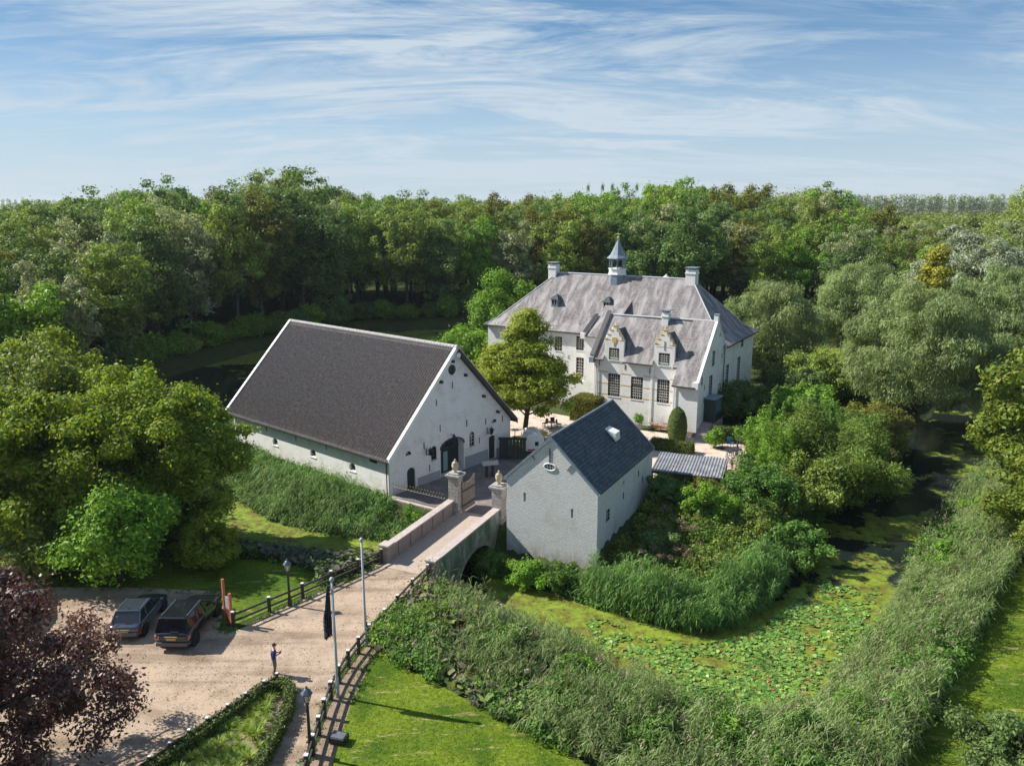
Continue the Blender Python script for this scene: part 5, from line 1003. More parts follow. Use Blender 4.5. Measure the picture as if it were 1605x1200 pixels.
LM['reedgreen'] = leafmat('green_reed_blades', [(.05, .13, .03), (.10, .22, .05), (.17, .30, .08), (.26, .36, .14)], patch=.5, trans=.35, spec=.08, hv=0)
LM['burr'] = leafmat('butterbur_leaves', [(.10, .16, .04), (.15, .22, .05), (.26, .30, .08), (.13, .10, .07), (.21, .16, .13), (.08, .13, .04), (.15, .13, .10), (.12, .19, .045)], patch=.6, trans=.2, hv=0)
LM['burrdark'] = leafmat('dull_butterbur_leaves', [(.05, .09, .03), (.10, .10, .075), (.15, .13, .11), (.07, .10, .045), (.06, .12, .03), (.11, .12, .09)], patch=.6, trans=.15, hv=0)
LM['lily'] = leafmat('lily_pads', [(.05, .14, .02), (.09, .20, .03), (.17, .28, .04), (.06, .15, .025), (.26, .36, .10), (.11, .22, .03), (.05, .13, .02), (.20, .30, .05), (.24, .12, .05)], trans=0, rough=.4, spec=.3, patch=.5, hv=.02)
LM['peren'] = leafmat('perennial_leaves', [(0.168, 0.266, 0.042), (0.280, 0.392, 0.070), (0.392, 0.462, 0.112)], patch=2)
LM['dry'] = leafmat('dry_flower_heads', [(0.176, 0.110, 0.099), (0.286, 0.198, 0.176), (0.132, 0.110, 0.066)], patch=1)
LM['court'] = leafmat('light_yellow_green_leaves', [(.13, .19, .02), (.21, .28, .03), (.30, .36, .045), (.36, .36, .06)], hv=.02, trans=.45, patch=.4)
LM['edge'] = leafmat('green_yellow_leaves', [(.07, .12, .018), (.13, .19, .028), (.19, .25, .04), (.20, .20, .04)], hv=.02, trans=.35, patch=.3)
def unit(v): return v / np.maximum(np.linalg.norm(v, axis=1, keepdims=True), 1e-9)
def leaf_geo(C, Nn, size, aspect=.55, T=None):
    n = len(C); Nn = unit(Nn)
    if T is None: T = RNG.normal(size=(n, 3))
    T = unit(T - (T * Nn).sum(1, keepdims=True) * Nn); B = np.cross(Nn, T); s = np.broadcast_to(np.asarray(size), (n,))[:, None]
    V = np.stack([C + T * s, C + B * s * aspect, C - T * s, C - B * s * aspect], 1).reshape(-1, 3); return V
def quad_mesh(name, V, k=4):
    me = bpy.data.meshes.new(name); n = len(V); me.vertices.add(n); me.vertices.foreach_set('co', np.asarray(V, np.float32).ravel()); me.loops.add(n); me.polygons.add(n // k)
    me.loops.foreach_set('vertex_index', np.arange(n, dtype=np.int32)); me.polygons.foreach_set('loop_start', np.arange(0, n, k, dtype=np.int32)); me.update(calc_edges=True); return me
def sphere(n, r=RNG): return unit(r.normal(size=(n, 3)))
def puff(C, R, n, size, flat=.8, shell=.62, up=.35, jit=.55, aspect=.55, droop=0, cull=None):
    C = np.asarray(C, float); R = np.broadcast_to(np.asarray(R, float), (len(C),)); D = sphere(len(C) * n); c = np.repeat(C, n, 0); r = np.repeat(R, n) * (shell + (1 - shell) * RNG.random(len(D)) ** .7) * RNG.uniform(.85, 1.12, len(D)) * np.where(RNG.random(len(D)) < .22, RNG.uniform(1, 1.65, len(D)), 1)
    an = np.repeat(RNG.uniform(.72, 1.38, (len(C), 3)), n, 0); P = c + D * an * r[:, None] * np.array([1, 1, flat]); Nn = D + np.array([0, 0, up]) + RNG.normal(size=D.shape) * jit
    if cull is not None:
        k = ((D * unit(c - np.asarray(cull))).sum(1) > -.45) | (RNG.random(len(D)) < .35); P, Nn, D = P[k], Nn[k], D[k]
    T = None
    if droop: T = np.stack([D[:, 0] * .5, D[:, 1] * .5, -np.ones(len(D)) * droop], 1) + RNG.normal(size=D.shape) * .35
    return leaf_geo(P, Nn, size * RNG.uniform(.6, 1.35, len(P)), aspect, T)
def crown_puffs(R, H, z0, n, flatb=.75, rough=.3, seed=0, shape='round', rin=.45):
    r = np.random.default_rng(seed); D = unit(r.normal(size=(n, 3))); zc = z0 + (H - z0) * .48; Hh = (H - z0) * .52; o = Vector((seed * 3.7, seed * 1.3, 0))
    k = np.array([1 + rough * 1.6 * pnoise(Vector(d) * 1.7 + o) for d in D]); rr = (rin + (1 - rin) * r.random(n) ** .5) * k
    P = D * rr[:, None]
    if shape == 'cone': t = (P[:, 2] + 1) / 2; f = np.clip(1.25 - t * 1.05, .12, 1.1); P[:, :2] *= f[:, None]
    if shape == 'col': P[:, :2] *= .9
    P[:, 2] = np.where(P[:, 2] < 0, P[:, 2] * flatb, P[:, 2]); P *= np.array([R * .86, R * .86, Hh * .92]); P[:, 2] += zc
    return P
def limbs(H, P, r0, seed, nb=12, z0=2, lean=.4, sub=True):
    r = np.random.default_rng(seed + 99); m = MB(); top = Vector((r.normal() * lean, r.normal() * lean, H * .62)); base = Vector((0, 0, -.6)); mid = Vector((r.normal() * lean * .5, r.normal() * lean * .5, H * .3))
    m.tube((0, 0, -.7), (0, 0, .5), r0 * 1.5, r0 * 1.02, 9, False); m.path([Vector((0, 0, .5)), mid, top, Vector((top.x * 1.1, top.y * 1.1, H * .86))], [r0, r0 * .8, r0 * .45, r0 * .12], 9)
    idx = r.permutation(len(P))[:nb]
    for i in idx:
        p = Vector(P[i]); t = min(.85, max(.18, (p.z / H) * .62)); a = base.lerp(mid, min(1, t / .3)) if t < .3 else mid.lerp(top, min(1, (t - .3) / .34)); q = a.lerp(p, .5) + Vector((r.normal() * .3, r.normal() * .3, -.25))
        rb = r0 * (.42 - .25 * t); m.path([a, q, p], [rb, rb * .6, rb * .2], 6)
        if sub:
            for _ in range(2): e = p + Vector(r.normal(size=3)) * (H * .06); m.path([q, e], [rb * .4, rb * .1], 5)
    return m
def make_tree(name, R, H, z0, npuff, nleaf, size, pr, lmat, seed, r0=.35, bark='bark', shape='round', droop=0, flat=.8, aspect=.55, nb=12, rough=.3, up=.35, shell=.42, rin=.4, jit=.6, loc=(0, 0, 0), label=None, cat='tree', group=None, cull=True, leafname='crown', lean=.4):
    P = crown_puffs(R, H, z0, npuff, seed=seed, shape=shape, rough=rough, rin=rin); e = empty(name, loc, 0, label, cat, group)
    limbs(H, P, r0, seed, nb, z0, lean).build('trunk', M[bark], e, smooth=True)
    rad = pr * np.random.default_rng(seed).uniform(.65, 1.25, len(P)); V = puff(P, rad, nleaf, size, flat, shell, up, jit, aspect, droop, cull=(0, 0, z0 + (H - z0) * .4) if cull else None)
    link(leafname, quad_mesh(leafname, V), LM[lmat], e, uv=False); return e
# ---- named trees near the buildings
G0 = lambda x, y: (x, y, min(0, tz(x, y)))
make_tree('walnut_tree', 7.4, 11.6, .7, 260, 420, .14, 1.05, 'walnut', 3, .45, loc=(-26.3, 55.6, 0), label='broad yellow green tree beside the parked cars with a spreading rounded crown', nb=34, rough=.38, rin=.5)
make_tree('deciduous_tree', 7.2, 13.2, 1.0, 230, 360, .16, 1.15, 'oak', 4, .45, loc=(-37.5, 58, 0), label='dense mid green tree at the left edge just behind the copper beech', nb=20)
make_tree('deciduous_tree', 6.4, 11.4, .5, 190, 380, .15, 1.05, 'walnut', 64, .4, loc=(-33.5, 52.6, 0), label='round green tree filling the space between the broad tree and the copper beech', nb=14)
make_tree('deciduous_tree', 6.8, 12.5, 1.2, 170, 320, .18, 1.2, 'walnut', 5, .4, loc=(-44, 71, 0), label='yellow green tree at the left edge on the far side of the near moat arm', nb=16)
make_tree('deciduous_tree', 3.6, 6.2, .3, 60, 420, .14, 1.1, 'bright', 6, .2, loc=(-25.5, 47.6, 0), label='low bright green bushy tree directly behind the parked grey car', nb=8)
make_tree('deciduous_tree', 7.5, 17, 4.5, 70, 420, .24, 1.7, 'bright', 7, .5, loc=(-57, 88, 0), label='light green open tree with visible dark limbs at the left edge of the wood', nb=30, rough=.45)
make_tree('copper_beech', 7.9, 11.7, .6, 400, 640, .085, .85, 'beech', 28, .5, loc=(-24.0, 25.2, 0), label='dark purple copper beech filling the lower left corner', nb=40, rough=.45, rin=.4, aspect=.6)
ct = make_tree('courtyard_tree', 7.6, 13.2, 1.2, 170, 360, .15, 1.15, 'court', 9, .28, loc=(1.3, 79.2, 0), label='feathery yellow green tree standing in the courtyard between barn and castle', flat=.5, up=.8, jit=.35, shape='cone', nb=50, rough=.4, rin=.3, shell=.35, cull=False)
make_tree('deciduous_tree', 5.6, 13.6, 2, 80, 420, .2, 1.5, 'bright', 10, .35, loc=(-1.5, 122, 0), label='bright green round tree just behind the left end of the castle')
make_tree('willow_tree', 9.6, 15.8, -.8, 300, 560, .22, 1.3, 'willow', 11, .5, loc=(46.5, 88.5, 0), label='large grey green willow leaning over the moat right of the castle', droop=1.1, aspect=.2, rough=.3, nb=18)
make_tree('willow_tree', 6.8, 14.6, 0, 170, 480, .24, 1.3, 'willow', 12, .4, loc=(35.5, 108, 0), label='grey green willow directly behind the right corner of the castle', droop=.9, aspect=.2, nb=14)
make_tree('willow_tree', 7.4, 15.8, 0, 190, 480, .24, 1.35, 'willow', 13, .4, loc=(51, 116, 0), label='pale willow between the castle willow and the yellow tree', droop=.9, aspect=.2, nb=14)
make_tree('silver_poplar', 9.5, 19.6, 1, 200, 440, .26, 1.5, 'silver', 14, .5, loc=(70, 122, 0), label='whitish silver leaved tree rising behind the yellow tree', aspect=.4, nb=16)
make_tree('willow_tree', 8.4, 15.8, 0, 200, 440, .25, 1.45, 'willow', 15, .5, loc=(66, 104, 0), label='grey green willow right of the yellow tree on the far moat bank', droop=.9, aspect=.2, nb=14)
make_tree('willow_tree', 8.0, 17, 0, 170, 400, .26, 1.5, 'willow', 16, .5, loc=(86, 132, 0), label='soft green willow near the right edge below the skyline', droop=.8, aspect=.18, nb=12)
make_tree('yellow_tree', 3.3, 17.4, 3, 80, 420, .2, 1.0, 'yellow', 17, .25, loc=(56.5, 106.5, 0), label='slim golden yellow tree among the grey green willows', shape='col', nb=8)
make_tree('chestnut_tree', 7.4, 15.6, .2, 260, 420, .17, 1.1, 'edge', 18, .45, loc=(39.6, 51.0, 0), label='yellow green tree at the right edge beside the lawn strip', nb=22, rough=.4)
make_tree('deciduous_tree', 5.5, 9.5, .5, 70, 420, .2, 1.5, 'oak', 19, .3, loc=(58, 74, 0), label='mid green tree at the right edge across the moat', nb=10)
make_tree('deciduous_tree', 6.5, 12, .5, 80, 420, .22, 1.6, 'olive', 20, .35, loc=(74, 98, 0), label='olive green tree on the far moat bank at the right edge', nb=10)
make_tree('deciduous_tree', 5.5, 16.5, 1, 60, 420, .22, 1.5, 'oakdark', 21, .35, loc=(84, 116, 0), label='dark green tree behind the silver tree at the right edge', nb=10)
# shrubs
def shrub(x, y, R, H, lm, seed, label, size=.11, n=260, npf=None, z=None, shape='round', aspect=.5, droop=0, name='shrub', up=.35, cat='shrub', pr=None, flat=.85, rough_=.6):
    z = tz(x, y) if z is None else z
    return make_tree(name, R, H, .15, npf or int(26 + R * R * 9), n, size, pr or max(.36, R * .2), lm, seed, .06 + R * .02, loc=(x, y, z), label=label, cat=cat, nb=8, shape=shape, aspect=aspect, droop=droop, up=up, flat=flat, rough=rough_, lean=.1)
shrub(25.4, 86.4, 3.3, 4.6, 'oakdark', 31, 'dark green round shrub beside the castle side entrance', z=0)
shrub(28.0, 67.5, 5.0, 6.9, 'oak', 32, 'biggest dark green shrub on the moat bank right of the courtyard', .15, 480, aspect=.28, rough_=.9)
shrub(24.3, 62.3, 3.6, 4.6, 'oak', 33, 'mid green shrub on the bank in front of the biggest dark shrub', .13)
shrub(37.2, 79.3, 4.2, 5.4, 'olive', 34, 'yellow green shrub overhanging the moat below the big willow', .13, 460)
shrub(34.6, 73.2, 2.6, 3.2, 'olive', 35, 'small yellow green shrub at the water edge below the larger one', .12)
shrub(15.0, 57.0, 2.1, 3.4, 'bright', 36, 'bright yellow green shrub in the middle of the gatehouse bank', .10, 480)
shrub(20.0, 60.5, 2.9, 3.8, 'nettle', 37, 'grey green shrub between the yellow green shrub and the dark shrubs', .11)
shrub(21.0, 54.6, 2.6, 3.0, 'nettle', 38, 'leafy green shrub on the point of the island bank', .11)
shrub(10.8, 53.4, 1.8, 2.4, 'oakdark', 39, 'dark shrub close to the shaded side wall of the gatehouse', .10)
shrub(15.6, 60.2, 1.7, 2.2, 'olive', 40, 'brownish olive shrub in front of the long bicycle shelter', .10)
shrub(12.4, 60.6, 1.7, 2.5, 'oakdark', 41, 'dark shrub in the corner behind the gatehouse', .10)
shrub(24.6, 71.3, 2.8, 4.4, 'bright', 42, 'fresh green shrub at the edge of the bicycle terrace', .13)
shrub(32.5, 75.0, 3.4, 4.8, 'nettle', 43, 'grey green shrub between the dark and the yellow green shrub', .12)
shrub(31.5, 83.0, 3.4, 4.4, 'bright', 44, 'fresh green shrub behind the tall upright stems', .14)
shrub(33.0, 90.5, 4.0, 4.6, 'oakdark', 45, 'dark shrub near the right corner of the castle', .15, 380)
shrub(40.0, 97, 4.5, 5.0, 'oak', 46, 'spreading green shrub behind the castle beneath the willows', .16, 380)
shrub(1.2, 50.9, 1.5, 1.7, 'bright', 47, 'bright green shrub under the front wall of the gatehouse', .09)
shrub(-1.6, 52.6, 1.3, 1.6, 'nettle', 48, 'green shrub between the bridge arch and the gatehouse corner', .09)
shrub(3.6, 50.4, 1.2, 1.3, 'nettle', 49, 'low green shrub under the middle of the gatehouse front', .09)
shrub(21.3, 29.0, 2.2, 2.7, 'oakdark', 50, 'dense dark clipped shrub in the bottom right corner', .08, 700, npf=60)
shrub(-4.8, 41.6, 1.8, 1.2, 'bright', 51, 'bright green leafy shrub along the near lawn edge by the fence', .09, 460, z=-.1); shrub(-7.0, 39.9, 1.2, .9, 'bright', 53, 'small bright green shrub touching the fence at the lawn corner', .09, 460, z=-.05)
shrub(-7.8, 60.2, 1.0, 1.1, 'bright', 54, 'yellow green climber on the retaining wall below the railing', .08, 360, z=-1.2); shrub(20.3, 76.0, .9, 1.9, 'bright', 55, 'small bright yellow green shrub at the foot of the castle steps', .09, z=0)
shrub(13.7, 82.6, .5, .8, 'bright', 56, 'green plant growing in the grey stone pot', .06, 260, z=.7, npf=10)
shrub(-9.5, 98, 4, 5.5, 'olive', 57, 'olive brown shrub left of the castle front', .16, 380, z=0); shrub(-14.5, 104, 4.2, 4.6, 'olive', 58, 'lower olive shrub behind the barn ridge', .16, 380, z=0); shrub(-6, 110, 4.5, 6.5, 'bright', 59, 'bright green shrub behind the left castle corner', .17, 380, z=0)
shrub(36.6, 49.3, 3.0, 4.6, 'edge', 61, 'low yellow green bush under the tree at the right edge', .13, z=0)
shrub(12.0, 27.6, 1.6, 2.0, 'nettle', 62, 'tall green herbs at the lower end of the near bank', .09)
shrub(30.6, 71.6, 3.2, 5.6, 'nettle', 65, 'light green willowy shrub behind the biggest dark shrub', .13, aspect=.25, rough_=.9, flat=1.3)
shrub(23.2, 66.6, 2.6, 4.8, 'bright', 66, 'bright green willowy shrub between the bicycles and the biggest dark shrub', .13, aspect=.25, rough_=.9, flat=1.3)
shrub(-20.6, 49.4, 2.3, 3.2, 'walnut', 67, 'low spreading bush behind the parked black car under the broad tree', .12)
shrub(-30.2, 47.9, 3.0, 4.2, 'oak', 68, 'mid green bush at the back of the parking area near the left edge', .12)
R8 = np.random.default_rng(77); KB = 0
for (x, y, lm, kind) in [(-.5, 38.6, 'nettle', 0), (3.4, 36.0, 'bright', 1), (6.4, 31.0, 'nettle', 0), (9.6, 30.8, 'bright', 1), (13.6, 30.6, 'nettle', 0), (16.8, 32.8, 'bright', 1), (20.6, 37.4, 'nettle', 0), (23.6, 40.6, 'bright', 1), (26.6, 45.0, 'nettle', 0), (30.2, 50.2, 'bright', 1), (33.4, 55.2, 'nettle', 0), (37.6, 60.4, 'bright', 1), (2.2, 33.4, 'nettle', 0), (42, 66.5, 'nettle', 0)]:
    R_b = R8.uniform(.8, 1.5); shrub(x + R8.uniform(-.5, .5), y + R8.uniform(-.5, .5), R_b, R_b * R8.uniform(1.1, 1.5), lm, 400 + KB, ('mid green' if kind == 0 else 'fresh bright green') + ' leafy clump standing among the reeds of the outer moat bank', .09, 300)['group'] = ('mid' if kind == 0 else 'fresh') + ' green clumps among the reeds'; KB += 1
# upright stems
for i in range(16):
    x = 24.2 + i * .42 + RNG.uniform(-.2, .2); y = 71.0 + RNG.uniform(-1.6, 1.6); H = RNG.uniform(5.2, 7.6)
    e = empty('upright_shrub', (x, y, min(0, tz(x, y))), 0, 'slender upright green stem in the row beside the fresh green shrub', 'shrub', 'slender upright stems right of the terrace')
    P = np.stack([RNG.normal(size=40) * .12, RNG.normal(size=40) * .12, np.linspace(.4, H, 40)], 1); MB().tube((0, 0, -.3), (0, 0, H * .95), .05, .01, 6).build('stem', M['bark'], e); link('foliage', quad_mesh('foliage', puff(P, np.linspace(.42, .14, 40), 60, .09, 1.3, .4)), LM['nettle'], e, uv=False)
# clipped box and hedges
def hedge_mesh(w, d, h, n, size, round_=.06):
    A = [w * d, w * h, w * h, d * h, d * h]; A = np.array(A) / sum(A); k = RNG.choice(5, n, p=A); u, v = RNG.uniform(-.5, .5, n), RNG.uniform(-.5, .5, n); P = np.zeros((n, 3)); Nn = np.zeros((n, 3))
    for f in range(5):
        q = k == f
        if f == 0: P[q] = np.stack([u[q] * w, v[q] * d, np.full(q.sum(), h)], 1); Nn[q] = (0, 0, 1)
        elif f < 3: s = 1 if f == 1 else -1; P[q] = np.stack([u[q] * w, np.full(q.sum(), s * d / 2), (v[q] + .5) * h], 1); Nn[q] = (0, s, 0)
        else: s = 1 if f == 3 else -1; P[q] = np.stack([np.full(q.sum(), s * w / 2), u[q] * d, (v[q] + .5) * h], 1); Nn[q] = (s, 0, 0)
    P += Nn * RNG.normal(size=(n, 1)) * round_; return leaf_geo(P, Nn + RNG.normal(size=P.shape) * .6, size * RNG.uniform(.6, 1.3, n), .6)
M['hedgecore'] = mat('hedge_interior', (.02, .032, .01), (.035, .05, .015), .95, scale=9)
def hedge(p, q, w, h, label, n=None, lm='box', size=.055, grp=None, name='clipped_hedge'):
    p, q = Vector((*p, 0)), Vector((*q, 0)); d = q - p; L_ = d.length; e = empty(name, (p + q) / 2, math.atan2(d.y, d.x), label, 'hedge', grp)
    MB().box(-L_ / 2 + .06, L_ / 2 - .06, -w / 2 + .06, w / 2 - .06, -.1, h - .06).build('branches', M['hedgecore'], e); A = L_ * w + 2 * h * (L_ + w); link('leaves', quad_mesh('leaves', hedge_mesh(L_, w, h, n or int(A * 420), size)), LM[lm], e, uv=False)
hedge((-15.9, 28.6), (-12.25, 35.35), .55, .6, 'clipped box hedge along the low fence of the planted bed'); hedge((-12.2, 35.45), (-11.2, 35.5), .5, .6, 'short clipped box hedge at the tip of the planted bed'); hedge((-11.15, 35.35), (-10.75, 33.6), .45, .6, 'upper right clipped box hedge of the planted bed beside the path'); hedge((-10.75, 33.5), (-10.9, 28.5), .45, .6, 'long right clipped box hedge of the planted bed beside the path')
hedge((14.0, 75.9), (17.7, 74.0), 1.1, 1.0, 'low clipped hedge behind the gatehouse roof', 5200, size=.07); hedge((20.8, 78.2), (24.0, 78.0), 1.2, 1.5, 'clipped hedge below the castle steps', 5200, size=.07)
hc = empty('hedge_block', (8.6, 86.8, 0), math.radians(58.5), 'tall block of clipped yellow green hedge left of the castle wing', 'hedge'); MB().box(-1.4, 1.4, -1.4, 1.4, -.1, 2.5).build('branches', M['hedgecore'], hc); link('leaves', quad_mesh('leaves', hedge_mesh(3, 3, 2.6, 14000, .08)), LM['olive'], hc, uv=False)
tp = empty('topiary', (17.15, 79.0, 0), 0, 'tall rounded clipped yew in front of the white castle bay', 'topiary'); m = MB(); pr_ = [(.7, 0), (.85, .6), (.9, 1.4), (.8, 2.3), (.55, 3.0), (.1, 3.4)]; m.lathe(pr_, (0, 0, 0), 16); m.build('branches', M['hedgecore'], tp)
n = 9000; t = RNG.random(n) ; zz = t * 3.45; rr = np.interp(zz, [0, .6, 1.4, 2.3, 3.0, 3.45], [.8, .95, 1.0, .88, .6, .05]); a = RNG.uniform(0, 2 * PI, n); P = np.stack([rr * np.cos(a), rr * np.sin(a), zz], 1); link('leaves', quad_mesh('leaves', leaf_geo(P, P * np.array([1, 1, .2]) + np.array([0, 0, .1]) + RNG.normal(size=P.shape) * .4, .065 * RNG.uniform(.6, 1.3, n), .6)), LM['box'], tp, uv=False)
# planted bed
sheet('flower_bed', [(-15.7, 28.6), (-12.2, 35.2), (-11.3, 35.3), (-10.95, 33.5), (-11.1, 28.5)], .018, M['soil'])
def bundle(n, h, spread, wd, seg=3):
    a = RNG.uniform(0, 2 * PI, n); d = np.stack([np.cos(a), np.sin(a)], 1); V = []; sp_ = RNG.uniform(.2, 1, n) * spread; hh = h * RNG.uniform(.6, 1, n); b = np.stack([-d[:, 1], d[:, 0]], 1) * wd
    for s in range(seg):
        t0, t1 = s / seg, (s + 1) / seg
        def pt(t): r = .05 + sp_ * t ** 1.6; z = hh * (t - .45 * t * t * (sp_ / spread)); return np.stack([d[:, 0] * r, d[:, 1] * r, z], 1)
        w0, w1 = (1 - t0 * .7), (1 - t1 * .85); p0, p1 = pt(t0), pt(t1); B = np.concatenate([b, np.zeros((n, 1))], 1); V.append(np.stack([p0 - B * w0, p0 + B * w0, p1 + B * w1, p1 - B * w1], 1))
    return np.concatenate(V).reshape(-1, 3)
pm = [quad_mesh('perennial', bundle(90, .42, .42, .022)) for _ in range(3)]
for m_ in pm: m_.materials.append(LM['peren'])
k = 0
for y in np.arange(28.7, 35.0, .5):
    xl = np.interp(y, [28.6, 35.2], [-15.2, -12.0]); xr = np.interp(y, [28.5, 33.5, 35.3], [-11.5, -11.4, -11.6])
    for x in np.arange(xl + .25, xr - .1, .52):
        o = bpy.data.objects.new('perennial', pm[k % 3]); COL.objects.link(o); o.location = (x + RNG.uniform(-.16, .16), y + RNG.uniform(-.16, .16), .02); o.rotation_euler = (0, 0, RNG.uniform(0, 6)); s = RNG.uniform(.75, 1.4); o.scale = (s, s, s); tag(o, 'yellow green grassy perennial clump inside the hedged bed', 'plant', 'perennials in the planted bed'); k += 1

# ---- ground cover scatters
def in_poly(poly, n, margin=None):
    A = np.array(poly); lo, hi = A.min(0), A.max(0); out = []; c = 0
    while c < n:
        P = RNG.uniform(lo, hi, (max(2000, n), 2)); _, i = poly_dist(P, poly); P = P[i]; out.append(P); c += len(P)
    return np.concatenate(out)[:n]
def area(poly): A = np.array(poly); x, y = A.T; return abs(np.dot(x, np.roll(y, 1)) - np.dot(y, np.roll(x, 1))) / 2
def nz(P, s, o=0.0): return np.array([pnoise(Vector((a * s + o, b * s, o))) for a, b in P])
def stuff(name, V, lm, label, cat='plants'): o = link(name, quad_mesh(name, V), LM[lm], None, uv=False); return tag(o, label, cat, kind='stuff')
def dry(P, lim=-2.32): return terrain_z(P) > lim
def cover(poly, dens, h, lm, name, label, size=.09, nl=70, pr=.45, hn=.5, mask=None, ns=.25):
    P = in_poly(poly, int(area(poly) * dens)); P = P[dry(P)]; nn = nz(P, ns, len(name))
    if mask is not None: k = mask(P, nn); P, nn = P[k], nn[k]
    z = terrain_z(P); hh = h * np.clip(.65 + nn * hn * 2 + RNG.uniform(-.2, .2, len(P)), .15, 1.6); C_ = np.stack([P[:, 0], P[:, 1], z + hh * RNG.uniform(.35, 1, len(P))], 1)
    stuff(name, puff(C_, pr * RNG.uniform(.6, 1.2, len(P)), nl, size, .8, .5), lm, label)
def reeds(P, h, lm, name, label, wd=.028, leaves=5, lean=.25):
    P = P[dry(P)]; z = np.maximum(terrain_z(P), WATER_Z - .1); n = len(P); hn = h * (1 + nz(P, .28, 3.3) * .7 + nz(P, .9, 7.7) * .8) * RNG.uniform(.55, 1.2, n); a = RNG.uniform(0, 2 * PI, n); L_ = np.stack([np.cos(a), np.sin(a)], 1) * (lean * RNG.random((n, 1))) + np.array([.10, -.05]); base = np.stack([P[:, 0], P[:, 1], z], 1); V = []
    def at(t): return base + np.concatenate([L_ * (hn * t ** 2)[:, None] if np.ndim(t) else L_ * hn[:, None] * t * t, (hn * t)[:, None]], 1)
    f = RNG.uniform(0, 2 * PI, n); B = np.stack([np.cos(f), np.sin(f), np.zeros(n)], 1)
    for t0, t1, w0, w1 in ((0, .5, .5, .45), (.5, 1, .45, .15)): p0, p1 = at(t0), at(t1); V.append(np.stack([p0 - B * wd * w0, p0 + B * wd * w0, p1 + B * wd * w1, p1 - B * wd * w1], 1))
    for j in range(leaves):
        t = RNG.uniform(.3, 1.0, n); o = at(t); g = RNG.uniform(0, 2 * PI, n); D = np.stack([np.cos(g), np.sin(g), np.zeros(n)], 1); S = np.stack([-np.sin(g), np.cos(g), np.zeros(n)], 1) * wd; ln = (.30 + .40 * RNG.random(n))[:, None]; m1 = o + D * ln * .45 + np.array([0, 0, .17]); e1 = o + D * ln * 1.1 + np.array([0, 0, -.06])
        V.append(np.stack([o - S * .6, o + S * .6, m1 + S, m1 - S], 1)); V.append(np.stack([m1 - S, m1 + S, e1 + S * .1, e1 - S * .1], 1))
    stuff(name, np.concatenate(V).reshape(-1, 3), lm, label, 'reeds')
def bigleaves(P, lm, name, label, r=.26, h=.5, tilt=.5):
    P = P[dry(P)]; n = len(P); z = terrain_z(P); C_ = np.stack([P[:, 0], P[:, 1], np.maximum(z, -2.15) + h * RNG.uniform(.4, 1.2, n)], 1); Nn = unit(np.array([0, 0, 1.0]) + RNG.normal(size=(n, 3)) * tilt); T = RNG.normal(size=(n, 3)); T = unit(T - (T * Nn).sum(1, keepdims=True) * Nn); B = np.cross(Nn, T); R_ = (r * RNG.uniform(.5, 1.3, n))[:, None]; V = []
    for i in range(7): a = 2 * PI * i / 7; V.append(C_ + (T * math.cos(a) + B * math.sin(a)) * R_ * (1 if i else .35) + Nn * (.12 * R_ * (1 if i % 2 else 0)))
    o = link(name, quad_mesh(name, np.stack(V, 1).reshape(-1, 3), 7), LM[lm], None, uv=False); tag(o, label, 'plants', kind='stuff')
# outer near bank: between lawn edge and water
BANK_A = [(-5.4, 48.6), (-6.2, 45.4), (-7.4, 41.4), (-8.2, 39.4), (-6.9, 38.4), (-3.3, 35.4), (-0.1, 32.7), (2.8, 30.4), (5.0, 28.4), (12.5, 26), (17.0, 29.9), (19.8, 33.0), (21, 35), (18, 41), (15.6, 37.4), (12.6, 35.9), (9.6, 37.3), (6.6, 40.2), (3.6, 43.5), (.6, 46.9), (-2.3, 49.7), (-4.6, 50.9)]
BANK_B = [(18.4, 32.0), (23.2, 36.8), (27.5, 41.8), (31.4, 46.5), (34.5, 49.6), (42, 60), (50, 70), (60, 80), (74, 98), (66, 97), (55, 85), (45.6, 74.8), (37.6, 66.5), (30.4, 58), (24.4, 49.6), (19.6, 42.4), (16.5, 38)]
BANK_B2 = [(19.8, 42.9), (24.0, 49.2), (30.2, 57.6), (37.4, 66.2), (45.4, 74.6), (54, 84), (57, 82), (48, 72), (40, 63), (33, 54), (27, 45.5), (21.5, 38.5), (17.5, 38.5)]
dw_ = lambda P: np.minimum(poly_dist(P, OUTER)[0], poly_dist(P, ISLE)[0])
P = in_poly(BANK_A, int(area(BANK_A) * 44)); q = nz(P, .22, 5.0) * 1.6; clump = nz(P, .45, 21.) + RNG.normal(size=len(P)) * .1; k = ((P[:, 0] + 4.2 * q > -1.0 + RNG.normal(size=len(P)) * 1.2) & (clump > -.22)) | (RNG.random(len(P)) < .06); reeds(P[k], 1.45, 'reed', 'reed_bed', 'grey green reeds on the near bank between the lawn and the lily pads', wd=.02)
P = in_poly(BANK_A, int(area(BANK_A) * 14)); q = nz(P, .25, 9.0) * 1.6; k = (P[:, 0] + 5 * q < 1.5) | (dw_(P) > 4.3 + q * 2); bigleaves(P[k], 'burr', 'butterbur', 'large mottled green and brown butterbur leaves below the right fence', .20, .6)
cover(BANK_A, 4, .8, 'burrdark', 'undergrowth', 'dull brownish leaves and stalks between the reeds of the near bank', size=.08, nl=60, pr=.4, mask=lambda P, n: nz(P, .45, 21.) < .0)
cover(BANK_A, 7, .95, 'nettle', 'undergrowth', 'low mixed green undergrowth on the near moat bank', mask=lambda P, n: n > -.1)
P = in_poly(BANK_B, int(area(BANK_B) * 34)); k = nz(P, .2, 4.4) + RNG.normal(size=len(P)) * .12 > -.22; reeds(P[k], 1.7, 'reed', 'reed_bed', 'tall grey green reeds along the right bank beside the lawn strip', wd=.022)
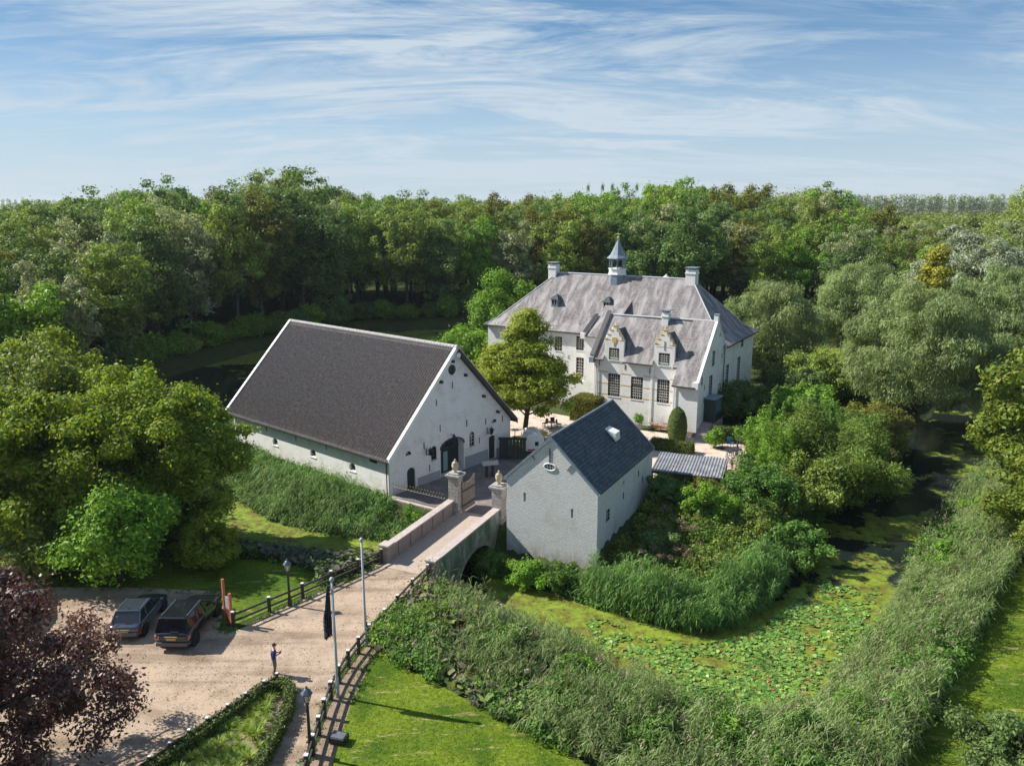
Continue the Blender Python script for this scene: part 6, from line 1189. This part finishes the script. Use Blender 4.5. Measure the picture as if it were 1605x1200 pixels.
def plumes(P, h, name, label):
    P = P[dry(P)]; z = terrain_z(P) + h * RNG.uniform(.85, 1.25, len(P)); C_ = np.repeat(np.stack([P[:, 0], P[:, 1], z], 1), 5, 0); C_ += RNG.normal(size=C_.shape) * np.array([.05, .05, .10]); T = RNG.normal(size=C_.shape) * .5 + np.array([.3, -.1, 1]); stuff(name, leaf_geo(C_, RNG.normal(size=C_.shape), .09 * RNG.uniform(.6, 1.3, len(C_)), .3, T), 'plume', label)
LM['plume'] = leafmat('reed_plumes', [(.30, .25, .17), (.22, .16, .12), (.40, .36, .26)], trans=.2, hv=0)
plumes(in_poly(BANK_B, 1500), 1.7, 'reed_plumes', 'pale brown seed plumes standing above the right bank reeds'); plumes(in_poly(BANK_A, 700), 1.4, 'reed_plumes', 'pale brown seed plumes above the near bank reeds')
cover([(19.6, 32.8), (23.4, 37), (27.7, 42), (31.6, 46.7), (33, 49.5), (29, 47), (25, 42), (20.5, 36.5)], 9, .9, 'nettle', 'nettles', 'bright green nettles along the edge of the right lawn strip', size=.10, nl=80)
cover(BANK_B, 4.5, 1.3, 'nettle', 'undergrowth', 'fresh green herbs filling gaps between the reeds of the right bank', size=.10, nl=80, pr=.5, mask=lambda P, n: nz(P, .2, 4.4) < -.05)
cover([(3, 31), (12.5, 27), (17, 30.5), (19, 34), (15, 35), (8, 36), (2, 38)], 3.5, 1.25, 'nettle', 'herbs', 'green herbs and brown stalks at the bottom of the near bank', size=.09, nl=80, pr=.45, mask=lambda P, n: n > .0)
# island: reeds at the water, herbs above
ISL_R = [(2.0, 51.0), (3.8, 49.4), (6.0, 47.6), (8.4, 46.1), (11.2, 44.8), (14.2, 45.8), (17.2, 48.8), (20.2, 53.2), (25.2, 61.2), (31.6, 71.6), (41.5, 83.7), (38.5, 86), (30, 78.5), (24, 70), (18.8, 64.5), (14.5, 58.5), (8.6, 52.6), (6.8, 50.8)]
REED_I = [(4.4, 48.9), (6.0, 47.2), (8.4, 45.6), (11.2, 44.2), (14.4, 45.2), (17.5, 48.2), (19.6, 51.4), (17.8, 52.6), (15.4, 49.8), (13.0, 47.8), (10.6, 47.2), (8, 48.8), (6.4, 50.0)]
P = in_poly(REED_I, int(area(REED_I) * 75)); reeds(P, 2.0, 'reedgreen', 'reed_bed', 'upright green reeds at the tip of the island facing the lily pads', wd=.022, lean=.18)
ISL_F = [(6.9, 52.0), (9, 50), (13, 48.6), (17, 51.6), (20, 56), (25, 63), (31, 72), (36.5, 79), (33, 82), (28, 77.5), (26.2, 74), (21.3, 67.8), (18.5, 65.4), (12.3, 65.2), (11.6, 61.4)]
cover(ISL_R, 7, 1.2, 'nettle', 'undergrowth', 'dense green herbs on the island bank between gatehouse and moat', size=.10, nl=85, pr=.5); cover(ISL_F, 5, 1.5, 'oak', 'undergrowth', 'dark leafy undergrowth behind the reeds of the island bank', size=.11, nl=90, pr=.6)
P = in_poly([(8.6, 50), (13, 50.5), (14, 56), (12.5, 58.5), (10.2, 55)], 46); z = terrain_z(P) + 1.6; stuff('dry_flowers', puff(np.stack([P[:, 0], P[:, 1], z + RNG.uniform(0, .7, len(P))], 1), .26, 90, .045, .5), 'dry', 'pinkish brown dry flower heads among the herbs beside the gatehouse')
cover([(-4, 54.6), (-1.6, 53), (1.2, 50.8), (4, 49.6), (5.2, 50.4), (.2, 54.0), (-2.2, 55.6)], 6, .7, 'nettle', 'undergrowth', 'green herbs at the foot of the gatehouse front wall', nl=70)
# barn bank and the moat left of the bridge
BARN_B = [(-11.4, 60.4), (-9.4, 59.9), (-6.2, 58.6), (-9.2, 58.0), (-13.5, 58.8), (-19.5, 61.4), (-26, 68), (-32, 75.8), (-34, 82), (-31, 79.5), (-29.8, 75.9), (-21.7, 68.9)]
P = in_poly(BARN_B, int(area(BARN_B) * 42)); P = P[RNG.random(len(P)) < .7]; reeds(P, .75, 'reed', 'reed_bed', 'green reeds and nettles in front of the long barn wall', wd=.022, lean=.35); cover(BARN_B, 8, .45, 'nettle', 'nettles', 'dense nettles on the bank below the barn', size=.10, nl=85)
STRIP = [(-11.4, 60.4), (-9.4, 59.9), (-10.3, 61.9), (-28.6, 77.2), (-31, 79.5), (-29.8, 75.9), (-21.7, 68.9)]
cover(STRIP, 13, .32, 'nettle', 'herbs', 'low herbs growing right up to the foot of the long barn wall', size=.09, nl=60, pr=.38)
P = in_poly(STRIP + [], int(area(STRIP) * 12)); reeds(P, .8, 'reedgreen', 'reed_bed', 'loose reeds close to the foot of the long barn wall', wd=.022, lean=.4)
P = in_poly(BARN_B, int(area(BARN_B) * 11)); reeds(P, 1.5, 'reedgreen', 'reed_bed', 'tall loose reeds scattered over the bank below the barn', wd=.022, lean=.3)
EDGE_L = [(-6.2, 51.6), (-8.6, 50.6), (-10.4, 48.7), (-12.4, 46.8), (-13.2, 48.4), (-17, 50.3), (-22, 51.6), (-24, 53.5), (-23, 57.6), (-17, 55.8), (-12, 54.4), (-8.6, 53)]
P = in_poly(EDGE_L, int(area(EDGE_L) * 42)); k = P[:, 0] < -11.5 + nz(P, .3) * 3; bigleaves(P[k], 'burrdark', 'butterbur', 'dull greyish butterbur leaves beneath the broad tree left of the drive', .17, .6); bigleaves(P[~k], 'burr', 'butterbur', 'yellow and green butterbur leaves behind the left fence', .17, .6); cover(EDGE_L, 2.5, .6, 'nettle', 'undergrowth', 'green herbs on the bank left of the bridge')
# lily pads
LILY = [(2.2, 43.4), (4.6, 40.4), (7.2, 37.2), (10, 34.8), (13, 34.0), (16.4, 35.4), (20.4, 41.0), (24.6, 47.6), (26.5, 53.5), (22.4, 53.2), (18.6, 48.2), (14.4, 44.2), (10.8, 43.3), (7.6, 45.2), (5.2, 46.6), (4.2, 46.4)]
P = in_poly(LILY, 11000); q = nz(P, .35, 2) ; c_ = np.hypot(P[:, 0] - 14.5, P[:, 1] - 41.5); q2 = nz(P, 1.1, 12.); k = (q * 5 + q2 * 3.5 - c_ * .30 + RNG.normal(size=len(P)) * .6 > -2.7) & (terrain_z(P) < -2.25); P = P[k]; n = len(P)
C_ = np.stack([P[:, 0], P[:, 1], np.full(n, WATER_Z + .03) + RNG.uniform(0, .05, n)], 1); Nn = unit(np.array([0, 0, 1.]) + RNG.normal(size=(n, 3)) * .22); T = RNG.normal(size=(n, 3)); T = unit(T - (T * Nn).sum(1, keepdims=True) * Nn); B = np.cross(Nn, T); R_ = (.135 * RNG.uniform(.55, 1.35, n))[:, None]
o = link('lily_pads', quad_mesh('lily_pads', np.stack([C_ + (T * math.cos(2 * PI * i / 8) + B * math.sin(2 * PI * i / 8)) * R_ * (1 if i else .2) for i in range(8)], 1).reshape(-1, 3), 8), LM['lily'], None, uv=False); tag(o, 'round water lily pads covering the near corner of the moat', 'lily pads', kind='stuff')
P = P[RNG.permutation(n)[:90]]; stuff('lily_flowers', puff(np.stack([P[:, 0], P[:, 1], np.full(len(P), WATER_Z + .12)], 1), .04, 9, .03, .5), 'lilyf' if 'lilyf' in LM else 'silver', 'small whitish water lily flowers among the pads')
# loose stones, weeds and litter on the gravel
P = in_poly(GRAVEL, 16000); P = P[(P[:, 0] > -30)]; nS = len(P); sz_ = .016 * RNG.uniform(.6, 2.2, nS) ** 1.3; M['stones'] = leafmat('loose_stones', [(.16, .12, .09), (.34, .27, .21), (.5, .42, .34), (.62, .54, .46)], trans=0, hv=0, rough=.9)
o = link('loose_stones', quad_mesh('loose_stones', leaf_geo(np.stack([P[:, 0], P[:, 1], .014 + sz_ * .7], 1), np.array([-.5, .1, 1.]) + RNG.normal(size=(nS, 3)) * .5, sz_, .8)), M['stones'], None, uv=False); tag(o, 'loose stones scattered on the gravel drive', 'gravel', kind='stuff')
def edge_weeds(line, n, wdt, name, label, lm='nettle', h=.14):
    A = np.array(line); k = RNG.integers(0, len(A) - 1, n); t = RNG.random((n, 1)); P = A[k] * (1 - t) + A[k + 1] * t + RNG.normal(size=(n, 2)) * wdt; P = P[nz(P, 1.3, 4.) + RNG.normal(size=n) * .15 > -.05]; C_ = np.stack([P[:, 0], P[:, 1], np.full(len(P), .03)], 1); stuff(name, puff(C_, h * RNG.uniform(.4, 1.3, len(P)), 12, .05, .7, .3), lm, label)
edge_weeds([(-16.9, 41.4), (-15.9, 41.2), (-14.2, 43.4), (-12.1, 45.8), (-10.3, 47.8), (-8.9, 50.1)], 420, .16, 'weeds', 'weeds along the left edge of the drive under the fence'); edge_weeds([(-5.5, 49), (-7.2, 43.9), (-8.3, 40.2), (-9.0, 37.0), (-9.1, 31), (-8.9, 28)], 500, .18, 'weeds', 'weeds along the right edge of the drive under the fence')
edge_weeds([(-32, 46.5), (-24, 46.4), (-18.6, 45.9), (-17.7, 44.6), (-16.9, 41.4)], 500, .25, 'weeds', 'weeds and rough grass at the back edge of the parking area'); edge_weeds([(-7.9, 34.5), (-7.5, 38), (-6.5, 41.5)], 220, .2, 'weeds', 'weeds between the fence verge and the near lawn', 'grass2' if 'grass2' in LM else 'nettle')
# lawn tufts
def tufts(poly, dens, name, label):
    P = in_poly(poly, int(area(poly) * dens)); n = len(P); C_ = np.stack([P[:, 0], P[:, 1], np.full(n, .03)], 1); stuff(name, leaf_geo(C_, np.stack([RNG.normal(size=n), RNG.normal(size=n), RNG.normal(size=n) * .35 + .5], 1), .045 * RNG.uniform(.5, 1.3, n), .3), 'grass', label)
LM['grass'] = leafmat('grass_blades', [(.08, .13, .01), (.14, .20, .015), (.22, .27, .03), (.34, .30, .10)], trans=.2, patch=.5)
tufts([(-8.4, 39.4), (-6.9, 38.4), (-3.3, 35.4), (-0.1, 32.8), (2.8, 30.4), (4.5, 28), (-8.6, 28)], 120, 'grass', 'short grass blades of the near lawn'); tufts([(14, 27.5), (17.2, 30.1), (20.0, 33.3), (23.4, 37), (27.7, 42), (31.7, 46.7), (36, 49), (34, 38), (24, 27)], 90, 'grass', 'short grass blades of the right lawn strip')

# ================================================================== the wood behind
KINDS = [('oak', 'oak', 'bark', 'mid green oak in the wood around the castle'), ('oak', 'oakdark', 'bark', 'dark green oak in the wood around the castle'), ('oak', 'grey', 'bark_pale', 'grey green tree in the wood around the castle'), ('oak', 'olive', 'bark', 'olive tinted tree in the wood around the castle'), ('oak', 'bright', 'bark', 'lighter green tree in the wood around the castle')]
protos = []
for ki, (nm, lm, bk_, lb) in enumerate(KINDS):
    for v_ in range(3 if ki < 2 else 2):
        t = make_tree('forest_tree', 5.6 + .4 * v_, 22.0, 2.5 + 2.2 * v_, 150, 130, .25, 1.25, lm, 200 + ki * 10 + v_, .38, bk_, rough=.6, nb=16, rin=.4, label=lb, group=lb.replace(' in the', 's in the', 1)); protos.append((ki, t))
used = set(); cnt = 0
OUT2 = OUTER
SKX = [-200, 0, 70, 85, 130, 200, 300, 325, 345, 420, 440, 520, 540, 600, 640, 700, 760, 800, 850, 930, 1000, 1020, 1050, 1100, 1120, 1180, 1230, 1260, 1310, 1335, 1400, 1480, 1535, 1560, 1580, 1605, 1800]
SKY_ = [324, 324, 322, 317, 313, 297, 293, 309, 308, 291, 277, 277, 305, 311, 303, 317, 311, 315, 306, 301, 305, 286, 279, 296, 303, 303, 295, 289, 300, 322, 333, 352, 350, 336, 300, 284, 290]
def hmax(px, dist): return np.clip(24 + (317 - np.interp(px, SKX, SKY_)) / 1240 * dist * 1.02, 12, 30.5)
pts = []; sp_ = 8.3
for j in range(60):
    for i in range(-32, 46):
        x = i * sp_ + (j % 2) * 4 + RNG.uniform(-2.4, 2.4); y = 70 + j * sp_ * .88 + RNG.uniform(-2.4, 2.4)
        if y > 330 or abs(x) > y * .68 + 10: continue
        pts.append((x, y))
pts = np.array(pts); d_o, i_o = poly_dist(pts, OUTER); depth = np.hypot(pts[:, 0], pts[:, 1])
px_b = 802.5 + 1240 * pts[:, 0] / (pts[:, 1] * math.cos(PITCH) + 8 * 1)
ok = (~i_o) & (d_o > 4.5) & (((pts[:, 0] < -48) & (pts[:, 1] > 92)) | (pts[:, 1] > 128) & (pts[:, 0] < 62) | (pts[:, 1] > 138))
pts, px_b, depth = pts[ok], px_b[ok], depth[ok]; od = np.argsort(depth); pts, px_b, depth = pts[od], px_b[od], depth[od]
NIND = 290; col_pick = np.random.default_rng(5)
near_pts = pts[:NIND]
for (x, y), px in zip(near_pts, px_b[:NIND]):
    right = px > 800; w_ = [.30, .24, .16, .14, .16] if right else [.36, .36, .14, .08, .06]; ki = col_pick.choice(5, p=w_); c = [t for k_, t in protos if k_ == ki]; t = c[col_pick.integers(len(c))]
    hm = float(hmax(px, y)); frontness = np.clip((math.hypot(x, y) - (118 if x < -40 else 150)) / 45, 0, 1); H = hm * (.80 + .2 * frontness) * col_pick.uniform(.86, .95) if y < 200 else hm * col_pick.uniform(.88, .97)
    if x > 40 and y < 190: H *= .88
    first = id(t) not in used; o = t if first else copy_tree(t); used.add(id(t)); s = H / 22.0; o.location = (x, y, 0); ws = s * col_pick.uniform(.92, 1.15); o.scale = (ws, ws, s); o.rotation_euler = (0, 0, col_pick.uniform(0, 6.28))
for k_, t in protos:
    if id(t) not in used: t.location = (-70, 150, 0)
# understorey shrubs along the wood edge
US = [quad_mesh('understorey', puff(crown_puffs(2.6, 3.6, .1, 26, seed=300 + i), .9, 130, .2, .8)) for i in range(3)]
for i, m_ in enumerate(US): m_.materials.append(LM[['oak', 'bright', 'oakdark'][i]])
R5 = np.random.default_rng(15); ring_ = []
for a, b in zip(OUTER[15:27], OUTER[16:28]):
    a, b = np.array(a), np.array(b); d = b - a; L_ = np.linalg.norm(d); nrm = np.array([-d[1], d[0]]) / L_; nrm = -nrm
    for s in np.arange(0, L_, 4.4):
        q = a + d * s / L_; c0 = q + nrm * 3.6; _, ins = poly_dist(np.array([c0]), OUTER); c0 = q - nrm * 3.6 if ins[0] else c0; ring_.append(c0 + R5.uniform(-1, 1, 2))
for q in ring_:
    if q[0] > 58 and q[1] < 120: continue
    i = R5.integers(3); o = bpy.data.objects.new('understorey_shrub', US[i]); COL.objects.link(o); s = R5.uniform(.7, 1.3); o.location = (q[0], q[1], 0); o.scale = (s, s, s * R5.uniform(.7, 1.2)); o.rotation_euler = (0, 0, R5.uniform(0, 6)); tag(o, ['mid green', 'fresh green', 'dark green'][i] + ' bush at the foot of the trees along the far moat bank', 'bush', ['mid', 'fresh', 'dark'][i] + ' bushes along the far moat bank')
# the rest of the wood as one mass
rest = pts[NIND:]; far_ = []
for y in np.arange(300, 640, 13):
    for x in np.arange(-y * .70, y * .70, 13):
        px = 802 + 1240 * x / y
        if px > 1318 and y > 470: continue
        far_.append((x + RNG.uniform(-5, 5), y + RNG.uniform(-5, 5)))
far_ = np.array(far_); allp = np.concatenate([rest, far_]); px = 802.5 + 1240 * allp[:, 0] / allp[:, 1]
HH = hmax(px, allp[:, 1]) * RNG.uniform(.86, 1.0, len(allp)); HH = np.where(allp[:, 1] > 300, np.minimum(HH, 26.0) * .97, HH); HH = np.where(np.hypot(allp[:, 0] - 262, allp[:, 1] - 455) < 34, 9, HH); HH = np.where((allp[:, 1] > 300) & (px > 1318), 17.5 + RNG.uniform(-2, 2, len(allp)), HH)
C_ = []; Rr = []
for (x, y), H in zip(allp, HH):
    k = 7
    for _ in range(k): a = RNG.uniform(0, 2 * PI); r = 3.6 * math.sqrt(RNG.random()); C_.append((x + r * math.cos(a), y + r * math.sin(a), H - 2.2 - RNG.random() ** 1.3 * 5 * (r / 3.6 + .25))); Rr.append(RNG.uniform(1.7, 2.7))
C_ = np.array(C_); near_ = C_[:, 1] < 300; LM['wood'] = leafmat('wood_leaves', [(0.096, 0.159, 0.039), (0.178, 0.258, 0.054), (0.274, 0.344, 0.076), (0.138, 0.197, 0.061)], patch=.06)
if near_.any(): stuff('wood', puff(C_[near_], np.array(Rr)[near_], 90, .34, .8, .7), 'wood', 'dense wood beyond the first rows of trees', 'wood')
stuff('wood', puff(C_[~near_], np.array(Rr)[~near_] * 1.15, 46, .62, .8, .7), 'wood', 'far part of the wood reaching to the horizon', 'wood')
# distant tree lines beyond the fields
def treeline(x0, x1, y, H, step, name, label, lm='wood', y1=None):
    C_ = []; Rr = []
    for x in np.arange(x0, x1, step):
        yy = y + RNG.uniform(-8, 8) + ((y1 - y) * (x - x0) / (x1 - x0) if y1 else 0); h = H * RNG.uniform(.88, 1.05)
        for z in np.linspace(.25, .92, 5): C_.append((x + RNG.uniform(-1, 1), yy, h * z)); Rr.append(H * .15)
    stuff(name, puff(np.array(C_), np.array(Rr), 70, 1.3, 1.0, .7), lm, label, 'trees')
treeline(430, 900, 1150, 33, 7, 'poplar_row', 'distant straight row of trees on the right horizon'); treeline(-1500, -780, 1900, 29, 11, 'distant_trees', 'bluish distant tree line on the left horizon'); treeline(-300, 1400, 2300, 30, 14, 'distant_trees', 'farthest pale tree line along the horizon'); treeline(300, 560, 700, 15, 8, 'distant_trees', 'low trees around the distant fields on the right')
# poplar tops left of centre-right skyline
for i in range(6):
    x = 22 + i * 3.9; e = copy_tree(protos[0][1]); e['label'] = 'slim pointed poplar top on the skyline behind the castle'; e['group'] = 'slim poplars on the skyline'; e.name = 'poplar_tree'; e.location = (x + RNG.uniform(-1, 1), 250, 0); s = 27.6 / 22 * RNG.uniform(.96, 1.0); e.scale = (s * .34, s * .34, s)

# ================================================================== air
M['haze'] = bpy.data.materials.new('haze'); M['haze'].use_nodes = True; nt = M['haze'].node_tree; nt.nodes.clear()
pv = N(nt, 'ShaderNodeVolumePrincipled'); pv.inputs['Color'].default_value = (.80, .88, .97, 1); pv.inputs['Density'].default_value = 0.00009; pv.inputs['Anisotropy'].default_value = 0.2; ho = N(nt, 'ShaderNodeOutputMaterial'); L(nt, pv.outputs[0], ho.inputs['Volume'])
tag(MB().box(-9000, 9000, -9000, 9000, -5.0, 38).build('haze', M['haze']), kind='stuff');
